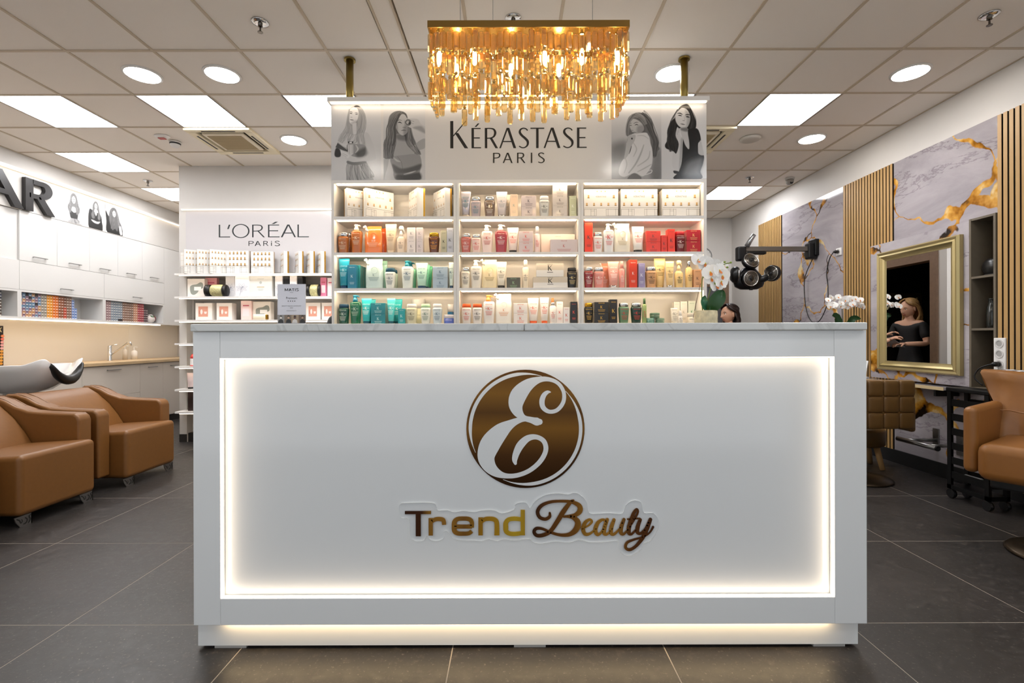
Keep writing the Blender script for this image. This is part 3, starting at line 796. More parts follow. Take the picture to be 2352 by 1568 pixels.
# header and crown
HEADER = mat('#dedad7', .14)
MB().box(dx_(762), dx_(1624), DY, DY + .03, dz_(412) + .0005, ZT1).build('header_board', HEADER, disp)
MB().box(dx_(762), dx_(1624), DY + .03, DB, ZT1 - .02, ZT1).build('header_cap', WHITE, disp)
MB().box(wx(752, 3.2), wx(1632, 3.2), 3.2, DB, ZT1 + .0005, ZT1 + .03).build('crown', WHITE, disp, bevel=.002)
MB().box(wx(752, 3.2) + .02, wx(1632, 3.2) - .02, 3.206, 3.222, ZT1 - .008, ZT1 + .0002).build('light_strip', emis('#ffe9cc', 6.0), disp)
for px in (805, 1573):
    X = wx(px, 3.45)
    MB().lathe([(.026, 0), (.026, CEIL - ZT1 - .03)], 20, (X, 3.45, ZT1 + .03)).build('pole', BRASS, disp, smooth=True)
    MB().lathe([(.026, -.012), (.04, -.012), (.04, 0), (.026, 0), (.026, -.012)], 20, (X, 3.45, CEIL)).build('pole_collar', BRASS, disp)
# lettering
a = Art((0, DY, 0), fn=lambda x, y: (dx_(x), dz_(y)))
KF = lambda v: 740 + v / 2.5565
for ch, x0, x1 in (('K', 755, 860), ('É', 880, 936), ('R', 958, 1036), ('A', 1043, 1142), ('S', 1154, 1216), ('T', 1226, 1307), ('A', 1303, 1402), ('S', 1414, 1478), ('E', 1499, 1556)):
    yb, yt = 340.3, (277.5 if ch == 'K' else 293.5)
    a.letter(INK, ch, KF(x0), KF(x1), yb, yt, 7.2 if ch == 'K' else 5.6, 2.6)
for ch, x0, x1 in (('P', 1006, 1048), ('A', 1063, 1121), ('R', 1147, 1196), ('I', 1228, 1237), ('S', 1268, 1309)):
    a.letter(INK, ch, KF(x0), KF(x1), 374.5, 351, 3.2, 1.9)
a.build('lettering', disp)
import numpy as np
def print_material(name, rough):
    m, nt, b = nodes_mat(name)
    at = N(nt, 'ShaderNodeAttribute'); at.attribute_name = 'ink'
    nt.links.new(at.outputs['Color'], b.inputs['Base Color']); b.inputs['Roughness'].default_value = rough
    return m
PHOTO = print_material('photo_ink', .16); PHOTO_MATT = print_material('photo_ink_matt', .45)
def cov_poly(X, Y, pts, fe):
    ins = np.zeros(X.shape, bool); d = np.full(X.shape, 1e9)
    for (ax_, ay_), (bx_, by_) in zip(pts, pts[1:] + pts[:1]):
        ex, ey = bx_ - ax_, by_ - ay_; L = ex * ex + ey * ey + 1e-9
        t = np.clip(((X - ax_) * ex + (Y - ay_) * ey) / L, 0, 1)
        d = np.minimum(d, np.hypot(X - ax_ - t * ex, Y - ay_ - t * ey))
        if ay_ != by_: ins ^= ((ay_ > Y) != (by_ > Y)) & (X < ex * (Y - ay_) / ey + ax_)
    q = np.clip(.5 + np.where(ins, d, -d) / fe, 0, 1)
    return q * q * (3 - 2 * q)
def cov_line(X, Y, pts, fe):
    c = np.zeros(X.shape)
    for a_, b_ in zip(pts[:-1], pts[1:]):
        ex, ey = b_[0] - a_[0], b_[1] - a_[1]; L = ex * ex + ey * ey + 1e-9
        t = np.clip(((X - a_[0]) * ex + (Y - a_[1]) * ey) / L, 0, 1)
        d = np.hypot(X - a_[0] - t * ex, Y - a_[1] - t * ey); h = (a_[2] + (b_[2] - a_[2]) * t) / 2
        c = np.maximum(c, np.clip(.5 + (h - d) / fe, 0, 1))
    return c * c * (3 - 2 * c)
def photo(name, parent, fn3, box, nx, ny, bg, shapes, m=PHOTO, tint=(1, .985, .985), seed=1, fs=1.0):
    """flat black and white print: soft shapes drawn into the colours of a fine sheet of quads"""
    R_ = random.Random(seed)
    x0, y0, x1, y1 = box
    gx = np.linspace(x0, x1, nx); gy = np.linspace(y0, y1, ny); X, Y = np.meshgrid(gx, gy)
    C = np.interp((Y - y0) / (y1 - y0), np.linspace(0, 1, len(bg)), bg)
    for sh in shapes:
        k, g, p = sh[0], sh[1], sh[2]
        if k == 'p': fe = sh[3] if len(sh) > 3 else 14; c = cov_poly(X, Y, smooth2(p, True, 4), fe * fs); C = C * (1 - c) + g * c
        elif k == 'h': fe = sh[3] if len(sh) > 3 else 10; c = cov_poly(X, Y, p, fe * fs); C = C * (1 - c) + g * c
        elif k == 'l': fe = sh[3] if len(sh) > 3 else 8; c = cov_line(X, Y, smooth2(p, False, 4), fe * fs); C = C * (1 - c) + g * c
        elif k == 'd': c = cov_poly(X, Y, smooth2(p, True, 4), sh[3] * fs); C = C * (1 - c * (1 - g))
        elif k == 's':                                   # wavy strands along a path
            g0, g1 = g; n_ = int(sh[3] * 2.0); P = smooth2(p, False, 5)
            for _ in range(n_):
                o = R_.uniform(-.5, .5); ph = R_.uniform(0, 6.3); am = R_.uniform(.02, .09); gg = R_.uniform(g0, g1); q = []
                for i_, (a_, b_, w) in enumerate(P):
                    n0 = P[min(i_ + 1, len(P) - 1)]; m0 = P[max(i_ - 1, 0)]; dx, dy = n0[0] - m0[0], n0[1] - m0[1]; l = math.hypot(dx, dy) or 1
                    f = o + am * sin(ph + i_ * .55); q.append((a_ - dy / l * w * f, b_ + dx / l * w * f, w / n_ * 1.5 + 2))
                c = cov_line(X, Y, q, 8 * fs) * .6; C = C * (1 - c) + gg * c
    C = np.clip(C / 255.0, 0, 1); C = np.where(C <= .04045, C / 12.92, ((C + .055) / 1.055) ** 2.4)
    vs_ = [fn3(float(a_), float(b_)) for b_ in gy for a_ in gx]
    fs_ = [(r * nx + c_, r * nx + c_ + 1, (r + 1) * nx + c_ + 1, (r + 1) * nx + c_) for r in range(ny - 1) for c_ in range(nx - 1)]
    me = bpy.data.meshes.new(name); me.from_pydata(vs_, [], fs_); me.materials.append(m)
    at = me.attributes.new('ink', 'FLOAT_COLOR', 'POINT')
    buf = np.ones((nx * ny, 4), np.float32)
    for q in range(3): buf[:, q] = C.ravel() * tint[q]
    at.data.foreach_set('color', buf.ravel()); me.update()
    return put(name, me, parent)
def portrait(ox, oy, sc, box, bg, shapes, seed):
    x0, yb, x1, yt = box
    photo('photo_print', disp, lambda x, y: (dx_(ox + x / sc), DY - .0012, dz_(oy + y / sc)), (x0, yb, x1, yt), 176, 264, bg[::-1], shapes, seed=seed)
S1 = 8.712
portrait(750, 235, S1, (105, 1548, 1100, 42), (226, 222, 214, 206, 214, 216), [
    ('p', 176, [(430, 560), (415, 400), (440, 220), (500, 100), (600, 58), (700, 85), (770, 200), (790, 350), (765, 520), (750, 700), (700, 840), (600, 720), (480, 760), (330, 800), (260, 740)], 20),
    ('p', 204, [(240, 790), (300, 670), (430, 610), (560, 650), (700, 610), (830, 600), (900, 720), (975, 940), (995, 1080), (965, 1145), (700, 1180), (450, 1160), (380, 1085), (540, 1075), (820, 1040), (850, 1000), (780, 880), (700, 850), (560, 800), (400, 820)]),
    ('d', .82, [(760, 700), (800, 900), (850, 1010), (780, 1050), (740, 900)], 60),
    ('p', 150, [(420, 840), (560, 825), (740, 835), (800, 900), (775, 1040), (700, 1085), (540, 1075), (440, 1000)]), ('d', .55, [(600, 1000), (780, 900), (790, 1050), (640, 1090)], 90), ('l', 205, [(600, 850, 14), (640, 930, 26), (590, 1000, 10)], 26),
    ('h', 172, [(430, 1185), (790, 1185), (900, 1400), (955, 1548), (402, 1548)]),
    ('s', (95, 205), [(610, 1200, 360), (620, 1300, 420), (680, 1548, 540)], 22), ('p', 120, [(430, 1160), (560, 1190), (780, 1170), (790, 1210), (600, 1250), (430, 1215)], 24),
    ('p', 230, [(475, 140), (560, 95), (640, 130), (652, 250), (625, 350), (565, 432), (505, 430), (460, 350), (452, 220)]), ('d', .86, [(500, 400), (620, 350), (620, 470), (520, 460)], 60),
    ('h', 214, [(525, 425), (612, 400), (612, 620), (545, 650)], 24),
    ('l', 110, [(478, 188, 8), (505, 180, 12), (532, 196, 6)]), ('l', 84, [(482, 215, 8), (505, 212, 18), (525, 222, 6)]), ('l', 120, [(580, 205, 6), (610, 202, 12), (638, 214, 6)]), ('l', 90, [(590, 232, 6), (615, 230, 16), (636, 238, 6)]), ('l', 140, [(482, 338, 8), (520, 345, 22), (556, 350, 8)]), ('l', 165, [(492, 288, 6), (522, 292, 12)]),
    ('s', (120, 225), [(650, 90, 60), (740, 240, 90), (735, 480, 130), (690, 650, 150), (700, 830, 130)], 16), ('s', (130, 220), [(470, 130, 20), (440, 380, 60), (430, 540, 110), (350, 680, 150), (290, 790, 110)], 14), ('s', (120, 205), [(560, 640, 160), (520, 740, 190), (500, 800, 120)], 10), ('p', 52, [(565, 78), (600, 55), (650, 60), (690, 92), (640, 88), (590, 92)]),
    ('h', 84, [(190, 890), (240, 790), (330, 860), (440, 925), (440, 985), (330, 950)]), ('l', 190, [(240, 800, 10), (420, 930, 14)]), ('l', 170, [(200, 900, 8), (330, 950, 10)]), ('p', 62, [(170, 1030), (200, 910), (270, 930), (300, 1010), (280, 1080), (200, 1085)], 24),
    ('h', 205, [(440, 840), (545, 840), (545, 1020), (500, 1060), (440, 1020)]), ('l', 120, [(470, 850, 5), (468, 1020, 5)]), ('l', 130, [(525, 850, 5), (525, 1010, 5)]), ('h', 60, [(440, 775), (545, 775), (545, 815), (440, 815)]), ('h', 232, [(468, 782), (520, 782), (520, 808), (468, 808)]),
    ('p', 216, [(290, 950), (340, 980), (420, 1010), (470, 1060), (440, 1110), (370, 1080), (310, 1030)]), ('l', 140, [(330, 1010, 5), (430, 1060, 5)]), ('l', 150, [(320, 1035, 5), (410, 1085, 5)])], 1)
portrait(750, 235, S1, (1150, 1548, 1985, 42), (222, 214, 204, 198, 204, 206), [
    ('p', 118, [(1240, 420), (1280, 260), (1380, 180), (1500, 170), (1600, 220), (1640, 330), (1700, 480), (1730, 620), (1800, 820), (1860, 950), (1900, 1040), (1800, 1030), (1700, 990), (1500, 900), (1400, 1000), (1340, 1100), (1240, 1130), (1160, 1090), (1155, 800), (1230, 650)], 20),
    ('p', 168, [(1390, 640), (1560, 650), (1600, 800), (1700, 900), (1860, 770), (1985, 725), (1985, 900), (1850, 960), (1700, 1040), (1400, 1080), (1330, 1000), (1360, 860)]), ('d', .72, [(1400, 640), (1600, 640), (1640, 760), (1440, 740)], 70),
    ('h', 176, [(1152, 1130), (1260, 1130), (1240, 1260), (1185, 1440), (1160, 1548), (1152, 1548)]),
    ('p', 150, [(1285, 1150), (1360, 1075), (1600, 1045), (1840, 1025), (1900, 1120), (1910, 1250), (1875, 1400), (1875, 1548), (1410, 1548), (1340, 1330)]),
    ('d', .62, [(1330, 1230), (1500, 1320), (1700, 1290), (1900, 1230), (1875, 1340), (1700, 1400), (1500, 1420), (1380, 1400)], 60),
    ('d', .55, [(1420, 1440), (1600, 1440), (1870, 1400), (1870, 1548), (1430, 1548)], 70), ('l', 196, [(1560, 1435, 10), (1700, 1400, 26), (1790, 1370, 10)], 26), ('l', 200, [(1360, 1110, 14), (1420, 1160, 30), (1480, 1180, 10)], 40), ('l', 96, [(1430, 1080, 4), (1520, 1230, 5), (1535, 1540, 5)]),
    ('p', 190, [(1440, 350), (1500, 245), (1580, 240), (1630, 330), (1645, 480), (1640, 580), (1560, 655), (1480, 630), (1405, 520), (1395, 430)]), ('d', .78, [(1560, 480), (1650, 420), (1660, 600), (1560, 660)], 60), ('d', .8, [(1395, 430), (1430, 420), (1440, 600), (1400, 540)], 40),
    ('s', (50, 165), [(1500, 190, 60), (1400, 290, 120), (1310, 480, 170), (1300, 700, 200), (1260, 900, 230), (1240, 1110, 190)], 24), ('s', (46, 110), [(1480, 225, 24), (1430, 330, 34), (1375, 470, 36), (1385, 640, 36), (1370, 780, 40), (1330, 860, 30)], 8), ('s', (60, 110), [(1530, 195, 30), (1595, 235, 26), (1625, 300, 14)], 5),
    ('s', (56, 170), [(1670, 500, 60), (1680, 640, 110), (1700, 780, 170), (1760, 900, 150), (1860, 1020, 90)], 18),
    ('l', 46, [(1438, 405, 6), (1478, 394, 20), (1520, 414, 6)]), ('l', 80, [(1428, 368, 6), (1470, 348, 9), (1522, 362, 5)]), ('l', 108, [(1505, 560, 6), (1560, 552, 20), (1605, 560, 6)]), ('l', 120, [(1535, 495, 8), (1590, 502, 14)]), ('l', 150, [(1570, 350, 6), (1580, 450, 12)], 20),
    ('p', 200, [(1590, 340), (1700, 320), (1840, 335), (1900, 430), (1985, 490), (1985, 610), (1860, 540), (1740, 520), (1660, 490), (1610, 440)]), ('d', .8, [(1740, 500), (1900, 470), (1985, 560), (1985, 620), (1850, 560)], 50), ('l', 140, [(1700, 360, 6), (1760, 380, 8)]), ('l', 140, [(1700, 400, 6), (1750, 425, 8)]),
    ('p', 110, [(1580, 400), (1620, 338), (1690, 350), (1700, 430), (1640, 465)]), ('p', 182, [(1605, 400), (1635, 362), (1660, 380), (1640, 430)]), ('p', 66, [(1650, 420), (1690, 380), (1690, 440)])], 2)
S2 = 8.476
portrait(1390, 230, S2, (133, 1542, 1103, 78), (226, 212, 196, 170, 176, 160), [
    ('d', .7, [(135, 900), (420, 820), (380, 1180), (135, 1250)], 220), ('d', .72, [(940, 1100), (1103, 1000), (1103, 1542), (900, 1542)], 160),
    ('p', 104, [(410, 620), (440, 420), (500, 310), (640, 250), (780, 280), (880, 400), (950, 560), (1000, 700), (1055, 820), (1050, 900), (1070, 960), (1020, 1010), (1000, 1100), (940, 1120), (900, 900), (860, 700), (700, 640), (500, 680), (440, 710)], 24),
    ('p', 184, [(480, 430), (560, 370), (680, 420), (760, 520), (750, 610), (640, 660), (560, 645), (500, 560)], 24), ('d', .8, [(640, 520), (760, 500), (760, 620), (640, 650)], 70),
    ('p', 210, [(520, 690), (620, 660), (800, 640), (850, 700), (890, 850), (930, 1000), (920, 1250), (850, 1380), (740, 1490), (580, 1420), (380, 1500), (270, 1420), (330, 1200), (440, 1080), (520, 900)]),
    ('l', 160, [(760, 880, 12), (700, 1050, 26), (600, 1250, 26), (470, 1420, 16)], 30), ('l', 172, [(880, 1000, 12), (840, 1150, 22), (640, 1290, 14)], 24), ('l', 172, [(560, 840, 10), (620, 960, 18), (560, 1100, 12)], 24), ('l', 168, [(900, 1260, 14), (760, 1340, 20), (640, 1400, 10)], 24), ('l', 176, [(400, 1130, 10), (430, 1260, 18), (380, 1420, 12)], 24), ('l', 176, [(640, 700, 8), (760, 700, 14), (850, 760, 8)], 20),
    ('p', 178, [(430, 740), (520, 690), (600, 690), (580, 800), (520, 900), (470, 1050), (380, 1160), (400, 1000), (420, 860)]), ('l', 60, [(520, 900, 8), (500, 980, 14), (475, 1050, 6)]), ('l', 120, [(440, 760, 5), (430, 830, 6)]), ('p', 40, [(515, 745), (540, 740), (545, 765), (525, 772)]),
    ('l', 70, [(485, 505, 6), (510, 495, 14), (525, 505, 5)]), ('l', 66, [(588, 494, 6), (622, 480, 17), (652, 494, 6)]), ('l', 90, [(480, 465, 6), (520, 452, 10)]), ('l', 84, [(565, 462, 6), (610, 440, 11), (655, 440, 6)]), ('l', 110, [(530, 640, 8), (575, 632, 16), (620, 640, 6)]), ('l', 120, [(518, 590, 8), (555, 598, 10)]),
    ('s', (40, 120), [(700, 290, 200), (840, 420, 180), (930, 620, 130), (990, 800, 120), (985, 950, 110), (970, 1100, 60)], 22), ('s', (90, 170), [(560, 300, 90), (470, 430, 60), (440, 560, 70), (440, 690, 60)], 9), ('s', (110, 170), [(600, 290, 90), (720, 340, 90), (800, 480, 60)], 6),
    ('p', 110, [(440, 1542), (560, 1430), (680, 1480), (700, 1542)]), ('l', 222, [(790, 1460, 12), (900, 1420, 14), (915, 1370, 12), (860, 1375, 10), (800, 1430, 10)])], 3)
portrait(1390, 230, S2, (1105, 1542, 1978, 78), (228, 220, 214, 208, 206, 208), [
    ('p', 30, [(1390, 330), (1450, 160), (1550, 95), (1640, 110), (1720, 270), (1780, 430), (1770, 560), (1700, 640), (1600, 560), (1450, 560), (1420, 700), (1450, 850), (1390, 1050), (1330, 1000), (1200, 950), (1175, 880), (1220, 780), (1220, 600), (1290, 430)], 18),
    ('s', (22, 74), [(1440, 200, 60), (1330, 440, 110), (1300, 640, 150), (1300, 800, 180), (1330, 1000, 140)], 14), ('s', (22, 70), [(1640, 150, 50), (1730, 380, 90), (1700, 600, 110)], 8),
    ('p', 24, [(1540, 640), (1640, 580), (1790, 560), (1850, 660), (1870, 800), (1820, 850), (1830, 1040), (1930, 1090), (1910, 1250), (1860, 1400), (1870, 1542), (1350, 1542), (1440, 1400), (1500, 1200), (1520, 850)]),
    ('p', 96, [(1580, 1260), (1700, 1170), (1880, 1130), (1890, 1250), (1850, 1380), (1840, 1480), (1620, 1500), (1520, 1440)], 150),
    ('p', 204, [(1420, 230), (1500, 160), (1600, 190), (1660, 300), (1660, 430), (1600, 550), (1520, 560), (1430, 500), (1380, 400), (1380, 300)]), ('d', .8, [(1570, 200), (1670, 300), (1670, 450), (1590, 560), (1600, 400)], 70),
    ('p', 190, [(1480, 560), (1610, 550), (1620, 660), (1645, 830), (1640, 965), (1570, 890), (1530, 780), (1490, 680)]), ('d', .6, [(1480, 555), (1620, 545), (1610, 620), (1500, 600)], 50),
    ('p', 200, [(1410, 540), (1445, 560), (1470, 600), (1470, 680), (1520, 770), (1510, 900), (1480, 1150), (1440, 1400), (1350, 1350), (1310, 1250), (1330, 1020), (1400, 1050), (1440, 860), (1380, 700)]), ('d', .8, [(1480, 800), (1520, 800), (1500, 1150), (1450, 1380)], 50), ('l', 130, [(1440, 640, 5), (1448, 575, 6)]), ('l', 130, [(1412, 680, 5), (1408, 590, 6)]),
    ('p', 190, [(1840, 840), (1870, 800), (1910, 950), (1925, 1080), (1820, 1045)]), ('p', 26, [(1340, 1380), (1440, 1400), (1420, 1440), (1350, 1430)]),
    ('l', 22, [(1418, 268, 8), (1468, 264, 18), (1512, 288, 9)]), ('l', 22, [(1570, 300, 9), (1618, 290, 18), (1660, 298, 8)]), ('l', 34, [(1432, 306, 7), (1468, 306, 20), (1502, 318, 7)]), ('l', 34, [(1578, 332, 7), (1618, 334, 24), (1652, 346, 7)]),
    ('l', 104, [(1478, 470, 7), (1520, 478, 22), (1562, 486, 7)]), ('l', 118, [(1518, 405, 8), (1552, 410, 13)]), ('l', 165, [(1548, 320, 6), (1560, 390, 10)], 22)], 4)

# ------------------------------------------------------------------ products
def K_art(a, m, h, z, w=None, bars=None, lines=None, head=None, lm=None):
    """brand letter, side bars and small print centred on x = 0; z is the letter's middle"""
    if m is not None:
        a.letter(m, 'K', -.34 * h, .34 * h, z - h / 2, z + h / 2, .15 * h, .08 * h)
    if bars is not None:
        bw = w * .2
        a.rects(bars, [(-.36 * h - bw, z - .05 * h, -.38 * h, z + .05 * h), (.38 * h, z - .05 * h, .38 * h + bw, z + .05 * h)])
    if lines is not None:
        q = lm or lines
        for i in range(4):
            ww = w * (.3 - .03 * i); zz = z - h * 1.0 - i * .0075
            a.rects(q, [(-ww, zz, ww, zz + .0022)])
    if head is not None: a.text(head, 'KÉRASTASE', 0, head_z(z, h), .010 if w > .05 else .008, .95 * min(1, w / .055))
def head_z(z, h): return z + h * .85 + .006
class PR: pass
def product(kind, x0, x1, py, body, cap='#e8e6e4', ink='#3a3634', desc='', row=0, bay=0, base=None, front=None, seen=None, Ksz=.02, d=None, metal=False, clear=False, dpt=0, top=None, rz=0.0, cat=None, extra=None):
    Yf = DY + (.035 if front is None else front) + dpt
    X0, X1 = wx(x0, Yf), wx(x1, Yf)
    zb = dz_(SHELF_PY[row][0]) if base is None else base
    if base is not None and base > 10: zb = wz(base, Yf)
    zt = wz(py, Yf)
    w, h = X1 - X0, zt - zb
    names = dict(bain='shampoo_bottle', pump='pump_bottle', tube='product_tube', pouch='refill_pouch', box='product_box', jar='product_jar', mist='mist_bottle', spray='spray_bottle', tin='product_tin')
    cats = dict(bain='bottle', pump='bottle', tube='tube', pouch='pouch', box='box', jar='jar', mist='bottle', spray='bottle', tin='tin')
    ordn = ['top shelf', 'second shelf', 'third shelf', 'lowest visible shelf'][row]
    byn = ['first bay', 'middle bay', 'third bay'][bay]
    t = thing(names[kind], f'{desc}, {ordn} of {byn}', cat or cats[kind], ((X0 + X1) / 2, Yf, zb + .0003), rz, 'hair products on the lit display')
    bm = mat(body, .28, coat=.2) if not metal else mat(body, .3, .6)
    if clear: bm = mat(body, .12, coat=.5, trans=.35)
    cm = CHROME if cap == 'silver' else (mat('#c79a35', .2, 1.0) if cap == 'gold' else mat(cap, .35))
    im = mat(ink, .5)
    hw = w / 2
    if kind == 'bain':
        dd = hw * .72; e = 3
        MB().loft([(0, hw * .76, dd * .76, e), (h * .03, hw * .8, dd * .8, e), (h * .4, hw * .92, dd * .92, e), (h * .7, hw, dd, e), (h * .78, hw * .97, dd * .97, e), (h * .815, hw * .8, dd * .8, e)], 18, 0, dd).build('body', bm, t, smooth=True)
        MB().loft([(h * .815, hw * .78, dd * .78, 2.6), (h * .83, hw * .9, dd * .9, 2.6), (h * .97, hw * .86, dd * .86, 2.6), (h, hw * .76, dd * .76, 2.6)], 18, 0, dd).build('cap', cm, t, smooth=True)
        a = Art((0, -.0006, 0)); K_art(a, im, Ksz, h * .5, w, im, im, im); a.build('label_print', t)
    elif kind == 'pump':
        hb = h * .72 if top is None else wz(top, Yf) - zb; dd = hw * .62; e = 3
        MB().loft([(0, hw * .78, dd * .8, e), (hb * .03, hw * .82, dd * .85, e), (hb * .8, hw, dd, e), (hb * .94, hw * .98, dd, e), (hb, hw * .8, dd * .8, e)], 18, 0, dd).build('body', bm, t, smooth=True)
        p = h - hb
        MB().lathe([(hw * .42, 0), (hw * .42, p * .42), (hw * .3, p * .5), (hw * .3, p * .72)], 14, (-hw * .1, dd, hb)).loft([(p * .72, hw * .36, hw * .3, 2.5), (p * .9, hw * .4, hw * .32, 2.5), (p, hw * .3, hw * .25, 2.5)], 14, -hw * .1, dd, hb).tube([(0, dd, hb + p * .86), (hw * .45, dd, hb + p * .84), (hw * .62, dd, hb + p * .7)], [hw * .16, hw * .13, hw * .1], 8).build('pump_head', cm, t, smooth=True)
        a = Art((0, -.0006, 0)); K_art(a, im, Ksz * 1.1, hb * .68, w, im, im, im); a.build('label_print', t)
    elif kind == 'tube':
        hc = h * .11; dd = hw * .62
        MB().loft([(hc, hw * .7, dd, 2.2), (h * .35, hw * .78, dd * .9, 2.2), (h * .75, hw * .93, dd * .45, 2.2), (h * .93, hw, .004, 2), (h, hw, .0028, 2)], 18, 0, dd).build('body', bm, t, smooth=True)
        MB().loft([(0, hw * .62, dd * .9, 2.4), (hc, hw * .66, dd * .94, 2.4)], 18, 0, dd).build('cap', cm, t, smooth=True)
        a = Art((0, dd * .3 - .0006, h * .62), v=(0, .0, 1)); ang = .62
        sl = (dd * .9 - dd * .0) / (h * .6)
        a = Art((0, 0, 0), v=(0, sl, 1)); a.O = Vector((0, dd * .1 - sl * h * .35 - .004, 0))
        K_art(a, im, Ksz, h * .62, w, im, im, im); a.build('label_print', t)
    elif kind == 'pouch':
        dd = hw * .45
        rings = [(0, hw * .94, dd * .9, 3), (h * .06, hw * .96, dd, 3), (h * .4, hw, dd * .85, 2.6), (h * .68, hw * .97, dd * .5, 2.4), (h * .82, hw * .88, .010, 2), (h, hw * .8, .003, 2, hw * .12)]
        MB().loft(rings, 20, 0, dd).build('body', mat(body, .16, coat=.6), t, smooth=True)
        MB().tube([(-hw * .62, dd, h * .80), (-hw * .95, dd, h * .95)], [hw * .17, hw * .15], 12).tube([(-hw * .9, dd, h * .93), (-hw * 1.06, dd, h * 1.0)], [hw * .22, hw * .2], 12).build('spout_cap', cm, t, smooth=True)
        a = Art((0, -.0006, 0)); K_art(a, im, Ksz * .8, h * .45, w, None, im, None); a.build('label_print', t)
        MB().lathe([(hw * .3, -.001), (hw * .36, -.002), (hw * .36, 0), (hw * .3, 0), (hw * .3, -.001)], 20, (hw * .05, dd * .3, h * .62), 'Y').build('handle_eyelet', bm, t)
    elif kind == 'box':
        dd = d or min(w, .09)
        MB().box(-hw, hw, 0, dd, 0, h).build('carton', bm, t, bevel=.0012, seg=1)
        a = Art((0, 0, 0))
        if extra: extra(a, w, h)
        else:
            kz = min(Ksz, h * .3, w * .5)
            K_art(a, im, kz, h * .52, w, None, None, None)
            if h > .05: a.text(im, 'KÉRASTASE', 0, h * .9 - .004, min(.009, w * .13), .9)
            for i in range(3): a.rects(im, [(-w * .26 + .02 * w * i, h * .26 - i * .006, w * .26 - .02 * w * i, h * .26 - i * .006 + .0016)])
        a.build('label_print', t)
    elif kind in ('jar', 'tin'):
        MB().loft([(0, hw * .94, hw * .94, 2), (h * .05, hw, hw, 2), (h * .62, hw, hw, 2)], 22, 0, hw).build('body', bm, t, smooth=True)
        MB().loft([(h * .62, hw * 1.01, hw * 1.01, 2), (h * .96, hw * 1.01, hw * 1.01, 2), (h, hw * .96, hw * .96, 2)], 22, 0, hw).build('lid', cm, t, smooth=True)
        a = Art((0, -.0006, 0)); a.text(im, 'KÉRASTASE', 0, h * .34, min(.011, h * .2), .8); a.build('label_print', t)
    elif kind == 'mist':
        hb = h * .72 if top is None else wz(top, Yf) - zb
        MB().loft([(0, hw * .92, hw * .92, 2), (h * .02, hw, hw, 2), (hb * .93, hw, hw, 2), (hb, hw * .7, hw * .7, 2)], 18, 0, hw).build('body', bm, t, smooth=True)
        MB().loft([(hb, hw * .58, hw * .58, 2), (h * .97, hw * .56, hw * .56, 2), (h, hw * .45, hw * .45, 2)], 16, 0, hw).build('cap', cm, t, smooth=True)
        a = Art((0, -.0006, 0)); K_art(a, im, Ksz * .7, hb * .6, w, im, im, None); a.build('label_print', t)
    elif kind == 'spray':
        hb = h * .62; dd = hw * .75
        MB().loft([(0, hw * .85, dd * .85, 2.6), (hb * .04, hw * .95, dd * .95, 2.6), (hb * .85, hw, dd, 2.6), (hb, hw * .55, dd * .55, 2.4)], 18, 0, dd).build('body', bm, t, smooth=True)
        p = h - hb
        MB().lathe([(hw * .42, 0), (hw * .4, p * .35), (hw * .3, p * .4), (hw * .3, p * .6)], 14, (0, dd, hb)).loft([(p * .55, hw * .5, hw * .35, 2.6), (p * .85, hw * .62, hw * .36, 2.6), (p, hw * .4, hw * .25, 2.6)], 14, hw * .05, dd, hb).tube([(hw * .4, dd, hb + p * .72), (hw * .7, dd, hb + p * .55), (hw * .72, dd, hb + p * .25)], [hw * .14, hw * .12, hw * .08], 8).build('trigger_head', cm, t, smooth=True)
        a = Art((0, -.0006, 0)); K_art(a, im, Ksz * .8, hb * .6, w, im, im, None); a.build('label_print', t)
    return t
def stack(n, x0, x1, ys, body, ink, desc, row, bay, **kw):
    words = ['lower', 'upper', 'topmost'] if n == 3 else ['lower', 'upper']
    if n == 3: words = ['lowest', 'middle', 'uppermost']
    for k in range(n):
        b = None if k == 0 else ys[k - 1]
        product('box', x0, x1, ys[k] + (.15 if k < n - 1 else 0), body, ink=ink, desc=f'{words[k]} of stacked {desc}', row=row, bay=bay, base=b, **kw)

# facade gift boxes ------------------------------------------------
FAC_W = mat('#f3efe9', .35); FAC_G = mat('#d9a95a', .35, .3); FAC_L = mat('#6d655d', .6); FAC_B = mat('#7a5a35', .5)
def facade_art(a, w, h, title=True):
    def win(x, z, s=1.0):
        a.rects(FAC_G, [(x - .0042 * s, z, x - .0006, z + .014 * s), (x + .0006, z, x + .0042 * s, z + .014 * s)])
        a.rects(FAC_B, [(x - .006 * s, z - .003 * s, x + .006 * s, z)])
    s = w / .24
    if title:
        a.text(mat('#6b645c', .5), 'KÉRASTASE', 0, h * .71, .016 * s, .9)
        for k in (-1, 0, 1): a.rects(FAC_G, [(k * .028 * s - .003, h * .9, k * .028 * s + .003, h * .95)])
        for x in (-.088, .088): win(x * s, h * .7, 1.3 * s)
        for x in (-.1, -.05, 0, .05, .1): win(x * s, h * .43, 1.2 * s)
    else:
        for k in (-2, -1, 0, 1, 2):
            for z in (.86, .62, .36): win(k * .042 * s, h * z, 1.7 * s)
    a.rects(FAC_L, [(-w * .49, h * .335, w * .49, h * .343), (-w * .49, h * .06, -w * .15, h * .066), (w * .15, h * .06, w * .49, h * .066)])
    L = []
    for x in (-.49, -.3, -.2, -.14, .14, .2, .42, .485): L.append((x * w - .0007, 0, x * w + .0007, h * .3))
    L += [(-.49 * w, h * .28, -.14 * w, h * .287), (.14 * w, h * .28, .49 * w, h * .287), (-.3 * w, h * .22, -.2 * w, h * .226)]
    a.rects(FAC_L, L)
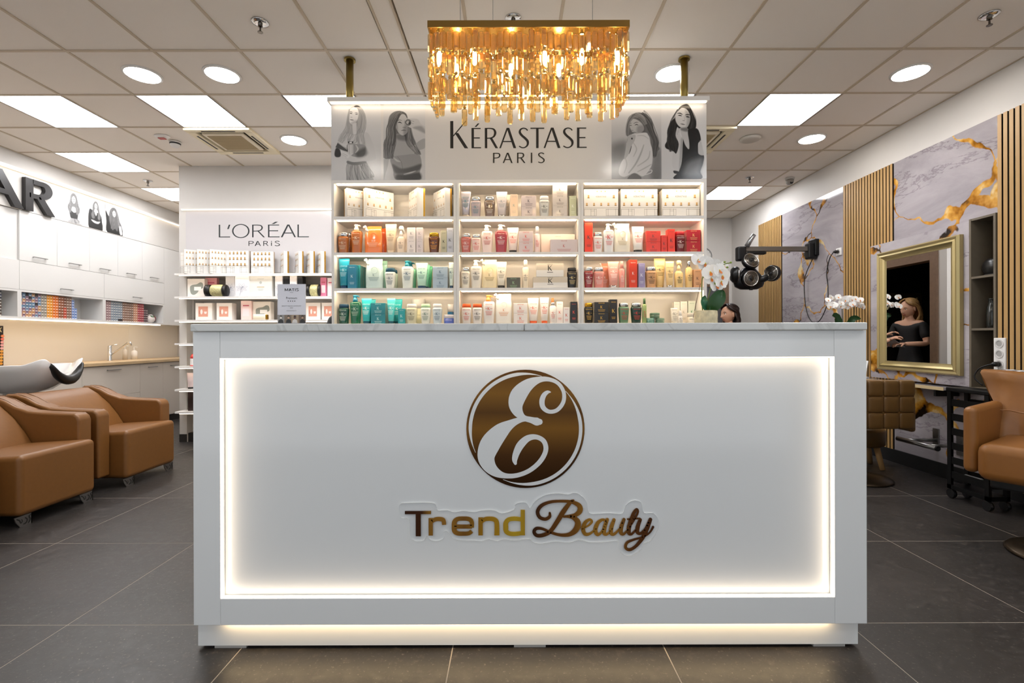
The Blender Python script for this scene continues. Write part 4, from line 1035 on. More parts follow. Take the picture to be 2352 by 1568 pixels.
def gift_box(name, label, X, Y, Z, w, dp, h, rz, title=True, group='facade gift boxes', gold=.8):
    t = thing(name, label, 'gift box', (X, Y, Z + .0003), rz, group)
    MB().box(-w / 2, w / 2, 0, dp * gold - .0003, 0, h).build('carton', FAC_W, t, bevel=.001, seg=1)
    MB().box(-w / 2 - .001, w / 2 + .001, dp * gold, dp, 0, h + .001).build('gold_back', GOLD, t)
    a = Art((0, 0, 0)); facade_art(a, w, h, title); a.build('facade_print', t)
    return t
z1 = dz_(496)
# nearest edge at the front, box turned about its own middle
def turned(px_edge, side, rz, w, dp, h, Yn, label):
    """place a box so that its front-left (side=-1) or front-right edge stands at pixel column px_edge"""
    Xn = wx(px_edge, Yn); c, s_ = cos(rz), sin(rz)
    lx, ly = side * w / 2, 0
    gift_box('gift_box', label, Xn - (c * lx - s_ * ly), Yn - (s_ * lx + c * ly), z1, w, dp, h, rz)
turned(797, -1, radians(38), .17, .05, .2, 3.275, 'white facade gift box turned away behind another in the first bay corner, top shelf')
turned(840, -1, radians(38), .205, .045, .2, 3.272, 'wide white facade gift box standing open to the room centre, top shelf of first bay')
turned(959.5, 1, radians(-56), .15, .055, .2, 3.272, 'narrow white facade gift box with gold back edge beside the empty gap, top shelf')
turned(1023.5, 1, radians(-52), .165, .05, .2, 3.272, 'white facade gift box with gold back edge touching the divider, top shelf of first bay')
for x0, x1, l in ((1342, 1421, 'flat facing facade gift box against the divider, top shelf of third bay'), (1427, 1511, 'flat facing facade gift box in the middle of the top shelf, third bay'), (1522, 1608, 'flat facing facade gift box at the outer end of the top shelf, third bay')):
    Yb = 3.3
    gift_box('gift_box', l, wx((x0 + x1) / 2, Yb), Yb, z1, wx(x1, Yb) - wx(x0, Yb), .09, wz(435, Yb) - z1, 0)

P = product
# first bay, second shelf
P('bain', 774, 800, 532, '#c8742a', 'silver', '#f0d9b8', 'amber shampoo bottle with silver cap beside the side panel', 1, 0, clear=True)
P('bain', 786, 808, 533, '#b8621f', 'silver', '#f0d9b8', 'second amber shampoo bottle half hidden at the back', 1, 0, clear=True, dpt=.08)
P('pump', 805.5, 831, 513, '#d5782a', '#f4e4cc', '#f6dfc0', 'amber pump bottle with cream pump', 1, 0, clear=True, top=528)
P('pouch', 836, 877, 517, '#e8803f', '#f3e6d6', '#fbe3cc', 'orange refill pouch with white spout', 1, 0)
P('pouch', 850, 887, 522, '#e2622a', '#f3e6d6', '#fbe3cc', 'orange refill pouch tucked behind the front pouch', 1, 0, dpt=.06)
P('tube', 884, 910, 512, '#e3cdb0', '#f0dcc0', '#8a7a68', 'beige tube standing on its cap', 1, 0)
P('spray', 911, 930, 517, '#efdcc6', '#f6ede2', '#8a7a68', 'cream spray bottle with trigger', 1, 0)
stack(2, 935.5, 955, [550, 522], '#ece3de', '#9a8f93', 'tiny white cartons by the spray', 1, 0, d=.05)
stack(2, 956.5, 972, [550, 522], '#ddd2d2', '#9a8f93', 'tiny lilac cartons', 1, 0, d=.05)
P('bain', 984, 1009, 533, '#6b3508', 'gold', '#e0a038', 'dark amber bottle with gold cap and flakes', 1, 0, clear=True)
P('box', 1013, 1026.5, 529, '#b9b59a', ink='#24221f', desc='sage green slim carton with big K', row=1, bay=0, Ksz=.03, d=.05)
P('box', 1027, 1041.5, 523, '#bcc0cc', ink='#1c1c22', desc='grey blue slim carton with big K', row=1, bay=0, Ksz=.032, d=.05)
# first bay, third shelf
P('tube', 776, 801, 592, '#1191ad', '#0a3f66', '#bfe6ee', 'turquoise tube standing in the shelf corner', 2, 0)
P('box', 798.5, 819, 607, '#1d7797', ink='#d0e8ee', desc='petrol carton, foremost of its row', row=2, bay=0, d=.04)
for k, wd in enumerate(('second', 'third', 'fourth')):
    P('box', 803 + 5 * (k + 1), 823 + 5 * (k + 1), 608 + 2 * k, '#2f8a8c', ink='#d0e8ee', desc=f'petrol carton, {wd} of its row', row=2, bay=0, d=.04, dpt=.045 * (k + 1))
P('pouch', 838, 879, 593, '#c9dfdc', '#eef0ea', '#6c8a98', 'pale aqua refill pouch with white spout', 2, 0)
P('pouch', 852, 890, 597, '#a9d6bf', '#eef0ea', '#6c8a98', 'pale green refill pouch behind the aqua one', 2, 0, dpt=.06)
P('bain', 883, 907, 614, '#e6e8e2', '#1f5068', '#2f4f63', 'white shampoo bottle with dark teal cap', 2, 0)
P('bain', 890, 912.5, 618, '#d9e3d4', '#1f5068', '#2f4f63', 'white shampoo bottle with teal cap standing behind', 2, 0, dpt=.07)
P('pump', 921.5, 949, 597, '#e9efe9', '#12788a', '#22506f', 'white pump bottle with teal pump', 2, 0, top=611)
P('pump', 930, 956, 600, '#8fd2b0', '#0f5f70', '#22506f', 'mint pump bottle standing behind the white one', 2, 0, top=616, dpt=.08)
P('tube', 954, 981.5, 602, '#bfe6d4', '#173f5f', '#255a6e', 'mint tube standing in front of two others', 2, 0)
P('tube', 962, 987, 606, '#7fcfa8', '#173f5f', '#255a6e', 'green tube second in the mint row', 2, 0, dpt=.05)
P('tube', 968, 993, 610, '#4fbf8a', '#173f5f', '#255a6e', 'green tube at the back of the mint row', 2, 0, dpt=.1)
stack(2, 994.5, 1028.5, [636.5, 612], '#a9bccb', '#3e5c78', 'grey blue cartons', 2, 0)
P('tube', 1031, 1042, 602, '#dfeee6', '#173f5f', '#255a6e', 'narrow white green tube against the divider', 2, 0)
# first bay, fourth shelf
P('bain', 775, 800, 697, '#0d5e4a', '#1d4966', '#e8ece0', 'dark green shampoo bottle with navy cap', 3, 0, clear=True)
P('pump', 802, 828, 676, '#127a55', '#12708f', '#bfe0c8', 'green pump bottle with blue pump', 3, 0, clear=True, top=692)
P('tube', 828.5, 852, 684, '#35bfc4', '#12586e', '#e8f6f4', 'turquoise tube beside the green pump bottle', 3, 0)
P('tube', 838, 861.5, 686, '#2ab1b6', '#12586e', '#e8f6f4', 'turquoise tube behind the front one', 3, 0, dpt=.06)
stack(2, 852, 885, [719.5, 695], '#177f8c', '#bfe4e6', 'teal cartons', 3, 0)
P('tube', 888, 907, 684, '#54c8cb', '#0f5566', '#e8f6f4', 'light turquoise tube between two teal cartons', 3, 0)
P('tube', 900, 923, 686, '#1fb0b4', '#0f5566', '#e8f6f4', 'turquoise tube leaning at the back by the small carton', 3, 0, dpt=.06)
P('box', 914.5, 930, 708, '#1b98a0', ink='#c8ecec', desc='small teal carton before the cream bottles', row=3, bay=0, d=.04)
P('bain', 931.5, 957, 697, '#dcd9bd', '#f0ece6', '#5c5a48', 'cream shampoo bottle with white cap', 3, 0)
P('jar', 943, 974, 685, '#d4d3b0', '#f0ece6', '#6d6a50', 'tall cream tub at the back of the shelf', 3, 0, dpt=.12)
P('bain', 965, 988.5, 697, '#e9ebe2', '#bfe3b8', '#4c7a64', 'white shampoo bottle with pale green cap', 3, 0)
P('bain', 992.5, 1015, 697, '#cfdce2', '#f0ece6', '#486a86', 'pale blue shampoo bottle with white cap', 3, 0)
P('jar', 1018.5, 1042, 722, '#5a72c8', '#ece8ee', '#e8e8f8', 'low violet blue tub with white lid', 3, 0)
P('jar', 1027, 1042, 698, '#1d5f8c', '#f2eee8', '#e8e8f8', 'blue tub with white lid behind the violet one', 3, 0, dpt=.09)
# middle bay
P('tube', 1058.5, 1082, 437, '#bdbac4', '#d7c7b4', '#4a8a9a', 'silver lilac tube beside the divider', 0, 1, metal=True)
P('bain', 1081.5, 1105, 451, '#b7a9ad', 'silver', '#4a8a9a', 'lilac silver shampoo bottle with chrome cap', 0, 1)
P('bain', 1112.5, 1138, 450, '#8d7768', 'silver', '#e6ded2', 'bronze shampoo bottle with chrome cap', 0, 1, clear=True)
P('tube', 1140.5, 1166, 438, '#d9cfce', 'silver', '#7a8a96', 'pale tube with chrome foot', 0, 1)
P('tube', 1150, 1173, 445, '#dccdbb', 'silver', '#7a8a96', 'pale tube standing behind another', 0, 1, dpt=.06)
P('box', 1173, 1190, 446, '#c7b6b0', ink='#6f8f96', desc='holographic slim carton with violet edge', row=0, bay=1, d=.045, metal=True)
stack(2, 1198.5, 1232, [474.5, 449.5], '#cbbfc2', '#54505a', 'rosy silver cartons', 0, 1)
P('bain', 1239.5, 1263, 449, '#d5d5d0', '#f3f0ec', '#4c4c4c', 'white shampoo bottle with a milky cap alone between stacks', 0, 1)
stack(3, 1270.5, 1304, [472.5, 447.5, 424.5], '#cdc5c1', '#6a6462', 'pearl grey cartons', 0, 1)
P('box', 1308.5, 1325, 450, '#b9c0a6', ink='#e8ece4', desc='green shaded slim carton at the end', row=0, bay=1, d=.05, metal=True)
P('bain', 1058.5, 1082, 535, '#d9756c', 'silver', '#f4e2dc', 'coral shampoo bottle with silver cap', 1, 1, clear=True)
P('bain', 1083, 1105.5, 537, '#f0d8cf', 'silver', '#d0433a', 'pale pink shampoo bottle with silver cap', 1, 1)
P('pump', 1106, 1132.5, 515, '#f3ddd5', '#f8eee8', '#c8443a', 'pale pink pump bottle', 1, 1, top=530)
P('pump', 1137, 1166, 514, '#b8424c', '#f8e6e0', '#f0d8d4', 'raspberry red pump bottle with white pump', 1, 1, top=529, clear=True)
P('tube', 1165.5, 1192, 521, '#f4e2da', '#22201f', '#d0433a', 'pale pink tube with black foot', 1, 1)
stack(2, 1192.5, 1225, [555.5, 531], '#cfc0c2', '#d0433a', 'rosy grey cartons with red letter', 1, 1)
P('mist', 1228, 1241.5, 519, '#efd5cf', '#f6ece6', '#d0433a', 'slim pale pink mist bottle', 1, 1, top=536)
P('box', 1243, 1321, 538, '#f3dccd', ink='#c8a894', desc='wide cream pink carton at the back', row=1, bay=1, d=.05, dpt=.06)
P('box', 1265, 1327, 550, '#cfc4c6', ink='#a8443e', desc='wide grey carton with red stripe in front', row=1, bay=1, d=.05)
P('bain', 1058.5, 1080, 613, '#e9e2d4', 'silver', '#3f3c38', 'ivory shampoo bottle with chrome cap', 2, 1)
P('pump', 1081, 1107, 596, '#ece6da', '#f8f6f2', '#3f3c38', 'ivory pump bottle with white pump', 2, 1, top=611)
P('pouch', 1106.5, 1143, 595, '#ead9b0', '#f4ecd8', '#9a8a68', 'cream yellow refill pouch', 2, 1)
P('tube', 1139, 1164, 600, '#ece4d4', '#24221f', '#6a645a', 'ivory tube with dark foot', 2, 1)
P('box', 1164, 1195.5, 637, '#5c5a50', ink='#8fb08c', desc='dark shimmering flat carton', row=2, bay=1, metal=True, d=.06)
P('mist', 1200, 1215.5, 596, '#ecdfc8', '#f6efe2', '#6a645a', 'slim ivory mousse bottle', 2, 1, top=613)
def wide_art(a, w, h):
    a.rects(mat('#c9bfae', .4), [(-w * .499, h * .5, w * .499, h * .995)]); a.rects(mat('#dedcd9', .4), [(-w * .499, h * .01, w * .499, h * .5)])
    a.letter(INK, 'K', -.014, .014, h * .45, h * .85, .006, .003); a.rects(INK, [(-.02, h * .32, .02, h * .36)]); a.text(INK, 'KÉRASTASE', 0, h * .9, .007, 1)
P('box', 1225, 1304, 636, '#d8d2c8', ink='#2a2826', desc='wide two tone carton, lower of the pair', row=2, bay=1, d=.07, extra=wide_art)
P('box', 1232.5, 1295, 605, '#d8d2c8', ink='#2a2826', desc='wide two tone carton resting on another', row=2, bay=1, base=635.8, d=.07, extra=wide_art)
P('bain', 1303.5, 1326, 614, '#141313', '#1b1b1d', '#d9c48a', 'black shampoo bottle with black cap', 2, 1)
P('bain', 1060, 1082.5, 697, '#ece8e4', '#e8622c', '#d0432c', 'white shampoo bottle with orange cap beside the divider', 3, 1)
P('bain', 1084.5, 1108, 697, '#eae6e2', '#e8622c', '#3a3430', 'white shampoo bottle with orange cap next to the pump', 3, 1)
P('pump', 1109.5, 1136.5, 677, '#eeebe8', '#f0924a', '#d0432c', 'white pump bottle with orange pump', 3, 1, top=692)
P('pouch', 1138, 1176, 674, '#f1ede4', '#f6f4ee', '#d08a5a', 'white refill pouch', 3, 1)
stack(2, 1180, 1211.5, [719.5, 696.5], '#ebe6e2', '#d0432c', 'white cartons with red letter', 3, 1)
P('tube', 1212.5, 1238.5, 684, '#efebe6', '#e8622c', '#d0432c', 'white tube with orange foot beside the cartons', 3, 1)
P('tube', 1240.5, 1261.5, 683, '#f1ede8', '#e8622c', '#d0432c', 'slimmer white tube with orange foot', 3, 1)
P('mist', 1262.5, 1279, 694, '#ece8e4', 'silver', '#d0432c', 'white serum bottle with silver collar', 3, 1, top=702)
P('mist', 1264, 1276, 684, '#f0d8c8', '#f0a468', '#d0432c', 'orange capped bottle peeking over the serum', 3, 1, top=696, dpt=.09)
P('box', 1278.5, 1293.5, 693, '#f3ece8', ink='#d0432c', desc='white slim carton behind the small one', row=3, bay=1, d=.05, dpt=.02)
P('box', 1294.5, 1308.5, 706, '#eeeae8', ink='#d0432c', desc='small white carton before the black one', row=3, bay=1, d=.045)
P('box', 1310.5, 1326, 693, '#171617', ink='#e0584a', desc='black slim carton at the end', row=3, bay=1, d=.05)
# third bay
P('box', 1344, 1362, 512, '#e8432c', ink='#3a3c40', desc='tall vermilion carton with grey K', row=1, bay=2, Ksz=.05, d=.05)
P('bain', 1363.5, 1386, 533, '#eceae8', 'silver', '#d8402e', 'white shampoo bottle with red letter and silver cap', 1, 2)
P('pump', 1387, 1412, 513, '#eeeceb', '#f8f6f3', '#d8402e', 'white pump bottle with red letter', 1, 2, top=528, Ksz=.028)
P('pouch', 1412, 1450, 512, '#ece4d2', '#f6f2ea', '#b8a888', 'ivory refill pouch', 1, 2)
P('tube', 1453.5, 1482, 519, '#f2efea', '#24221f', '#d8402e', 'white tube with red letter and black foot', 1, 2)
stack(2, 1485, 1518, [555.5, 531], '#e2463a', '#5c3c40', 'bright red cartons', 1, 2)
P('box', 1519.5, 1533, 541, '#de3c2e', ink='#4c3438', desc='small red carton', row=1, bay=2, d=.045)
P('box', 1534.5, 1551, 527, '#e4402f', ink='#4c3438', desc='taller red carton', row=1, bay=2, d=.05, Ksz=.03)
P('bain', 1552.5, 1576, 531, '#6a0f16', '#c8242c', '#f0d8d0', 'wine red shampoo bottle with red cap', 1, 2)
stack(2, 1578, 1610, [553.5, 529], '#b01c28', '#e8b878', 'crimson cartons at the end', 1, 2)
P('bain', 1342.5, 1364, 613, '#a02a30', 'silver', '#f0e0d8', 'garnet shampoo bottle with silver cap', 2, 2, clear=True)
P('bain', 1364.5, 1389, 614, '#d68a80', 'silver', '#f6e6e0', 'dusty pink shampoo bottle with silver cap', 2, 2)
P('pouch', 1380, 1400, 605, '#d98a70', '#f0d8c8', '#f6e6e0', 'salmon pouch behind the pink bottle', 2, 2, dpt=.07)
P('tube', 1397.5, 1424, 600, '#e0a498', 'silver', '#fbf2ee', 'rose pink tube with silver foot', 2, 2)
P('mist', 1423, 1437, 600, '#d9928a', '#e0a498', '#f6e6e0', 'slim rose mist bottle', 2, 2, top=617)
P('box', 1445.5, 1464, 597, '#dc4a34', ink='#f6d8d0', desc='tall orange red carton with violet foot', row=2, bay=2, d=.08, metal=True)
P('box', 1467, 1482, 605, '#8c84ac', ink='#e8e6f2', desc='lavender slim carton', row=2, bay=2, d=.05, Ksz=.03)
P('bain', 1484.5, 1510, 613, '#c99a6c', 'silver', '#3c2c20', 'caramel shampoo bottle with silver cap', 2, 2)
P('tube', 1504.5, 1531, 593, '#ecce90', '#e0bc78', '#3c2c20', 'honey yellow tube', 2, 2, dpt=.04)
P('tube', 1530.5, 1550, 600, '#ecce96', 'silver', '#3c2c20', 'smaller honey yellow tube with silver foot', 2, 2)
P('spray', 1552, 1571, 598, '#e8c888', '#f0d8a4', '#3c2c20', 'honey yellow spray bottle', 2, 2)
P('mist', 1577.5, 1593, 599, '#e6c484', 'silver', '#3c2c20', 'honey serum bottle with silver pump', 2, 2, top=615)
P('box', 1594, 1611.5, 620, '#d8a478', ink='#3c2c20', desc='tan slim carton at the end', row=2, bay=2, d=.05)
P('bain', 1343, 1363.5, 696, '#15130f', 'gold', '#d8b050', 'black shampoo bottle with gold cap', 3, 2)
stack(2, 1365.5, 1398, [718, 694], '#1d1b1a', '#c8a03c', 'black cartons with gold letter', 3, 2)
P('box', 1400.5, 1418, 688, '#161414', ink='#d8b050', desc='tall black carton with gold letter', row=3, bay=2, d=.05, Ksz=.03)
P('bain', 1422, 1446.5, 696, '#5d8064', 'silver', '#c8403a', 'sage green shampoo bottle with silver cap', 3, 2)
P('bain', 1450.5, 1476, 696, '#16352c', 'silver', '#c8403a', 'dark green shampoo bottle with silver cap', 3, 2)
P('mist', 1476.5, 1486.5, 685, '#8fa46c', '#4a6a48', '#c8403a', 'thin green bottle with dark cap', 3, 2, top=699)
P('tin', 1485.5, 1506.5, 731, '#6c9a8c', '#86b0a2', '#20403a', 'green tin, base one beside the thin bottle', 3, 2, front=.03)
P('tin', 1508, 1529, 731, '#6c8a74', '#86a48c', '#20403a', 'green tin, base one beside the white cosmetics', 3, 2, front=.03)
P('tin', 1496, 1518, 719, '#5c7a64', '#7a9a82', '#20403a', 'green tin stacked on two others', 3, 2, base=731, front=.03)
P('tube', 1542, 1558, 708, '#efe8da', '#f0e4c8', '#8a8474', 'ivory tube standing before clear packs', 3, 2, front=.04)
P('mist', 1558.5, 1570, 714, '#eee9e0', '#f4f0ea', '#8a8474', 'small white bottle', 3, 2, front=.04, top=726)
P('box', 1548, 1562, 694, '#e4ddd0', ink='#b0a898', desc='pale slim carton at the back by the small bottle', row=3, bay=2, d=.04, dpt=.1)
P('box', 1563, 1579, 693, '#e8e0d4', ink='#b0a898', desc='pale carton in the middle at the back', row=3, bay=2, d=.04, dpt=.1)
P('box', 1581, 1598, 692, '#d8e0d0', ink='#3f8a58', desc='pale carton with green band at the back', row=3, bay=2, d=.04, dpt=.1)
P('jar', 1582, 1600, 719, '#ddd4c2', '#e8e0d2', '#8a8474', 'clear jar beside the orchid pot', 3, 2, front=.04)
# ================================================================== sign wall with shelves (behind the counter, washing side)
SY = PY0
sgn = thing('wall_sign', 'pale wall sign with thin black lettering under a light bar', 'sign', (0, 0, 0))
MB().box(NX0, NX1, SY - .012, SY - .0005, NT + .03, wz(483, SY)).build('board', mat('#cfcbcc', .12), sgn)
MB().box(wx(421, SY), NX1, SY - .04, SY - .0005, wz(480.3, SY), wz(479, SY)).build('light_bar', WHITE, sgn)
MB().box(wx(422, SY), NX1, SY - .038, SY - .024, wz(482.5, SY), wz(480, SY) - .0002).build('light_strip', emis('#fff0dd', 2.4), sgn)
LF = lambda x, y: (wx(400 + x / 6.0316, SY - .012), wz(360 + y / 6.0316, SY - .012))
a = Art((0, SY - .012, 0), fn=LF)
DKI = mat('#1d2326', .5)
for ch, x0, x1 in (('L', 622, 780), ("'", 738, 782), ('O', 806, 1050), ('R', 1085, 1262), ('É', 1305, 1466), ('A', 1482, 1692), ('L', 1713, 1872)):
    a.letter(DKI, ch, x0, x1, 1106, 930, 20, 12)
for ch, x0, x1 in (('P', 1035, 1106), ('A', 1120, 1206), ('R', 1240, 1312), ('i', 1348, 1361), ('S', 1395, 1471)):
    a.letter(DKI, ch, x0, x1, 1225, 1158, 11, 7)
a.build('lettering', sgn)
SHY = 5.40                             # front edge of the shelves
shelf_z = [1.916, 1.658, 1.396, 1.137, .877, .62, .37]
wordz = ['under the gift boxes', 'under the flowered tins', 'just above the counter edge', 'hidden lower one behind the counter', 'carrying the red bottle', 'carrying the pink tube', 'carrying the black box']
for z, wd in zip(shelf_z, wordz):
    t = thing('wall_shelf', f'white lit niche shelf {wd}', 'shelf', (0, 0, 0), 0, 'niche shelves')
    MB().box(NX0 + .002, NX1 - .002, SHY, NB - .002, z - .02, z).build('board', SHELFW, t)
    MB().box(NX0 - .03, NX0 + .002, SHY, SY - .001, z - .02, z).build('board_end', SHELFW, t)
    MB().box(NX0 + .02, NX1 - .02, SHY + .004, SHY + .02, z - .027, z - .0204).build('light_strip', WARM2, t)
def on(px0, px1, pyt, z, Y): return wx(px0, Y), wx(px1, Y), wz(pyt, Y) - z
# gift boxes on the upper ledge
zz = shelf_z[0]
gl = [('gift box', 415, 424, 578, 0, 'at the wall end'), ('gift box', 429, 459, 572, .35, 'second from the wall end'), ('gift box', 461, 486, 572, .5, 'third from the wall end'), ('gift box', 487, 518, 572, .42, 'fourth from the wall end'),
      ('gift box', 520, 572, 574, .12, 'wide one in the row middle'), ('gift box', 574, 630, 576, 0, 'flat facing one in the row middle')]
for i, (_, x0, x1, yt, rz, wd) in enumerate(gl):
    Y = SHY + .035
    X0, X1, h = on(x0, x1, yt, zz, Y)
    w = (X1 - X0) / max(.55, cos(rz)) if rz else X1 - X0
    gift_box('gift_box', f'white facade gift box on the sign ledge, {wd}', (X0 + X1) / 2, Y, zz, min(w, .245) if rz < .2 else .17, .04, h, 0 if rz < .2 else radians(36), False, 'gift boxes on the sign ledge')
for i, (x, wd) in enumerate(((650, 'beside the flat facing one'), (684, 'second'), (710, 'third'), (735, 'last by the product display'))):
    Y = SHY + .03
    X = wx(x, Y)
    gift_box('gift_box', f'edge on gift box with gold back on the sign ledge, {wd}', X - .03, Y + .05, zz, .15, .05, .25, radians(-50), False, 'gift boxes on the sign ledge', .72)
def carton(name, label, px0, px1, pyt, z, Y, col, dp=.08, art=None, rz=0, cat='box', grp='cosmetics on the niche shelves', bev=.002):
    X0, X1, h = on(px0, px1, pyt, z, Y)
    t = thing(name, label, cat, ((X0 + X1) / 2, Y, z + .0003), rz, grp)
    w = X1 - X0
    MB().box(-w / 2, w / 2, 0, dp, 0, h).build('carton', mat(col, .35), t, bevel=bev, seg=2)
    if art:
        a = Art((0, 0, 0)); art(a, w, h); a.build('print', t)
    return t
def smear(a, w, h):
    a.poly(mat('#8d9188', .6), [(-w * .34, h * .55), (-w * .2, h * .66), (w * .05, h * .7), (w * .25, h * .8), (w * .4, h * .74), (w * .42, h * .5), (w * .2, h * .42), (w * .1, h * .25), (-w * .12, h * .12), (-w * .3, h * .22)], 4)
    a.rects(mat('#efece8', .5), [(-w * .1, h * .36, w * .3, h * .56)])
def flower(a, w, h):
    m = mat('#c3c5d0', .6); g = mat('#85899a', .6)
    for k in range(7):
        r = 2 * pi * k / 7 + .25
        for q in (-.28, .28): a.line(m, [(0, h * .42, .002), (w * .26 * cos(r + q), h * (.42 + .12 * sin(r + q)), .003), (w * .42 * cos(r), h * (.42 + .22 * sin(r)), .002)])
    a.line(g, [(0, h * .42, .004), (-w * .08, h * .2, .003), (-w * .14, 0.01, .003)]); a.oval(g, w * .08, h * .45, .006, .006)
def peachp(a, w, h):
    a.rects(mat('#d99a84', .6), [(-w * .32, h * .2, w * .26, h * .8)])
    a.poly(mat('#f0e2dc', .6), [(-w * .16, h * .35), (-w * .1, h * .36), (-w * .06, h * .5), (-w * .1, h * .62), (-w * .16, h * .62), (-w * .2, h * .5)], 3); a.poly(mat('#f0e2dc', .6), [(w * .02, h * .5), (w * .2, h * .5), (w * .17, h * .37), (w * .05, h * .37)])
    a.line(mat('#7c5c54', .6), [(-w * .26, h * .36, .004), (-w * .26, h * .55, .004)])
def crest(a, w, h):
    g = mat('#b9bdb8', .6)
    a.oval(g, 0, h * .68, w * .06, w * .06); a.rects(mat('#c9ab6c', .4), [(-w * .16, h * .45, w * .16, h * .48)]); a.rects(g, [(-w * .12, h * .36, w * .12, h * .38), (-w * .1, h * .3, w * .1, h * .32), (-w * .14, h * .84, w * .14, h * .86)])
def pinkp(a, w, h):
    a.rects(mat('#c05a6c', .5), [(-w * .3, h * .72, w * .3, h * .78)]); a.rects(mat('#f4dcdc', .5), [(-w * .3, h * .2, w * .3, h * .6)])
Yc = SHY + .04
z2, z3 = shelf_z[1], shelf_z[2]
carton('cosmetic_box', 'square white box with grey brush mark at the niche wall', 430.5, 470, 638, z2, Yc + .05, '#e9e2da', .06, smear)
carton('cosmetic_box', 'pink carton behind the black and gold bag', 471.5, 498, 636, z2, Yc + .12, '#e29a9c', .05, pinkp)
for (x0, x1, yt, dy, l) in ((517.5, 541, 631, .06, 'white tin with grey flower, half covered by its twin'), (539.5, 572, 630, .0, 'white tin with grey flower, in front')):
    carton('flower_tin', l + ' on the niche shelf', x0, x1, yt, z2, Yc + dy, '#ecebee', .045, flower, cat='tin', bev=.012)
carton('cosmetic_box', 'plain white carton with a small crest beside the flowered tins', 573, 625, 632, z2, Yc + .02, '#e6e7e4', .1, crest)
for x0, x1, x2, l in ((631, 649, 664, 'white and black vanity case nearer the crest carton'), (665, 682, 695, 'white and black vanity case nearer the gold bag')):
    t = carton('vanity_case', l, x0, x1, 631, z2, Yc + .02, '#ece9ea', .1, flower, cat='case', bev=.012)
    X0, X1, h = on(x1, x2, 632, z2, Yc + .02)
    W0 = wx(x1, Yc + .02) - wx(x0, Yc + .02)
    MB().box(W0 / 2 + .0004, W0 / 2 + (X1 - X0), .005, .1, 0, h).build('black_side', BLACK, t, bevel=.01)
def roll_bag(px0, px1, py0, label, Y):
    X0, X1, h = on(px0, px1, py0, z2, Y); w = X1 - X0
    t = thing('toiletry_bag', label, 'bag', ((X0 + X1) / 2, Y + h / 2, z2), 0, 'black and gold bags')
    def seg(a0, a1, r): return MB().rings([[(x, rr_ * cos(2 * pi * j / 20) * .9, h / 2 + rr_ * sin(2 * pi * j / 20)) for j in range(20)] for x, rr_ in ((a0, r * .72), (a0 + (a1 - a0) * .15, r), (a1 - (a1 - a0) * .15, r), (a1, r * .8))])
    g = mat('#d9c692', .4, .3, grain=.7, gscale=70)
    seg(-w * .5, -w * .22, h * .49).build('end_cap', BLACK, t, smooth=True)
    seg(-w * .24, w * .36, h * .5).build('gold_body', g, t, smooth=True)
    seg(w * .34, w * .5, h * .49).build('end_cap', BLACK, t, smooth=True)
roll_bag(464, 514, 650, 'rolled black and gold bag in front of the brush mark box', Yc - .068)
roll_bag(699, 733, 650, 'rolled black and gold bag beside the award card', Yc)
carton('cosmetic_box', 'pink swirl carton next to the product display', 736, 750, 636, z2, Yc + .05, '#d87a98', .06, pinkp)
carton('cosmetic_box', 'pale pink carton cut off by the product display', 752, 766, 637, z2, Yc + .05, '#ecd8dc', .06, pinkp)
for x0, x1, x2, l in ((449, 487, 496, 'white carton with peach picture nearest the niche wall'), (497.5, 533, 547, 'white carton with peach picture and brown side'), (703, 736, 738, 'white carton with peach picture beside the award card'), (739, 770, 772, 'white carton with peach picture cut off by the display')):
    t = carton('cosmetic_box', l, x0, x1, 694, z3, Yc + .04, '#eee8e2', .09, peachp)
carton('cosmetic_box', 'pale pink upright carton on the lower niche shelf', 553.5, 577, 689, z3, Yc + .04, '#f0d2cc', .07, pinkp)
carton('cosmetic_box', 'cream carton with grey brush mark on the lower niche shelf', 581, 622, 691, z3, Yc + .07, '#ebe3d8', .08, smear)
t = thing('cosmetic_roll', 'small cream pouch with gold end before the brush mark carton', 'pouch', (wx(597, Yc), Yc + .01, z3), 0, 'cosmetics on the niche shelves')
MB().loft([(0, .075, .025, 3), (.03, .08, .03, 3), (.065, .076, .02, 3)], 20).build('body', mat('#efe4cc', .4), t, smooth=True)
MB().box(.066, .085, -.022, .022, .004, .06).build('gold_end', GOLD, t, bevel=.006)
# the strip of niche seen past the counter's edge
t = thing('product_bottle', 'red capped white bottle in the niche beside the counter edge', 'bottle', (wx(444, 5.48), 5.48, shelf_z[4]), 0, 'lower niche products')
MB().lathe([(.001, 0), (.03, 0), (.032, .01), (.032, .085), (.001, .085)], 18).build('body', mat('#e9e6e6', .3), t)
MB().lathe([(.033, .0), (.033, .012), (.001, .012)], 18).lathe([(.032, .085), (.03, .11), (.015, .135), (.001, .138)], 18).build('cap', mat('#d84a44', .3), t, smooth=True)
t = thing('product_tube', 'white and pink tube in the niche beside the counter edge', 'tube', (wx(438, 5.48), 5.48, shelf_z[5]), 0, 'lower niche products')
MB().loft([(.02, .03, .025, 2.2), (.12, .04, .015, 2.2), (.18, .045, .003, 2)], 16).build('body', mat('#f0dcdc', .3), t, smooth=True)
MB().loft([(0, .028, .024, 2.2), (.02, .028, .024, 2.2)], 16).build('cap', BLACK, t)
carton('cosmetic_box', 'dark brown carton low in the niche beside the counter edge', 431, 460, 898, shelf_z[6], 5.47, '#2a1c1a', .08, None)

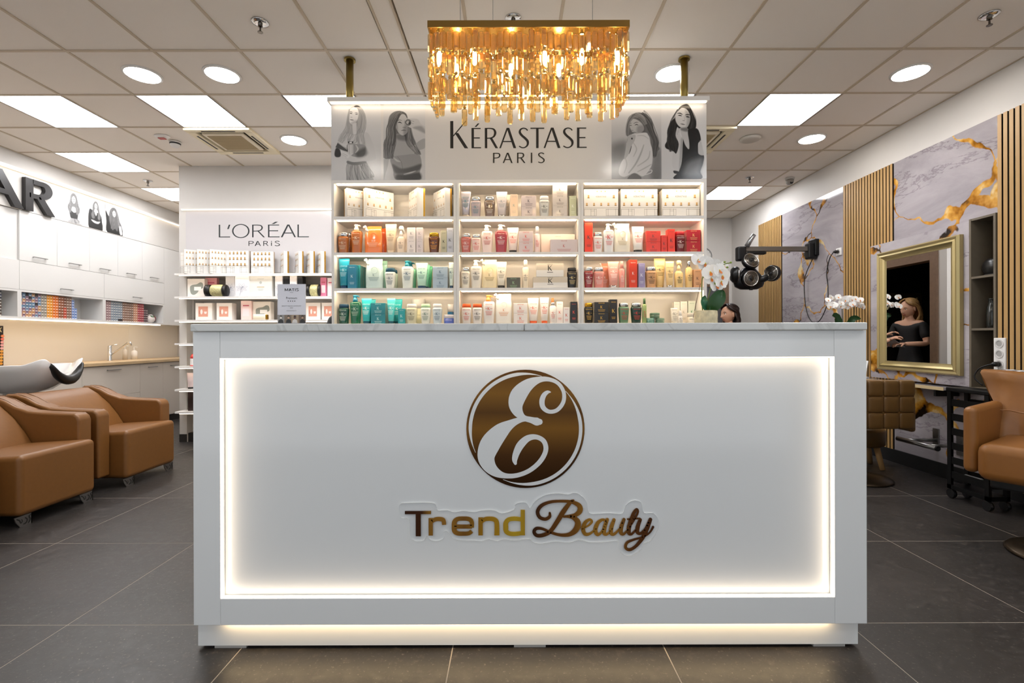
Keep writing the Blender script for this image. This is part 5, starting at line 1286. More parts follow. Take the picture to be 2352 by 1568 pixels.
# high black office chair standing behind the counter
t = thing('office_chair', 'black high backed office chair glimpsed beside the product display', 'chair', (-1.435, 4.2, 0))
FAB = mat('#161517', .6)
MB().loft([(.55, .2, .035, 3), (.62, .235, .045, 3), (.95, .245, .05, 3), (1.25, .2, .045, 2.6), (1.36, .15, .04, 2.2), (1.43, .06, .02, 2)], 24).build('backrest', FAB, t, smooth=True)
MB().box(-.25, .25, -.5, -.02, .45, .53).build('seat', FAB, t, bevel=.03, seg=3)
MB().lathe([(.025, .08), (.025, .45)], 14, (0, -.26, 0)).build('gas_column', STEEL, t)
for k in range(5):
    r = 2 * pi * k / 5
    MB().tube([(0, -.26, .11), (.28 * cos(r), -.26 + .28 * sin(r), .07)], [.025, .018], 8).build('base_arm', BLACK, t)
    MB().lathe([(.001, -.012), (.03, -.012), (.03, .012), (.001, .012)], 14, (.29 * cos(r), -.26 + .29 * sin(r), .03), 'X').build('castor', BLACK, t)

# ================================================================== kitchen side (far left)
KX = -5.25                             # upper fronts and sign wall
KB = 1.405
MB().box(XL, KX - .0005, 2.0, YB, 2.57, CEIL + .0).build('bulkhead', WALLK, wall_left)
MB().box(KX, KX + .035, 2.0, YB, 2.982, 3.0).build('light_ledge', WHITE, wall_left)
t = thing('cove_light', 'long warm light line above the black wall letters', 'strip light', (0, 0, 0))
MB().box(KX + .006, KX + .03, 2.0, YB - .01, 2.970, 2.9815).build('diffuser', emis('#ffe9cc', 2.5), t)
CABW = mat('#dbd9d6', .22)
def bar_handle(parent, x, y, z, L):
    mb = MB().box(x + .018, x + .026, y - L / 2, y + L / 2, z - .004, z + .004)
    for q in (-1, 1): mb.box(x, x + .02, y + q * (L / 2 - .012) - .004, y + q * (L / 2 - .012) + .004, z - .004, z + .004)
    mb.build('handle', STEEL, parent)
U0 = 3.01
ubanks = [(5.16 - .43 * 5, '')] 
def upper_unit(y0, label, last=False):
    t = thing('wall_cabinet', label, 'cabinet', (0, 0, 0), 0, 'white wall cupboards')
    y1 = y0 + 1.075
    # carcass: niche open at the bottom
    MB().box(XL + .002, KX - .02, y0, y1, 1.715, 2.565).build('body', CABW, t)
    MB().box(XL + .002, KX, y0, y0 + .022, KB, 1.7145).box(XL + .002, KX, y1 - .022, y1 - .0005, KB, 1.7145).box(XL + .002, KX, y0 + .022, y1 - .022, KB, KB + .022).box(XL + .002, KX, y0 + .022, y1 - .022, 1.693, 1.7145).box(XL + .002, XL + .01, y0 + .022, y1 - .022, KB + .022, 1.693).build('open_niche', CABW, t)
    d = MB().box(KX - .0195, KX, y0 + .0015, y1 - .0015, 1.7165, 2.0285).build('door', CABW, t, bevel=.001, seg=1)
    bar_handle(d, KX, (y0 + y1) / 2, 1.77, .16)
    return t
def top_doors(t, ys):
    for y0 in ys:
        d = MB().box(KX - .0195, KX, y0 + .0015, y0 + .4285, 2.0315, 2.565).build('door', CABW, t, bevel=.001, seg=1)
        bar_handle(d, KX, y0 + .215, 2.085, .16)
ca = upper_unit(6.235, 'white wall cupboard holding blue brown and red dye boxes')
cb = upper_unit(5.16, 'white wall cupboard holding the yellow and orange dye boxes')
cc = upper_unit(4.085, 'white wall cupboard cut off by the picture edge')
top_doors(cc, [4.085 + .0, 4.085 + .43]); top_doors(cb, [5.16, 5.59]); 
MB().box(KX - .0195, KX, 6.0215, 6.4485, 2.0315, 2.565).build('door', CABW, ca, bevel=.001, seg=1)
top_doors(ca, [6.45, 6.88])
bar_handle(ca, KX, 6.235, 2.085, .16)
MB().box(XL + .002, KX - .0005, 7.3115, YB - .001, KB, 2.565).build('filler_panel', CABW, ca)
t = thing('under_cabinet_light', 'long warm light strip beneath the wall cupboards', 'strip light', (0, 0, 0))
MB().box(KX - .06, KX - .035, 4.09, 7.28, KB - .013, KB - .0005).build('diffuser', emis('#ffe6c4', 8.0), t)
# backsplash
t = tag(MB().box(XL + .0005, XL + .006, 2.5, 7.0, .9, KB - .001).build('backsplash', mat('#ece3d4', .2)), 'cream splashback panel behind the worktop', 'splashback')
tag(MB().box(XL + .0005, XL + .006, 7.002, YB - .002, .9, KB - .001).build('backsplash', mat('#efe8dc', .2)), 'narrow cream splashback panel past the tap', 'splashback')
# base units and worktop
BXF = -4.95
WT = mat('#c7ab84', .4, grain=.12, gscale=18)
tag(MB().box(XL + .007, -4.92, 2.6, YB - .002, .862, .9).build('worktop', WT, bevel=.003), 'pale wood worktop with the tap', 'worktop')
BC = mat('#ddd3c8', .4)
MB_ = [(4.70, 5.57, 'cream base cupboard hidden behind the wash basin'), (5.57, 6.44, 'cream base cupboard with a wide drawer front'), (6.44, 6.868, 'cream base cupboard under the tap'), (6.868, 7.3, 'cream base cupboard next to the partition')]
for y0, y1, l in MB_:
    t = thing('base_cabinet', l, 'cabinet', (0, 0, 0), 0, 'cream base cupboards')
    MB().box(XL + .002, BXF - .02, y0, y1 - .0005, .1, .861).build('body', BC, t)
    if y1 - y0 > .6:
        for za, zb2 in ((.1, .48), (.483, .855)):
            d = MB().box(BXF - .0195, BXF, y0 + .0015, y1 - .0015, za, zb2).build('drawer', BC, t, bevel=.001, seg=1); bar_handle(d, BXF, (y0 + y1) / 2, zb2 - .05, .2)
    else:
        d = MB().box(BXF - .0195, BXF, y0 + .0015, y1 - .0015, .1, .855).build('door', BC, t, bevel=.001, seg=1); bar_handle(d, BXF, (y0 + y1) / 2, .805, .16)
    MB().box(XL + .002, BXF - .05, y0, y1 - .0005, 0, .099).build('kickboard', mat('#3a3632', .5), t)
# tap and soap bottles
t = thing('tap', 'chrome mixer tap with a raised spout on the worktop', 'tap', (-5.36, 6.45, .9))
MB().lathe([(.001, 0), (.03, 0), (.03, .008), (.022, .012), (.022, .19), (.018, .2), (.001, .2)], 20).build('body', CHROME, t, smooth=True)
MB().tube([(.0, .0, .07), (.09, .02, .14), (.2, .05, .235), (.23, .055, .24), (.24, .058, .2)], [.012, .012, .012, .013, .011], 12).build('spout', CHROME, t, smooth=True)
MB().tube([(0, 0, .2), (.08, .03, .215)], [.008, .006], 8).build('lever', CHROME, t, smooth=True)
for x, y, r, h, c, l in ((-5.42, 6.78, .028, .15, '#d8cfc0', 'slim pump soap bottle beside the tap'), (-5.4, 6.92, .038, .13, '#efe9df', 'squat white soap bottle by the tap')):
    t = thing('soap_bottle', l, 'bottle', (x, y, .9), 0, 'soap bottles')
    MB().lathe([(.001, 0), (r, 0), (r, h * .85), (r * .4, h), (.001, h)], 18).build('body', mat(c, .25), t, smooth=True)
    MB().lathe([(.008, h), (.008, h + .05), (.001, h + .05)], 10).tube([(0, 0, h + .045), (.05, 0, h + .04)], .006, 8).build('pump_head', WHITE, t)
# dye boxes: small cartons stacked in columns
GR = random.Random(3)
def dye_bank(y_start, ncol, rows, cols_fn, pitch, label_fn, group):
    z0 = KB + .0225; hgt = .0325
    cache = {}
    for c in range(ncol):
        nr = rows(c)
        for r in range(nr):
            col, nm = cols_fn(c, r)
            if col not in cache:
                mb = MB().use(mat(col, .4)).box(-.13, 0, .0012, pitch - .0012, .0006, hgt - .0006)
                lum = '#e9e4dc' if nm != 'black' else '#5a5654'
                mb.use(mat(lum, .5)).box(0, .0006, .006, pitch - .006, .004, .010)
                mb.use(mat('#00000' + '0', .5) if False else mat('#3a3432', .5)).box(0, .0005, .008, pitch - .008, hgt - .013, hgt - .008)
                cache[col] = mb.mesh('dye_box')
            o = put('dye_box', cache[col], None, (KX - .03, y_start + c * pitch, z0 + r * hgt))
            tag(o, label_fn(nm), 'hair dye', group)
def cols_b(c, r):
    if c < 7: return GR.choice([('#6f8fae', 'slate'), ('#6a8cb0', 'slate'), ('#c99a6a', 'tan'), ('#8f6f80', 'mauve'), ('#5f7f98', 'slate'), ('#1f1d22', 'black')] if r > 2 else [('#d09a6a', 'tan'), ('#7a95b0', 'slate'), ('#8f6f80', 'mauve')])
    if c < 9: return ('#a39a8c', 'grey')
    if c < 11: return ('#f0a02c', 'yellow')
    if c < 13: return ('#ea7a26', 'orange')
    if c < 15: return ('#96583a', 'brown')
    if c == 15: return ('#c8421f', 'rust') if r < 4 else ('#7a4a34', 'brown')
    if c < 18: return ('#8d6e5e', 'brown')
    return ('#7f9ad0', 'light blue')
dye_bank(5.185, 20, lambda c: 8 if c < 18 else (7 if c == 18 else 4), cols_b, .0345, lambda n: f'small {n} hair dye carton in the open niche of the middle cupboard', 'dye boxes of the middle cupboard')
def cols_a(c, r):
    if c < 3: return ('#a8888a', 'rosy grey')
    if c < 8: return GR.choice([('#8b97a4', 'grey blue'), ('#93a0ac', 'grey blue')]) if r or c < 6 else ('#2a1c1c', 'black')
    if c < 13: return GR.choice([('#a07a66', 'brown'), ('#96725f', 'brown'), ('#8a6a5a', 'brown')])
    if c < 15: return ('#d39878', 'peach')
    if c < 18: return GR.choice([('#a8323e', 'crimson'), ('#b83a44', 'crimson')])
    return ('#4a3038', 'plum')
dye_bank(6.26, 20, lambda c: 8 if c < 18 else 6, cols_a, .038, lambda n: f'small {n} hair dye carton in the open niche of the far cupboard', 'dye boxes of the far cupboard')
dye_bank(4.905, 3, lambda c: 8, lambda c, r: GR.choice([('#4a4e60', 'navy'), ('#3a3a44', 'navy')]) if r > 4 else GR.choice([('#5a4a44', 'umber'), ('#4c4440', 'umber')]), .0345, lambda n: f'small {n} hair dye carton in the cupboard niche at the picture edge', 'dye boxes at the picture edge')
t = thing('ornament', 'round white figurine with coloured bands at the niche end', 'ornament', (KX - .09, 7.13, KB + .0225))
MB().ball((0, 0, .055), .06, .085, .055, 18, 12).build('body', mat('#e6dcd6', .5, grain=.2, gscale=30), t, smooth=True)
MB().loft([(.08, .045, .05, 2), (.10, .04, .045, 2), (.125, .02, .03, 2)], 16, 0, .01).build('head', mat('#efe8e4', .5), t, smooth=True)
MB().box(.035, .055, -.02, .03, .085, .095).box(.035, .05, -.03, .0, .1, .108).build('green_band', mat('#2f7a4a', .5), t)
MB().ball((.0, .075, .065), .04, .03, .045, 12, 8).build('maroon_side', mat('#7a3438', .5), t, smooth=True)
# big black letters AR and the three portraits on the sign wall
def wall_letters():
    t = thing('wall_lettering', 'large black raised letters A and R on the kitchen bulkhead', 'sign', (0, 0, 0))
    def col(px): return KX * F / (px - 1175.0) if False else 5.25 * F / (1175.0 - px)
    z0, z1b = 2.575, 2.925
    for ch, y0, y1 in (('A', 4.62, 5.165), ('R', 5.185, 5.52)):
        mb = MB()
        for i, q in enumerate(glyph_polys(ch, y0, y1, z0, z1b, .085, .05)):
            mb.prism(q, lambda u, v, d: (d, u, v), KX + .002, KX + .045 + (i % 3) * .0001)
        mb.build('letter_' + ch.lower(), mat('#1d1a1b', .35), t)
wall_letters()
def mini_portrait(y0, y1, zt, kind, label):
    t = thing('portrait_print', label, 'picture', (0, 0, 0), 0, 'small portraits on the kitchen bulkhead')
    z0 = 2.576
    MB().box(KX + .0005, KX + .002, y0, y1, z0, zt).build('sheet', mat('#e9e7ea', .4), t)
    w, h = y1 - y0, zt - z0
    B = (228, 232, 226)
    if kind == 0:
        S_ = [('l', 205, [(60, 20, 26), (150, 290, 44), (290, 500, 56)]), ('l', 205, [(560, 100, 24), (860, 220, 40), (900, 400, 44), (730, 500, 56)]), ('p', 206, [(300, 480), (450, 520), (620, 520), (760, 490), (720, 680), (330, 680)]),
              ('p', 44, [(270, 560), (400, 620), (520, 660), (660, 620), (750, 560), (720, 780), (660, 870), (380, 860), (310, 750)]), ('p', 168, [(360, 860), (660, 860), (800, 950), (960, 1000), (230, 1000), (310, 920)]), ('s', (90, 190), [(520, 880, 260), (560, 1000, 480)], 10),
              ('p', 120, [(350, 150), (450, 50), (570, 50), (670, 150), (730, 350), (840, 510), (780, 660), (650, 700), (600, 500), (420, 500), (360, 690), (230, 620), (200, 480), (320, 340)], 24), ('s', (40, 190), [(420, 100, 60), (350, 330, 110), (300, 560, 150)], 12), ('s', (40, 190), [(610, 100, 60), (700, 330, 110), (740, 580, 150)], 12)]
        fx_, fy_ = 510, 250
    elif kind == 1:
        S_ = [('p', 30, [(60, 380), (300, 370), (500, 440), (700, 400), (890, 500), (950, 700), (980, 1000), (50, 1000)]), ('h', 205, [(440, 330), (620, 330), (600, 480), (520, 540), (430, 460)], 30),
              ('p', 112, [(310, 180), (440, 30), (600, 30), (710, 160), (770, 360), (860, 520), (780, 660), (640, 600), (680, 400), (600, 300), (440, 300), (400, 440), (440, 620), (260, 640), (200, 500), (300, 360)], 24), ('s', (50, 185), [(380, 110, 60), (330, 350, 110), (320, 600, 150)], 12), ('s', (50, 180), [(640, 110, 60), (720, 350, 100), (740, 600, 130)], 10),
              ('p', 200, [(190, 700), (360, 700), (600, 720), (830, 690), (700, 790), (460, 800), (280, 760)])]
        fx_, fy_ = 520, 190
    else:
        S_ = [('p', 34, [(20, 220), (200, 400), (500, 500), (800, 500), (950, 700), (980, 1000), (120, 1000), (60, 600)]), ('p', 206, [(60, 220), (220, 100), (360, 200), (260, 380)]),
              ('p', 104, [(260, 180), (400, 40), (580, 40), (700, 200), (800, 440), (920, 700), (760, 700), (680, 880), (540, 800), (400, 880), (280, 700), (200, 460)], 24), ('s', (40, 190), [(420, 90, 110), (400, 400, 180), (420, 820, 220)], 16), ('s', (36, 170), [(620, 110, 70), (720, 400, 140), (790, 700, 160)], 12), ('p', 200, [(780, 700), (900, 660), (980, 940), (840, 960)])]
        fx_, fy_ = 500, 250
    S_ += [('p', 208, [(fx_, fy_ - 120), (fx_ + 95, fy_ - 40), (fx_ + 80, fy_ + 70), (fx_, fy_ + 125), (fx_ - 80, fy_ + 70), (fx_ - 95, fy_ - 40)]), ('l', 60, [(fx_ - 62, fy_ - 14, 10), (fx_ - 24, fy_ - 14, 18)]), ('l', 60, [(fx_ + 24, fy_ - 14, 18), (fx_ + 62, fy_ - 14, 10)]), ('l', 100, [(fx_ - 30, fy_ + 66, 10), (fx_, fy_ + 68, 20), (fx_ + 30, fy_ + 66, 10)]), ('l', 150, [(fx_ - 10, fy_ + 30, 8), (fx_ + 14, fy_ + 30, 10)])]
    photo('print', t, lambda x, y: (KX + .0024, y0 + x / 1000 * w, z0 + (1 - y / 1000) * h), (0, 0, 1000, 1000), 60, 100, B, S_, PHOTO_MATT, seed=kind + 9, fs=1.6)
mini_portrait(5.67, 5.925, 2.95, 0, 'small black and white portrait with both arms raised')
mini_portrait(6.0, 6.21, 2.93, 1, 'small black and white portrait with folded hands, middle of three')
mini_portrait(6.25, 6.53, 2.93, 2, 'small black and white portrait with long hair over the face')
# shade card board leaning at the picture edge
t = thing('colour_chart', 'black shade card with a K and rows of pink and orange dots', 'colour chart', (XL + .02, 4.9, .9001))
MB().box(0, .012, 0, .35, 0, .43).build('board', mat('#1b1414', .4), t)
a = Art((.012, 0, 0), u=(0, 1, 0), v=(0, 0, 1), n=(1, 0, 0))
a.letter(mat('#e8d8a8', .4), 'K', .30, .335, .362, .412, .010, .006)
pal = ['#e8a03c', '#e8a848', '#e8b050', '#e09a3c', '#e8a84c', '#f0b8b8', '#f0b0b4', '#f0a8a4', '#e87868', '#e88a5c']
for r in range(10):
    for c in range(8): a.oval(mat(pal[r], .5), .325 - .044 * c, .022 + .033 * r, .019, .0145, 12)
a.build('dots', t)

# ================================================================== washing chairs
def scroll_foot(parent, x, y, rz=0):
    t = MB().use(mat('#8d8a88', .3, .9))
    t.prism([(-.06, .068), (.05, .068), (.05, 0), (-.025, 0), (-.05, .035)], lambda u, v, d: (d, u, v), -.006, 0)
    t.prism([(-.06, .068), (.0, .068), (.0, 0), (-.03, 0), (-.055, .035)], lambda u, v, d: (u, d, v), .044, .05)
    o = t.build('foot', None, parent); o.location = (x, y, 0); o.rotation_euler = (0, 0, rz)
    a = Art((0.0002, 0, 0), u=(0, 1, 0), v=(0, 0, 1), n=(1, 0, 0)); dk = mat('#1a1817', .5)
    a.line(dk, [(-.046, .056, .006), (-.03, .044, .008), (-.022, .026, .007), (-.012, .034, .006), (-.016, .046, .005)]); a.line(dk, [(-.004, .014, .006), (.012, .018, .009), (.018, .036, .008), (.006, .05, .006)]); a.line(dk, [(.026, .012, .006), (.038, .03, .01), (.03, .052, .007), (.042, .058, .005)])
    s = a.build('scrollwork', o)
def wash_chair(y0, label):
    """seat between y0 and y0+.56, facing +x, arms outside it"""
    t = thing('washing_chair', label, 'chair', (0, 0, 0), 0, 'tan washing chairs')
    y1 = y0 + .56
    def prof(pts, ya, yb, nm, bv=.03, sub=0):
        p = smooth2(pts, True, 1)
        MB().prism(p, lambda u, v, d: (u, d, v), ya, yb).build(nm, LEATHER, t, smooth=True, bevel=bv, seg=4, fix=True)
    # seat block
    prof([(-3.05, .068), (-3.05, .452), (-3.78, .41), (-3.78, .068)], y0 + .003, y1 - .003, 'seat', .036)
    arm = [(-3.18, .10), (-3.18, .575), (-3.192, .608), (-3.222, .629), (-3.34, .634), (-3.45, .638), (-3.56, .648), (-3.66, .682), (-3.74, .726), (-3.82, .752), (-3.90, .755), (-3.93, .72), (-3.93, .10)]
    prof(arm, y0 - .112, y0 + .002, 'armrest', .018)
    prof(arm, y1 - .002, y1 + .112, 'armrest', .018)
    back = [(-3.50, .40), (-3.56, .50), (-3.64, .60), (-3.74, .69), (-3.83, .745), (-3.90, .745), (-3.92, .70), (-3.92, .30), (-3.7, .30)]
    prof(back, y0 + .004, y1 - .004, 'backrest', .02)
    # piping along the arm tops
    for yy in (y0 - .112 + .024, y0 + .002 - .024, y1 - .002 + .024, y1 + .088):
        MB().tube(smooth2([(x, yy, z - .001) for x, z in arm[3:11]], False, 4), .0032, 6).build('piping', mat('#6d4620', .45), t, smooth=True)
    for yy in (y0 + .055, y1 - .055): scroll_foot(t, -3.075, yy)
    MB().box(-3.9, -3.82, y0, y0 + .06, 0, .12).box(-3.9, -3.82, y1 - .06, y1, 0, .12).build('rear_foot', BLACK, t)
    return t
wash_chair(3.83, 'tan leather washing chair beside the counter, the far one')
wash_chair(2.993, 'tan leather washing chair in the middle of the row')
wash_chair(2.156, 'tan leather washing chair cut off by the picture edge')
def wash_basin(yc, label):
    t = thing('wash_basin', label, 'wash basin', (-4.25, yc, 0), 0, 'salon wash basins')
    n = 64
    def rimz(d, notch):
        d = abs(d)
        k = max(0, 1 - d / 38.0); zr = -notch * (k * k * (3 - 2 * k))
        k2 = max(0, 1 - abs(d - 42) / 26.0); zr += notch * .4 * (k2 * k2 * (3 - 2 * k2))
        return zr - notch * .3 * max(0, (d - 80) / 100.0)
    def ring(sx, sy, z, notch, dx=0):
        r = []
        for j in range(n):
            a0 = 2 * pi * j / n; d = math.degrees(a0); d = d - 360 if d > 180 else d
            push = 1 + (.12 * max(0, 1 - abs(abs(d) - 42) / 26.0) if notch else 0)
            r.append((dx + sx * push * math.copysign(abs(cos(a0)) ** .8, cos(a0)), sy * math.copysign(abs(sin(a0)) ** .8, sin(a0)), z + rimz(d, notch)))
        return r
    rr_ = [ring(.08, .1, .70, 0, -.08), ring(.17, .17, .73, 0, -.05), ring(.25, .21, .82, .02), ring(.31, .245, .90, .06), ring(.34, .26, .955, .12), ring(.335, .255, .962, .12), ring(.31, .235, .95, .115), ring(.25, .2, .87, .04), ring(.17, .14, .82, 0, -.03), ring(.03, .03, .81, 0, -.04)]
    MB().rings(rr_).build('bowl', mat('#e8e6e4', .1, coat=.4), t, smooth=True)
    rows = []
    for k in range(-10, 11):
        d = k * 3.0; a0 = radians(d); z = .962 + rimz(d, .12); x = .338 * (1 + .12 * max(0, 1 - abs(abs(d) - 42) / 26.0)) * abs(cos(a0)) ** .8
        y = .26 * math.copysign(abs(sin(a0)) ** .8, sin(a0)) if k else 0
        f = 1 - .55 * (abs(k) / 10.0) ** 3
        rows.append([(x + .045 * f * cos(2 * pi * q / 12), y, z - .02 + .042 * f * sin(2 * pi * q / 12)) for q in range(12)])
    MB().rings(rows).build('neck_rest', mat('#141313', .4), t, smooth=True)
    MB().loft([(0, .16, .16, 3), (.6, .12, .12, 3), (.72, .1, .1, 3)], 20, -.08, 0).build('pedestal', mat('#d8d5d1', .3), t, smooth=True)
wash_basin(4.27, 'white basin with black neck rest behind the far washing chair')
wash_basin(3.40, 'white basin behind the middle washing chair')
# ================================================================== styling side (right)
BXP = 3.45
tag(MB().box(BXP, WXP - .010, 3.642, 4.644, .80, 2.05).build('mirror_board', marble('light_marble', 1.15, (.3, .62, .2)), bevel=.001), 'raised light marble board carrying the gold mirror', 'wall panel')
# mirror
t = thing('wall_mirror', 'large mirror in a wide gold frame on the marble board', 'mirror', (0, 0, 0))
my0, my1, mz0, mz1, fw = 3.688, 4.517, .88, 1.96, .085
prof = [(0, 0), (0, .03), (.012, .045), (.03, .038), (.045, .045), (.06, .03), (.075, .022), (.085, .02), (.085, 0)]
corners = [(my0, mz0), (my1, mz0), (my1, mz1), (my0, mz1)]
inn = [(1, 1), (-1, 1), (-1, -1), (1, -1)]
FRAMEG = mat('#b5a474', .38, .75)
mb = MB(); rings = []
for (y, z), (dy, dz) in zip(corners, inn):
    rings.append([(BXP - .001 - q[1], y + dy * q[0], z + dz * q[0]) for q in prof])
rings.append(rings[0])
mb.rings(rings, closed=False, cap0=False, cap1=False)
mb.build('frame', FRAMEG, t, fix=True)
MB().box(BXP - .016, BXP - .001, my0 + .08, my1 - .08, mz0 + .08, mz1 - .08).build('glass', mat('#f4f5f5', .005, 1.0), t)
# shelf niche beside the mirror
NB_ = mat('#6b6152', .5, grain=.1, gscale=25)
t = thing('niche_shelf', 'narrow taupe open shelf column beside the mirror', 'shelf', (0, 0, 0))
y0, y1 = 3.44, 3.640
MB().box(BXP - .005, WXP - .001, y0, y0 + .016, .786, 2.06).build('side_panel', NB_, t)
MB().box(BXP - .005, WXP - .001, y1 - .016, y1, .786, 2.06).build('side_panel', NB_, t)
MB().box(WXP - .012, WXP - .0012, y0 + .016, y1 - .016, .786, 2.06).build('back_panel', NB_, t)
for z in (.786, 1.225, 1.61, 2.044): MB().box(BXP - .003, WXP - .012, y0 + .016, y1 - .016, z, z + .016).build('shelf_board', NB_, t)
t = thing('glass_vase', 'dark patterned glass bottle on the middle niche shelf', 'vase', (3.51, 3.53, 1.2412))
MB().lathe([(.001, 0), (.028, 0), (.032, .02), (.034, .1), (.03, .15), (.022, .18), (.022, .21), (.026, .215), (.001, .215)], 20).build('body', mat('#141a18', .08, coat=.6, bump=.4, bscale=60), t, smooth=True)
t = thing('black_bowl', 'round black dish standing on the upper niche shelf', 'bowl', (3.51, 3.53, 1.6262))
MB().lathe([(.001, -.02), (.035, -.018), (.06, 0), (.065, .01), (.06, .012), (.03, -.002), (.001, -.006)], 28, (0, .02, .065), 'X').build('dish', mat('#191716', .3), t, smooth=True)
MB().box(-.02, .02, -.03, .04, 0, .012).build('stand', BLACK, t)
# desk shelf
t = thing('styling_shelf', 'thin marble topped styling shelf under the mirror', 'shelf', (0, 0, 0))
MB().box(3.36, BXP + .1, 3.76, 5.05, .762, .785).build('board', MARBLE, t, bevel=.002)
MB().box(3.355, 3.3598, 3.76, 5.05, .760, .786).build('edge_strip', mat('#c9b48c', .4), t)
for y in (3.9, 4.9): MB().box(3.42, WXP - .010, y, y + .02, .70, .761).build('bracket', BLACK, t)
t = thing('styling_shelf', 'second marble styling shelf behind the near tan chair', 'shelf', (0, 0, 0))
MB().box(3.2, 3.448, 2.95, 3.235, .762, .785).build('board', MARBLE, t, bevel=.002)
MB().box(3.3, 3.448, 3.1, 3.12, .70, .761).build('bracket', BLACK, t)
# sockets
def socket(y, z, n, label, x=3.4495):
    t = thing('power_socket', label, 'socket', (x, y, z), 0, 'white power sockets')
    MB().box(-.012, 0, -.041, .041, 0, .072 * n + .01).build('plate', mat('#eceae8', .3), t, bevel=.004)
    for k in range(n):
        c = .041 + .072 * k
        MB().lathe([(.02, -.0125), (.022, -.016), (.03, -.016), (.031, -.0125), (.02, -.0125)], 24, (0, 0, c), 'X').build('socket_ring', mat('#d5d3d0', .35), t)
        MB().lathe([(.001, -.0128), (.021, -.0128), (.021, -.012), (.001, -.012)], 20, (0, 0, c), 'X').build('socket_well', mat('#a9a7a4', .5), t)
    return t
t = socket(3.408, .943, 3, 'white triple socket at the oak slats')
t = thing('socket_cable', 'black cord and plug in the lowest of three sockets', 'cable', (0, 0, 0))
zs = .943 + .041
MB().lathe([(.001, 0), (.016, 0), (.018, -.03), (.008, -.05), (.001, -.05)], 14, (3.4325, 3.408, zs), 'X').build('plug', BLACK, t, smooth=True)
MB().tube(smooth2([(3.388, 3.408, zs), (3.37, 3.43, zs - .01), (3.36, 3.48, zs - .04), (3.35, 3.5, zs - .1), (3.37, 3.46, .83)], False, 5), .005, 6).build('cord', BLACK, t, smooth=True)
t = socket(5.28 + .055, wz(588, 5.32), 1, 'white single socket above the orchid with black plug', WXP)
MB().lathe([(.001, 0), (.016, 0), (.018, -.03), (.006, -.05), (.001, -.05)], 14, (-.0165, 0, .041), 'X').build('plug', BLACK, t, smooth=True)
# silver canisters
for i, (y, l) in enumerate(((3.175, 'patterned silver canister nearest the socket'), (3.09, 'patterned silver canister between two others'), (3.005, 'patterned silver canister at the picture edge'))):
    t = thing('canister', l, 'canister', (3.27, y, .7852), 0, 'silver canisters')
    MB().lathe([(.001, 0), (.04, 0), (.04, .17), (.038, .175), (.036, .17), (.036, .02), (.001, .02)], 24).build('body', mat('#b5b5b8', .3, .7, bump=1.0, bscale=120), t)
    me = MB().box(-.0015, .0015, -.0015, .0015, 0, .16).mesh('rib', mat('#6a6a6e', .4, .5))
    for k in range(18):
        put('rib', me, t, (.0405 * cos(2 * pi * k / 18), .0405 * sin(2 * pi * k / 18), .005))
# foot rail on the wall
t = thing('foot_rail', 'steel wall mounted foot rail under the styling shelf', 'foot rest', (0, 0, 0))
for y in (3.9, 4.12):
    MB().box(WXP - .01, WXP - .001, y - .03, y + .03, .22, .40).build('wall_plate', STEEL, t, bevel=.003)
    MB().tube([(WXP - .01, y, .30), (3.35, y, .30)], .014, 12).build('arm', STEEL, t, smooth=True)
MB().tube([(3.35, 3.81, .30), (3.35, 4.2, .30)], .019, 14).build('bar', STEEL, t, smooth=True)
MB().lathe([(.001, -.012), (.02, -.012), (.021, .0), (.001, 0)], 14, (3.35, 3.81, .30), 'Y').build('end_cap', BLACK, t)

# ---- tufted chair seen from behind
BROWN = mat('#6e4f26', .45, grain=.06, gscale=40)
BRONZE = mat('#4a3d2e', .3, .8)
t = thing('styling_chair', 'tan chair with a square tufted back, seen from behind', 'chair', (2.92, 3.8, 0))
pad = MB().loft([(0, .0605, .056, 7), (.006, .0595, .055, 6), (.012, .052, .048, 5), (.0145, .03, .028, 4), (.015, .01, .01, 3)], 24).mesh('tuft', BROWN, True)
z0, z1_ = .455, .84
pw, ph = .124, (z1_ - z0) / 3
MB().box(-.25, .25, .001, .06, z0, z1_).build('backrest', BROWN, t, bevel=.015, seg=3)
for i in range(4):
    for j in range(3):
        o = put('tuft', pad, t, (-.186 + pw * i, .002, z0 + ph * (j + .5)), (radians(90), 0, 0)); o.scale = (1.02, 1.14, 1)
MB().box(-.25, .25, .07, .5, .455, .53).build('seat', BROWN, t, bevel=.03, seg=3)
for sx in (-1, 1): MB().box(sx * .28 - .025, sx * .28 + .025, .05, .45, .42, .64).build('armrest', BROWN, t, bevel=.02, seg=3)
MB().lathe([(.03, .02), (.03, .455)], 16, (-.05, .24, 0)).build('hydraulic_column', STEEL, t, smooth=True)
MB().lathe([(.001, 0), (.25, 0), (.26, .008), (.25, .018), (.15, .028), (.05, .04), (.001, .04)], 40, (-.05, .24, 0)).build('base', BRONZE, t, smooth=True)
# stool
t = thing('footstool', 'round tan stool with splayed wooden legs beside the tufted chair', 'stool', (3.2, 4.43, 0))
MB().loft([(.2, .16, .16, 2), (.215, .18, .18, 2), (.335, .185, .185, 2), (.362, .17, .17, 2), (.37, .1, .1, 2)], 32).build('seat', BROWN, t, smooth=True)
LEGW = mat('#b08a58', .5)
for k in range(4):
    r = radians(30 + 90 * k)
    MB().tube([(.12 * cos(r), .12 * sin(r), .205), (.17 * cos(r), .17 * sin(r), .002)], [.026, .02], 12).build('leg', LEGW, t, smooth=True)

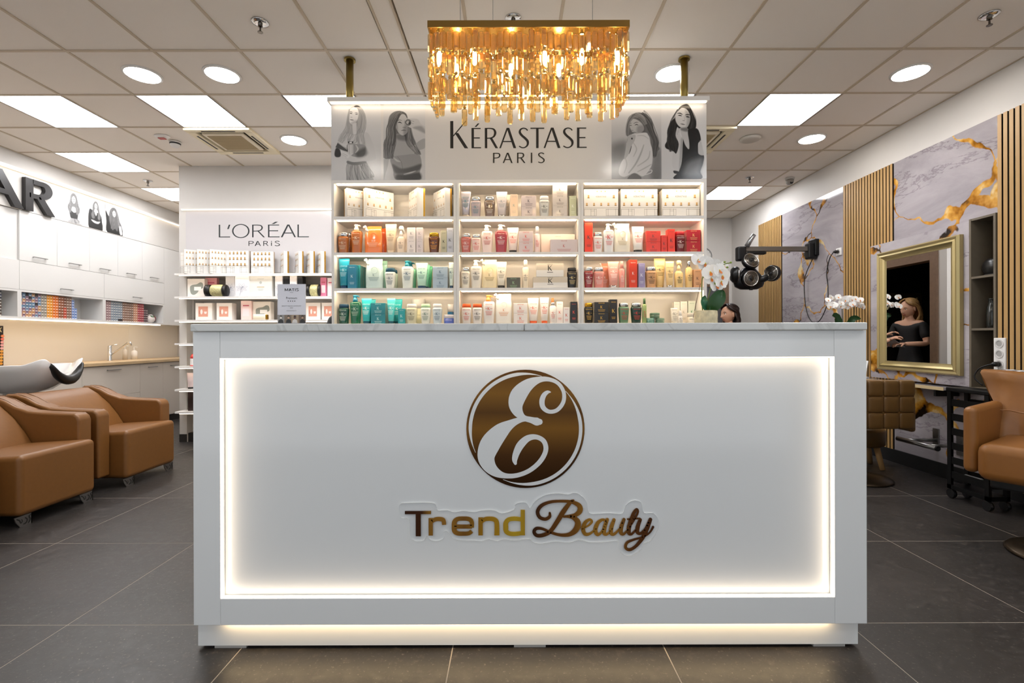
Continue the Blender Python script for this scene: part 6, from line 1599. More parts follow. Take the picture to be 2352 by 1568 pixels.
# ---- black trolley
t = thing('salon_trolley', 'black plastic trolley with slotted drawer sides', 'trolley', (3.2, 3.245, 0))
PL = mat('#080808', .45, spec=.25)
Wt, Dt, Ht = .145, .31, .80
for x in (0, Wt - .02):
    for y in (0, Dt - .03): MB().box(x, x + .02, y, y + .03, .07, Ht - .02).build('post', PL, t)
MB().box(-.006, Wt + .006, -.006, Dt + .006, Ht - .02, Ht + .01).build('top_tray', PL, t, bevel=.006)
for k in range(6):
    z = .15 + .105 * k
    MB().box(.02, Wt - .02, .006, Dt - .006, z, z + .006).box(.004, .01, .03, Dt - .03, z, z + .05).box(Wt - .01, Wt - .004, .03, Dt - .03, z, z + .05).box(.02, Wt - .02, .004, .01, z, z + .05).build('drawer', PL, t)
MB().box(0, Wt, 0, Dt, .07, .10).build('bottom_tray', PL, t)
for x in (.015, Wt - .015):
    for y in (.02, Dt - .02): MB().lathe([(.001, -.012), (.032, -.012), (.035, 0), (.032, .012), (.001, .012)], 16, (x, y, .035), 'X').build('castor', BLACK, t)
t = thing('spray_can', 'silver can lying in the lowest trolley drawer', 'can', (3.24, 3.33, .1575))
MB().lathe([(.001, 0), (.018, 0), (.02, .004), (.02, .12), (.001, .125)], 20, (0, 0, .0205), 'Y').build('body', mat('#cfd0cf', .25, .6), t, smooth=True)
MB().lathe([(.001, -.002), (.015, -.002), (.015, 0), (.001, 0)], 18, (0, 0, .0205), 'Y').build('base_ring', mat('#3f8a72', .4), t)

# ---- near tan chair, three-quarter view
t = thing('styling_chair', 'large tan chair with a loose back cover at the picture edge', 'chair', (2.91, 2.60, 0), radians(-57))
TAN = mat('#8a5a28', .45, grain=.08, gscale=30, bump=.2, bscale=300)
def rbox(nm, x0, x1, y0, y1, z0, z1, bv=.03, m=TAN): return MB().box(x0, x1, y0, y1, z0, z1).build(nm, m, t, smooth=True, bevel=bv, seg=4)
rbox('seat', -.235, .235, -.32, .22, .40, .60, .05)
rbox('armrest', -.305, -.24, -.26, .26, .42, .785, .03)
rbox('armrest', .24, .305, -.26, .26, .42, .785, .03)
# loose back cover with soft folds
rr_ = []
for z, yo, sc in ((.50, .16, .88), (.58, .175, .93), (.66, .2, .97), (.74, .235, 1.0), (.82, .265, 1.14), (.90, .285, 1.24), (.945, .28, 1.3), (.96, .30, 1.3), (.965, .36, 1.3), (.93, .385, 1.26), (.7, .36, 1.04), (.5, .32, .9)):
    row = []
    for k in range(25):
        u = -1 + 2 * k / 24
        f = .012 * sin(7 * u + 9 * z) * (1 if z < .93 else .2) + .008 * sin(15 * u - 12 * z)
        row.append((u * .27 * sc, yo + f * (.9 if yo < .29 else .1), z + .006 * sin(5 * u)))
    rr_.append(row)
rr_.append(rr_[0])
MB().rings(rr_, closed=False, cap0=False, cap1=False).build('back_cover', TAN, t, smooth=True, fix=True)
for sx in (-1, 1): MB().add([(sx * .27 * s_, y_, z_) for z_, y_, s_ in ((.5, .16, .88), (.66, .2, .97), (.82, .265, 1.14), (.945, .28, 1.3), (.965, .36, 1.3), (.7, .36, 1.04), (.5, .32, .9))], [(0, 1, 2, 3, 4, 5, 6)]).build('cover_side', TAN, t)
MB().tube([(-.24 + .02 * k, .168 + .012 * sin(7 * (-.88 + .073 * k) + 6.6), .735 + .004 * sin(k)) for k in range(25)], .004, 6).build('seam', mat('#8a5a2c', .5), t)
MB().lathe([(.035, .03), (.035, .37)], 18, (.05, 0, 0)).build('hydraulic_column', STEEL, t, smooth=True)
MB().lathe([(.001, 0), (.24, 0), (.25, .008), (.24, .02), (.12, .03), (.05, .045), (.001, .045)], 44, (.06, .0, 0)).build('base', BRONZE, t, smooth=True)
rbox('under_seat', -.2, .2, -.22, .2, .35, .405, .01, BLACK)

# ---- hair processor on a wall arm
HY = 5.75
t = thing('hair_processor', 'black wall mounted hair processor with ring heaters on a grey arm', 'hair dryer', (0, 0, 0))
HB = mat('#0b0b0d', .35, spec=.35); HA = mat('#6f6a64', .35, .6)
def hx(px, Y=HY): return wx(px, Y)
def hz(py, Y=HY): return wz(py, Y)
MB().box(WXP - .11, WXP - .0005, 5.70, 5.80, hz(597), hz(560)).build('mount_base', HB, t, bevel=.02, seg=3)
MB().box(WXP - .05, WXP - .0006, 5.68, 5.82, hz(590), hz(552)).build('mount_plate', HB, t, bevel=.008)
MB().box(hx(1706), WXP - .10, HY - .025, HY + .025, hz(579), hz(568)).build('arm', HA, t, bevel=.006)
MB().box(hx(1692), hx(1712), HY - .045, HY + .045, hz(601), hz(568)).build('arm_joint', HB, t, bevel=.02, seg=3)
MB().box(hx(1716), hx(1758), HY - .035, HY + .035, hz(586), hz(579.5)).build('arm_sleeve', HB, t, bevel=.01)
MB().tube([(hx(1713), HY - .03, hz(568)), (hx(1722), HY - .04, hz(552)), (hx(1728), HY - .05, hz(542))], [.03, .026, .024], 12).build('handle', mat('#a9acb0', .2, .9), t, smooth=True)
def heater(px, py, R, face, tilt, Y=HY - .1):
    """ring heater: housing, chrome rim, lens; face = turn about z, tilt = about x"""
    e = put('heater', None, t, (hx(px, Y), Y, hz(py, Y)), (tilt, 0, face))
    e.name = 'heater'
    MB().lathe([(.001, .05), (R * .7, .045), (R, .02), (R * 1.03, -.02), (R * .9, -.035), (R * .88, -.02), (.001, -.02)], 36, (0, 0, 0), 'Y').build('housing', HB, e, smooth=True)
    MB().lathe([(R * .86, -.034), (R * .92, -.04), (R * .94, -.03), (R * .86, -.024), (R * .86, -.034)], 36, (0, 0, 0), 'Y').build('rim', CHROME, e, smooth=True)
    MB().lathe([(.001, -.032), (R * .3, -.031), (R * .85, -.024), (R * .85, -.021), (.001, -.021)], 30, (0, 0, 0), 'Y').build('lens', mat('#2c2925', .12, coat=.5), e, smooth=True)
    mb = MB()
    for q in (.78, .66, .54, .42): mb.lathe([(R * q, -.030 - .002 * (1 - q)), (R * q + .004, -.033), (R * q + .008, -.030), (R * q, -.030 - .002 * (1 - q))], 30, (0, 0, 0), 'Y')
    mb.build('lens_rings', mat('#8f8a82', .15, .9), e, smooth=True)
    MB().lathe([(.001, -.045), (R * .16, -.042), (R * .18, -.03), (.001, -.03)], 18, (0, 0, 0), 'Y').build('lens_hub', BLACK, e)
heater(1723, 602, .098, radians(8), radians(-24), HY - .06)
heater(1722, 641, .095, radians(4), radians(4), HY - .12)
heater(1775, 629, .092, radians(-62), radians(2), HY - .1)
heater(1688, 632, .092, radians(74), radians(2), HY - .08)
MB().loft([(-.13, .10, .05, 2.4), (-.10, .16, .07, 2.6), (-.02, .19, .075, 2.6), (.05, .13, .06, 2.4), (.12, .07, .05, 2.2)], 24, hx(1722, HY - .05), HY - .03, hz(640, HY - .05)).build('hood_body', HB, t, smooth=True)
MB().tube([(hx(1735), HY - .05, hz(648)), (hx(1765), HY - .05, hz(636))], [.05, .035], 12).tube([(hx(1712), HY - .05, hz(646)), (hx(1692), HY - .05, hz(640))], [.05, .035], 12).tube([(hx(1722), HY - .03, hz(596)), (hx(1722), HY - .03, hz(628))], [.05, .045], 12).build('hood_arms', HB, t, smooth=True)
MB().box(hx(1715), hx(1721), HY - .09, HY - .06, hz(669), hz(660)).build('switch_knob', HB, t)
t = thing('processor_cord', 'black power cord looping from the hair processor to the socket', 'cable', (0, 0, 0))
cp = [(1849, 597, 5.75), (1849, 640, 5.74), (1849, 690, 5.72), (1856, 726, 5.7), (1868, 742, 5.66), (1884, 736, 5.6), (1900, 700, 5.54), (1902, 660, 5.48), (1899, 630, 5.42), (1906, 596, 5.37), (1922, 579.5, 5.335)]
P3 = []
for px, py, Y in cp:
    xx = min(wx(px, Y), WXP - .015); P3.append((xx, Y if xx < WXP - .02 else Y, wz(py, Y)))
P3 = [(WXP - .04, 5.75, P3[0][2])] + [(WXP - .025, p[1], p[2]) for p in P3[1:-1]] + [(WXP - .062, 5.335, wz(588, 5.32) + .041)]
for i in range(1, len(P3) - 1):
    px, py, Y = cp[i]; Yw = (WXP - .025) * F / (px - 1175.0); P3[i] = (WXP - .025, Yw, wz(py, Yw))
MB().tube(smooth2(P3, False, 6), .005, 8).build('cord', BLACK, t, smooth=True)

# ---- clock and exit sign on the far wall
t = thing('wall_clock', 'round white wall clock half hidden by the product display', 'clock', (wx(1617, 8.0), YB - .001, wz(589, 8.0)))
MB().lathe([(.001, -.02), (.125, -.02), (.125, 0), (.001, 0)], 40, (0, 0, 0), 'Y').build('dial', mat('#e4e2de', .4), t)
MB().lathe([(.125, -.03), (.14, -.028), (.142, 0), (.125, 0), (.125, -.03)], 40, (0, 0, 0), 'Y').build('rim', mat('#8d8d8d', .4, .5), t)
a = Art((0, -.0202, 0)); a.line(INK, [(0, 0), (.05, .04)], .008); a.line(INK, [(0, 0), (-.02, .09)], .006)
for k in range(12): a.rects(INK, [(.11 * cos(pi * k / 6) - .004, .11 * sin(pi * k / 6) - .004, .11 * cos(pi * k / 6) + .004, .11 * sin(pi * k / 6) + .004)])
a.build('hands', t)
t = thing('exit_sign', 'small green emergency exit sign above the far door', 'sign', (wx(1624, 8.0), YB - .002, wz(648, 8.0) + .03))
MB().box(-.07, .07, -.012, 0, 0, .085).build('plate', mat('#1f6a4a', .4), t)
a = Art((0, -.012, 0)); wm = mat('#dfe8e2', .5); a.rects(wm, [(.0, .01, .05, .07)]); a.line(wm, [(-.05, .02, .008), (-.03, .045, .01), (-.035, .06, .01)]); a.line(wm, [(-.03, .045, .008), (-.01, .02, .008)]); a.oval(wm, -.03, .072, .008, .008)
a.build('pictogram', t)

# ================================================================== chandelier
HYF, HYB = 1.95, 2.19
cx0, cx1 = wx(983.5, HYF), wx(1448.5, HYF)
hz0 = wz(62, HYF); hz1 = wz(53, HYF)
ch = thing('chandelier', 'rectangular gold chandelier with rows of amber crystal prisms', 'chandelier', (0, 0, 0))
FG = mat('#8a6a34', .3, .8)
mb = MB()
mb.box(cx0, cx1, HYF, HYF + .004, hz0, hz1 + .012).box(cx0, cx1, HYB - .004, HYB, hz0, hz1 + .012).box(cx0, cx0 + .004, HYF + .004, HYB - .004, hz0, hz1 + .012).box(cx1 - .004, cx1, HYF + .004, HYB - .004, hz0, hz1 + .012)
mb.build('frame', FG, ch)
MB().box(cx0 + .004, cx1 - .004, HYF + .004, HYB - .004, hz1 + .004, hz1 + .01).build('top_plate', mat('#b9924e', .2, .9), ch)
for x in (cx0 + .12, cx0 + .26, cx1 - .13):
    MB().tube([(x, 2.07, hz1 + .01), (x, 2.07, CEIL)], .0012, 6).build('cable', STEEL, ch)
MB().lathe([(.001, -.03), (.055, -.03), (.06, 0), (.001, 0)], 24, (wx(1181, 2.07), 2.07, CEIL)).build('ceiling_rose', FG, ch)
def crystal():
    m, nt, b = nodes_mat('amber_crystal')
    nt.nodes.remove(b)
    tr = N(nt, 'ShaderNodeBsdfTransparent'); tr.inputs[0].default_value = rgb('#fff3d6')
    gl = N(nt, 'ShaderNodeBsdfGlossy', Roughness=.04); gl.inputs[0].default_value = rgb('#fff6dc')
    rf = N(nt, 'ShaderNodeBsdfRefraction', Roughness=.02, IOR=1.5); rf.inputs[0].default_value = rgb('#ffe2a2')
    m1 = N(nt, 'ShaderNodeMixShader'); m2 = N(nt, 'ShaderNodeMixShader')
    m1.inputs[0].default_value = .3; fr = N(nt, 'ShaderNodeLayerWeight', Blend=.45)
    nt.links.new(tr.outputs[0], m1.inputs[1]); nt.links.new(rf.outputs[0], m1.inputs[2])
    nt.links.new(fr.outputs[1], m2.inputs[0]); nt.links.new(m1.outputs[0], m2.inputs[1]); nt.links.new(gl.outputs[0], m2.inputs[2])
    nt.links.new(m2.outputs[0], nt.nodes['Material Output'].inputs[0])
    return m
CRY = crystal(); CRYD = mat('#e6bd6c', .06, .2, coat=.8, trans=.5)
def prism_geo(mb, x, y, z, L, w=.0124, dp=.007):
    """bevelled bar hanging from z down by L"""
    w2, d2 = w, dp
    rings = []
    for zz, s in ((z, .72), (z - .004, 1), (z - L + .005, 1), (z - L, .7)):
        rings.append([(x - w2 * s, y - d2 * s * .45, zz), (x - w2 * s * .55, y - d2 * s, zz), (x + w2 * s * .55, y - d2 * s, zz), (x + w2 * s, y - d2 * s * .45, zz), (x + w2 * s, y + d2 * s * .45, zz), (x + w2 * s * .55, y + d2 * s, zz), (x - w2 * s * .55, y + d2 * s, zz), (x - w2 * s, y + d2 * s * .45, zz)])
    return mb.rings(rings)
def bead_geo(mb, x, y, z, r=.0082):
    """faceted octagon bead centred at z"""
    rings = [[(x + q * r * cos(pi * k / 4 + .39), y + d * r, z + q * r * sin(pi * k / 4 + .39)) for k in range(8)] for q, d in ((.45, -.6), (1, 0), (.45, .6))]
    return mb.rings(rings)
pri_me = {}
for L in (.066, .074, .082):
    pri_me[L] = prism_geo(MB(), 0, 0, 0, L).mesh('prism', CRY)
bead_me = bead_geo(MB(), 0, 0, 0).mesh('bead', CRYD)
hook_me = MB().lathe([(.0016, 0), (.0016, .012)], 6).mesh('hook', GOLD)
CR = random.Random(5)
def strand(x, y, n, rz, split, start=0.0):
    """one hanging string of prisms and beads"""
    e = put('crystal_strand', None, ch, (x, y, hz0 + .002), (0, 0, rz))
    z = -.004 - start
    if split:
        put('hook', hook_me, e, (0, -.003, -.004))
        for k in range(n):
            L = CR.choice((.066, .074, .082))
            put('prism', pri_me[L], e, (0, 0, z), (0, 0, CR.uniform(-.35, .35))); z -= L + .009
            if k < n - 1: put('bead', bead_me, e, (0, 0, z), (0, 0, CR.uniform(-.6, .6))); z -= .0095
    else:
        mb = MB()
        for k in range(n):
            L = CR.choice((.066, .074, .082))
            mb.use(CRY); prism_geo(mb, 0, 0, z, L); z -= L + .009
            if k < n - 1: mb.use(CRYD); bead_geo(mb, 0, 0, z); z -= .0095
        o = mb.build('crystals', None, e)
nx = 32
for k in range(nx):
    x = cx0 + .012 + (cx1 - cx0 - .024) * k / (nx - 1)
    strand(x, HYF + .012, 3, CR.uniform(-.1, .1), True, CR.choice((0, .01, .02)))
    if k % 2 == 0: strand(x + .013, HYB - .012, 3, 0, False, CR.choice((0, .01, .02)))
for k in range(1, 8):
    y = HYF + .012 + (HYB - HYF - .024) * k / 8
    strand(cx0 + .008, y, 3, pi / 2, False, CR.choice((0, .01, .02))); strand(cx1 - .008, y, 3, pi / 2, False, CR.choice((0, .01, .02)))
# inner rows, longer, ending in the long bottom prisms
ndrop = 11
for k in range(ndrop):
    x = cx0 + .05 + (cx1 - cx0 - .085) * k / (ndrop - 1)
    e = put('drop_strand', None, ch, (x, HYF + .06, hz0))
    mb = MB(); z = -.15
    mb.use(GOLD).tube([(0, 0, 0), (0, 0, -.15)], .0012, 6)
    for L in (.066,):
        mb.use(CRY); prism_geo(mb, 0, 0, z, L); z -= L + .009; mb.use(CRYD); bead_geo(mb, 0, 0, z); z -= .0095
    mb.build('crystals', None, e)
    zb = wz(250, HYF + .06) - hz0
    o = put('long_prism', prism_geo(MB(), 0, 0, 0, z - zb, .0135, .008).mesh('long_prism', CRY), e, (0, 0, z), (0, 0, CR.uniform(-.2, .2)))
for k in range(10):
    x = cx0 + .09 + (cx1 - cx0 - .165) * k / 9
    e = put('drop_strand', None, ch, (x, HYF + .15, hz0))
    mb = MB(); z = -.03
    for q in range(3):
        L = CR.choice((.066, .074)); mb.use(CRY); prism_geo(mb, 0, 0, z, L); z -= L + .009
        if q < 2: mb.use(CRYD); bead_geo(mb, 0, 0, z); z -= .0095
    mb.build('crystals', None, e)
BULB = emis('#ffe3b0', 170.0)
for px, yy in ((1010, 2.03), (1092, 2.03), (1045, 2.12), (1253, 2.03), (1338, 2.03), (1420, 2.03), (1290, 2.12), (1175, 2.12)):
    x = wx(px, 2.03)
    b = put('bulb', None, ch, (x, yy, hz1 - .0))
    MB().lathe([(.009, -.07), (.011, -.055), (.011, 0), (.001, 0)], 12).build('socket', mat('#d8c39a', .3, .4), b)
    MB().lathe([(.001, -.125), (.007, -.12), (.009, -.11), (.009, -.078), (.006, -.07), (.001, -.07)], 12).build('glass_capsule', BULB, b, smooth=True)

# ================================================================== orchids
def petal(mb, c, n, up, L, W, curl=.15):
    """rounded petal from centre c in direction up, facing n"""
    n = Vector(n).normalized(); up = Vector(up).normalized(); s = up.cross(n).normalized(); c = Vector(c)
    rows = []
    for i, (t_, w) in enumerate(((0, .12), (.2, .62), (.45, .98), (.7, .95), (.9, .6), (1, .15))):
        p = c + up * (L * t_) + n * (curl * L * t_ * t_)
        rows.append([p + s * (W * w * q) + n * (-.06 * L * (1 - q * q)) * -1 * .5 for q in (-1, -.5, 0, .5, 1)])
    mb.rings(rows, closed=False, cap0=False, cap1=False)
PETAL = mat('#f3f1ee', .5); LIP = mat('#d8792c', .5); LIPY = mat('#e8d04c', .5)
STEM = mat('#6f7d35', .5); LEAFG = mat('#1f4a22', .3)
def flower_orchid(parent, c, n, size, roll=0.0):
    n = Vector(n).normalized(); up0 = Vector((0, 0, 1)); up0 = (up0 - n * up0.dot(n)).normalized(); s0 = up0.cross(n)
    def dirn(a): a += roll; return up0 * cos(a) + s0 * sin(a)
    mb = MB()
    for a_ in (radians(0), radians(128), radians(-128)): petal(mb, Vector(c) - n * .002, n, dirn(a_), size * .52, size * .21)
    for a_ in (radians(68), radians(-68)): petal(mb, c, n, dirn(a_), size * .55, size * .36)
    f = mb.build('flower', PETAL, parent, smooth=True)
    mb = MB(); petal(mb, Vector(c) + n * size * .05, n + up0 * -.3, dirn(pi), size * .26, size * .1, .5); mb.build('lip', LIP, f, smooth=True)
    MB().ball(Vector(c) + n * size * .07, size * .05, seg=8, n=6).build('column', LIPY, f, smooth=True)
OY = 2.2
def oxy(px, py, dy=0): return Vector((wx(px, OY + dy), OY + dy, wz(py, OY + dy)))
pot_x, pot_z = wx(1621, OY), COUNTER_TOP
orc = thing('potted_orchid', 'white orchid in a bark pot standing on the counter', 'potted plant', (0, 0, 0))
BARK = mat('#cfc4a4', .8, grain=.5, gscale=45, bump=1.0, bscale=45)
rp = 24.5 * OY / F
mb = MB(); rr_ = []
for z, q_ in ((0, .97), (.012, 1), (.03, .99), (.05, 1), (.064, .99), (.069, .96), (.066, .9), (.055, .88)):
    rr_.append([(pot_x + q_ * rp * (1 + .022 * sin(13 * a_ + 20 * z) + .018 * sin(29 * a_) + .012 * sin(7 * a_ - 30 * z)) * cos(a_), OY + q_ * rp * (1 + .022 * sin(13 * a_ + 20 * z) + .018 * sin(29 * a_)) * sin(a_), pot_z + z) for a_ in [2 * pi * j / 96 for j in range(96)]])
mb.rings(rr_).build('pot', BARK, orc, smooth=True)
MB().tube(smooth2([tuple(oxy(1614, 716)), tuple(oxy(1612, 680)), tuple(oxy(1613, 645)), tuple(oxy(1617, 628)), tuple(oxy(1608, 612)), tuple(oxy(1607, 600, -.01))], False, 5), .0026, 8).build('stem', STEM, orc, smooth=True)
MB().tube(smooth2([tuple(oxy(1614, 640)), tuple(oxy(1622, 632, -.01)), tuple(oxy(1625, 622, -.02)), tuple(oxy(1619, 617, -.02))], False, 5), .002, 8).build('stem', STEM, orc, smooth=True)
MB().tube(smooth2([tuple(oxy(1622, 716)), tuple(oxy(1627, 685)), tuple(oxy(1634, 658)), tuple(oxy(1638, 640, -.02)), tuple(oxy(1650, 620, -.03)), tuple(oxy(1664, 608, -.03)), tuple(oxy(1677, 605, -.03))], False, 5), .0024, 8).build('stem', STEM, orc, smooth=True)
MB().tube([tuple(oxy(1592, 730, .02)), tuple(oxy(1609, 652, .02))], .0012, 6).build('support_stick', mat('#6a4a38', .6), orc)
FR = random.Random(11)
for px, py, s in ((1604, 598, .056), (1620, 606, .062), (1640, 612, .06), (1652, 622, .056), (1646, 636, .06), (1632, 626, .06), (1660, 634, .052), (1656, 648, .06), (1646, 656, .056), (1664, 612, .04), (1634, 640, .05)):
    flower_orchid(orc, oxy(px, py, FR.uniform(-.05, .0)), (FR.uniform(-.5, .5), -1, FR.uniform(-.3, .35)), s * 1.12, FR.uniform(-.4, .4))
for px, py in ((1665, 603), (1671, 615), (1679, 604), (1636, 638), (1643, 652)):
    MB().ball(oxy(px, py, -.03), .0055, .005, .0048, 8, 6).build('bud', mat('#7d9434', .5), orc, smooth=True)
def leaf(parent, pts, W, m=LEAFG):
    P_ = [Vector(p) for p in smooth2([tuple(p) for p in pts], False, 5)]; rows = []
    for i, p in enumerate(P_):
        q = i / (len(P_) - 1); w = W * (sin(pi * min(1, .12 + q * .9)) ** .7) if q < 1 else W * .02
        d = (P_[min(i + 1, len(P_) - 1)] - P_[max(i - 1, 0)]).normalized(); s = d.cross(Vector((0, -1, .25))).normalized()
        rows.append([p + s * w * k + Vector((0, -.012 * abs(k), 0)) for k in (-1, -.5, 0, .5, 1)])
    MB().rings(rows, closed=False, cap0=False, cap1=False).build('leaf', m, parent, smooth=True)
leaf(orc, [oxy(1630, 716), oxy(1640, 698, -.02), oxy(1652, 680, -.03), oxy(1660, 668, -.02)], .033)
leaf(orc, [oxy(1626, 716), oxy(1620, 704, -.01), oxy(1616, 692, -.01), oxy(1618, 680, .01)], .02, mat('#2f6a4a', .3))
leaf(orc, [oxy(1636, 712, .02), oxy(1646, 690, .03), oxy(1640, 674, .03)], .02)
# small orchid on the styling shelf
o2 = thing('potted_orchid', 'small white orchid in a pot on the styling shelf', 'potted plant', (0, 0, 0))
QY = 4.80
def qxy(px, py, dy=0): return Vector((wx(px, QY + dy) - .06, QY + dy, wz(py, QY + dy)))
px0 = qxy(1950, 780)
MB().lathe([(.001, 0), (.055, 0), (.07, .12), (.066, .125), (.06, .11), (.001, .11)], 24, (px0.x, QY, .7852)).build('pot', mat('#d8d4ce', .4), o2, smooth=True)
for tx, ty, bx in ((1948, 700, 1949), (1976, 702, 1974)):
    MB().tube(smooth2([(px0.x + (.0 if tx < 1960 else .02), QY, .89), tuple(qxy(bx, 745)), tuple(qxy(tx, ty))], False, 6), .004, 8).build('stem', mat('#4c4a2c', .5), o2, smooth=True)
for k in range(44):
    if k < 28: px, py = 1944 + FR.uniform(-28, 24), 695 + FR.uniform(-14, 14)
    else: px, py = 1976 + FR.uniform(-14, 20), 694 + FR.uniform(-10, 10)
    py += abs(px - 1948) * .12 if px < 1960 else abs(px - 1976) * .15
    flower_orchid(o2, qxy(px, py, FR.uniform(-.1, .03)), (FR.uniform(-.6, .4), -1, FR.uniform(-.1, .6)), .056, FR.uniform(-.5, .5))
for k in range(5): MB().ball(qxy(1917 + 2 * k, 700 + 3 * k, -.03), .008, seg=8, n=6).build('bud', mat('#d8d4b0', .5), o2, smooth=True)
leaf(o2, [(px0.x, QY, .9), qxy(1938, 738, -.03), qxy(1924, 727, -.05)], .04)
leaf(o2, [(px0.x, QY, .9), qxy(1966, 742, -.03), qxy(1990, 734, -.04)], .035)
# phone holder on the styling shelf end
t = thing('phone_stand', 'white phone stand at the end of the styling shelf', 'phone stand', (3.40, 4.70, .7852), radians(-60))
MB().box(-.05, .05, -.04, .04, 0, .012).build('base', mat('#e4e2df', .4), t, bevel=.004)
MB().obox((0, .02, .09), (1, 0, 0), (0, .94, -.34), (0, .34, .94), .04, .005, .08).build('phone', mat('#d8d8d8', .2), t)
# ================================================================== people
def skin_body(name, J, E, root, m, parent, sub=2):
    me = bpy.data.meshes.new(name)
    ks = list(J)
    me.from_pydata([J[k][:3] for k in ks], [(ks.index(a), ks.index(b)) for a, b in E], [])
    o = put(name, me, parent)
    md = o.modifiers.new('skin', 'SKIN'); md.use_smooth_shade = True
    md.branch_smoothing = .6
    o.data.materials.append(m)
    for k, v in zip(ks, me.skin_vertices[0].data):
        r = J[k][3]; v.radius = (r, J[k][4] if len(J[k]) > 4 else r); v.use_root = (k == root)
    s = o.modifiers.new('sub', 'SUBSURF'); s.levels = sub; s.render_levels = sub
    # bake the surface so that it is plain geometry
    dg = bpy.context.evaluated_depsgraph_get()
    nm = bpy.data.meshes.new_from_object(o.evaluated_get(dg))
    nm.polygons.foreach_set('use_smooth', [True] * len(nm.polygons))
    o.modifiers.clear(); o.data = nm
    if not nm.materials: nm.materials.append(m)
    return o
def head(parent, c, face, tilt, skin, hair, hairlen, wave=.012, H=.225):
    """head with face along local -y; c = centre of the skull"""
    e = put('head', None, parent, c, (tilt, 0, face)); e.name = 'head'
    n, seg = 40, 56; rr_ = []
    def bump(x, z, cx_, cz_, sx, sz): return math.exp(-((x - cx_) / sx) ** 2 - ((z - cz_) / sz) ** 2)
    for i in range(n + 1):
        ph = -pi / 2 + pi * i / n; zz = sin(ph) * H * .5; r0 = cos(ph)
        ring = []
        for j in range(seg):
            a = 2 * pi * j / seg; sx, sy = sin(a), -cos(a)          # a = 0 looks along -y
            wd = .073; dp = .095
            low = max(0, -zz / (H * .5))
            wd *= (1 - .42 * low ** 1.4) * .96; dpx = dp * (1 - .16 * low) if sy < 0 else dp * (1 - .42 * low)
            r = max(r0, .02) ** .82
            x = sx * wd * r; y = sy * dpx * r
            if sy < 0:
                f = max(0, -sy)
                y -= f * (.027 * bump(x, zz, 0, -.026, .0135, .013) + .015 * bump(x, zz, 0, .0, .0105, .024))         # nose
                y += f * (.010 * bump(x, zz, .031, .012, .016, .012) + .010 * bump(x, zz, -.031, .012, .016, .012))   # sockets
                y -= f * (.006 * bump(x, zz, 0, -.055, .022, .008) + .005 * bump(x, zz, 0, -.068, .018, .007))        # lips
                y -= f * .007 * bump(x, zz, 0, -.096, .022, .014)                                                       # chin
                y -= f * .004 * bump(x, zz, 0, .03, .05, .012)
            ring.append((x, y, zz))
        rr_.append(ring)
    o = MB().rings(rr_).build('face', skin, e, smooth=True)
    lipm = mat('#a8584c', .45)
    MB().loft([(-.0042, .018, .005, 2), (0, .022, .0065, 2), (.0042, .016, .005, 2)], 14, 0, -.0815 * (H / .225), -.0585).build('lips', lipm, e, smooth=True)
    for s_ in (-1, 1):
        MB().ball((.031 * s_, -.0705, .012), .0115, .010, .0085, 12, 8).build('eye', mat('#ece6e0', .2), e, smooth=True)
        MB().ball((.031 * s_, -.0793, .012), .0052, .003, .0052, 10, 6).build('iris', mat('#2a1c14', .2), e, smooth=True)
        MB().tube([(.015 * s_, -.0885, .031), (.032 * s_, -.0845, .037), (.05 * s_, -.070, .031)], [.0026, .0034, .0018], 6).build('eyebrow', hair, e)
        MB().tube([(.02 * s_, -.0795, .019), (.031 * s_, -.0808, .0215), (.043 * s_, -.073, .017)], [.0012, .0022, .0012], 6).build('eyelash', BLACK, e)
        MB().loft([(-.03, .006, .01, 2), (-.02, .009, .014, 2), (.01, .011, .019, 2), (.026, .009, .016, 2), (.032, .004, .008, 2)], 12, .0735 * s_, .012, -.005).build('ear', skin, e, smooth=True)
    # hair: crown shell, then a fall behind the face
    hr = random.Random(4); rows = []
    for i in range(20):
        q = i / 19.0
        row = []
        for j in range(41):
            zq = .03 + .098 * sin(pi / 2 * (1 - q / .45)) if q < .45 else .03 - hairlen * (q - .45) / .55
            op = 44 if zq > .085 else (44 + 50 * min(1, (.085 - zq) / .06) if zq > -.09 else max(62, 94 + (zq + .09) * 400))   # leaves face and ear open
            a = radians(op + (360 - 2 * op) * j / 40.0)
            if q < .45:
                ph = pi / 2 - (pi / 2) * (q / .45); rr0 = max(cos(ph), .02); z = .03 + sin(ph) * .098
                aa = a
                if q < .25: aa = radians(180 + (math.degrees(a) - 180) * (1.0 + .22 * (1 - q / .25)))
                wx_, dy_ = .088 * rr0 ** .8, .108 * rr0 ** .8
            else:
                k = (q - .45) / .55; z = .03 - hairlen * k; aa = a
                wx_ = .088 + .018 * sin(pi * min(1, k * 1.1)) - .015 * k; dy_ = .108 - .012 * k
            wv = wave * sin(j * 1.3 + q * 11) * min(1, q * 2) + wave * .5 * sin(j * 2.9 + q * 5)
            row.append((sin(aa) * (wx_ + wv), -cos(aa) * (dy_ + wv) + .012, z + .004 * sin(j * 2.1)))
        rows.append(row)
    hm = MB(); hm.rings(rows, closed=False, cap0=False, cap1=False)
    o = hm.build('hair', hair, e, smooth=True)
    md = o.modifiers.new('thick', 'SOLIDIFY'); md.thickness = .012; md.offset = -1
    return e
SKIN1 = mat('#d2a184', .5); SKIN2 = mat('#d8a88c', .5)
HAIRD = mat('#2a1812', .4, grain=.4, gscale=80); HAIRB = mat('#b08a58', .45, grain=.35, gscale=80)
CLOTH = mat('#151416', .7)
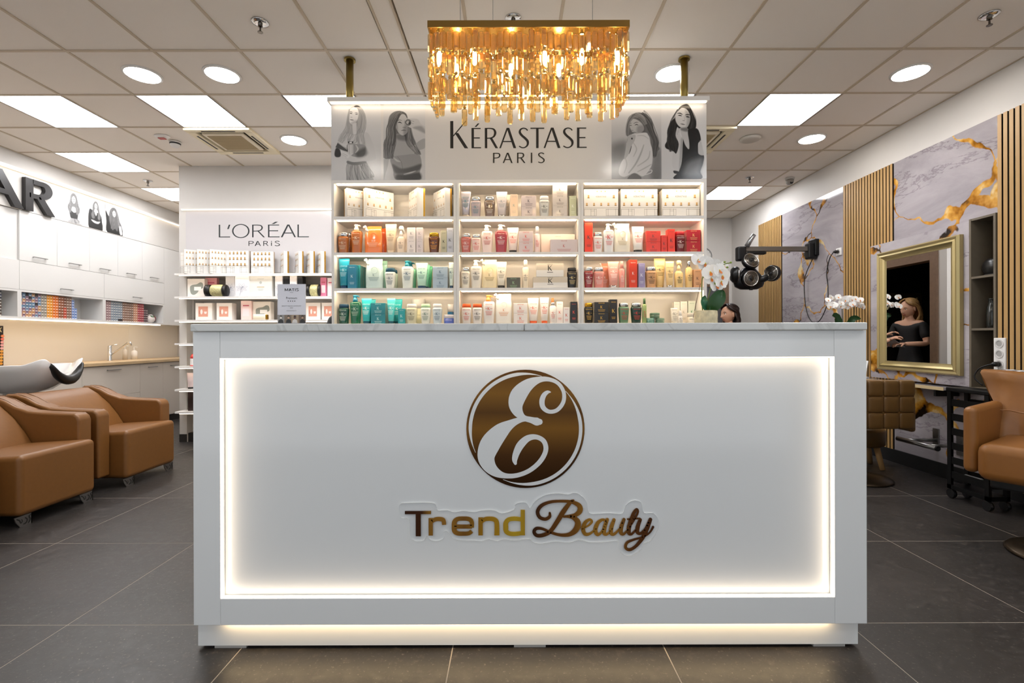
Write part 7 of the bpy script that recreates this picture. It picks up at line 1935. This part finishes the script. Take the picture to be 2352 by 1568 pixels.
def hand(parent, c, d, up, m, curl=1.0, side=1):
    """palm and five fingers: c = wrist, d = towards the fingers, up = back of the hand"""
    d = Vector(d).normalized(); up = (Vector(up) - d * Vector(up).dot(d)).normalized(); s = d.cross(up) * side; c = Vector(c)
    mb = MB()
    rows = []
    for t_, w, th in ((-.01, .024, .018), (.02, .034, .016), (.06, .042, .014), (.088, .04, .012)):
        rows.append([c + d * t_ + s * (w * cos(2 * pi * k / 12)) + up * (th * sin(2 * pi * k / 12)) for k in range(12)])
    mb.rings(rows)
    for i, (off, L) in enumerate(((-.031, .062), (-.0105, .074), (.0105, .07), (.031, .054))):
        p = c + d * .082 + s * off; dirv = d.copy(); pts = [p]
        for k, f in enumerate((.45, .32, .23)):
            ang = curl * (.35 + .45 * k)
            dirv = (d * cos(ang) - up * sin(ang)).normalized(); pts.append(pts[-1] + dirv * L * f)
        mb.tube(pts, [.0095, .009, .008, .006], 8)
    p = c + d * .03 - s * .034
    mb.tube([p, p + (d * .6 - s * .7 - up * .2 * curl) * .03, p + (d * .95 - s * .6 - up * .6 * curl) * .052], [.011, .010, .007], 8)
    return mb.build('hand', m, parent, smooth=True)
def woman(name, label, base, rz, ht, arms, skin, hair, hairlen, face=0, tilt=0):
    t = thing(name, label, 'person', base, rz)
    k = ht / 1.66
    S = lambda x, y, z, r, r2=None: (x * k, y * k, z * k, r * k, (r2 or r) * k)
    ah = arms
    J = dict(pel=S(0, .0, .92, .13, .10), wst=S(0, .01, 1.08, .105, .085), chs=S(0, 0, 1.25, .125, .095), upc=S(0, .01, 1.37, .09, .075), nck=S(0, .005, 1.43, .045), hdb=S(0, 0, 1.50, .045),
             lh=S(.09, 0, .84, .085), lk=S(.095, -.01, .47, .055), la=S(.095, .02, .09, .036), lt=S(.095, -.12, .04, .03),
             rh=S(-.09, 0, .84, .085), rk=S(-.095, -.01, .47, .055), ra=S(-.095, .02, .09, .036), rt=S(-.095, -.12, .04, .03),
             ls=S(.155, .01, 1.35, .055), le=S(*ah[0], .04), lw=S(*ah[1], .027), rs=S(-.155, .01, 1.35, .055), re=S(*ah[2], .04), rw=S(*ah[3], .027))
    E = [('pel', 'wst'), ('wst', 'chs'), ('chs', 'upc'), ('upc', 'nck'), ('nck', 'hdb'), ('pel', 'lh'), ('lh', 'lk'), ('lk', 'la'), ('la', 'lt'), ('pel', 'rh'), ('rh', 'rk'), ('rk', 'ra'), ('ra', 'rt'), ('upc', 'ls'), ('ls', 'le'), ('le', 'lw'), ('upc', 'rs'), ('rs', 're'), ('re', 'rw')]
    skin_body('body', J, E, 'pel', skin, t)
    # clothes: a slightly larger copy without neck, forearms
    CJ = {q: (v[0], v[1], v[2], v[3] + .014, v[4] + .014) for q, v in J.items() if q not in ('nck', 'hdb', 'lw', 'rw')}
    CE = [e for e in E if all(q in CJ for q in e)]
    for sd in 'lr':
        a_, b_ = Vector(J[sd + 's'][:3]), Vector(J[sd + 'e'][:3]); q = a_.lerp(b_, .8); CJ[sd + 'e'] = (q.x, q.y, q.z, .055 * k, .055 * k)
    skin_body('clothes', CJ, CE, 'pel', CLOTH, t)
    head(t, (0, -.012 * k, 1.548 * k), face, tilt, skin, hair, hairlen, H=.225 * k)
    for sd in 'lr':
        a_, b_ = Vector(J[sd + 'e'][:3]), Vector(J[sd + 'w'][:3])
        hand(t, b_, b_ - a_, (0, 0, 1) if abs((b_ - a_).normalized().z) < .8 else (0, 1, 0), skin, 1.1, 1 if sd == 'l' else -1)
    return t
# stylist whose head shows above the counter, turned towards the product display
woman('person', 'dark haired woman in black seen in profile above the counter', (2.70, 6.0, 0), radians(-72), 1.575,
      [(.2, -.16, 1.12), (.12, -.42, 1.22), (-.2, -.22, 1.14), (-.14, -.46, 1.27)], SKIN1, HAIRD, .26, face=radians(-2), tilt=radians(4))
# blond woman with a sheet of paper, seen in the mirror
w2 = woman('person', 'blond woman in black holding a paper sheet, seen in the mirror', (1.74, 6.24, 0), radians(70), 1.66,
           [(.22, -.02, 1.1), (.1, -.26, 1.1), (-.22, -.02, 1.1), (-.1, -.26, 1.1)], SKIN2, HAIRB, .3, face=radians(10), tilt=radians(14))
t = tag(MB().obox((1.74 + .36, 6.24 - .13, 1.125), (cos(radians(70)), sin(radians(70)), 0), (-sin(radians(70)) * .9, cos(radians(70)) * .9, -.43), (-.43 * sin(radians(70)), .43 * cos(radians(70)), .9), .105, .148, .0006).build('paper_sheet', mat('#e9e8ec', .6)), 'white paper sheet held by the blond woman', 'paper')
# gold framed mirror added in the back room for one reflected in dark glass
t = thing('wall_mirror', 'gold framed mirror added in the dark back room for a glass reflection', 'mirror', (0, 0, 0))
mb = MB()
for a0, b0, c0, d0 in ((.1, .82, 1.30, 1.37), (.1, .82, 1.85, 1.92), (.1, .17, 1.37, 1.85), (.75, .82, 1.37, 1.85)): mb.box(a0, b0, YB - .06, YB - .032, c0, d0)
mb.build('frame', FRAMEG, t, bevel=.008)
MB().box(.17, .75, YB - .04, YB - .0315, 1.37, 1.85).build('glass', mat('#e8e8e8', .01, 1.0), t)
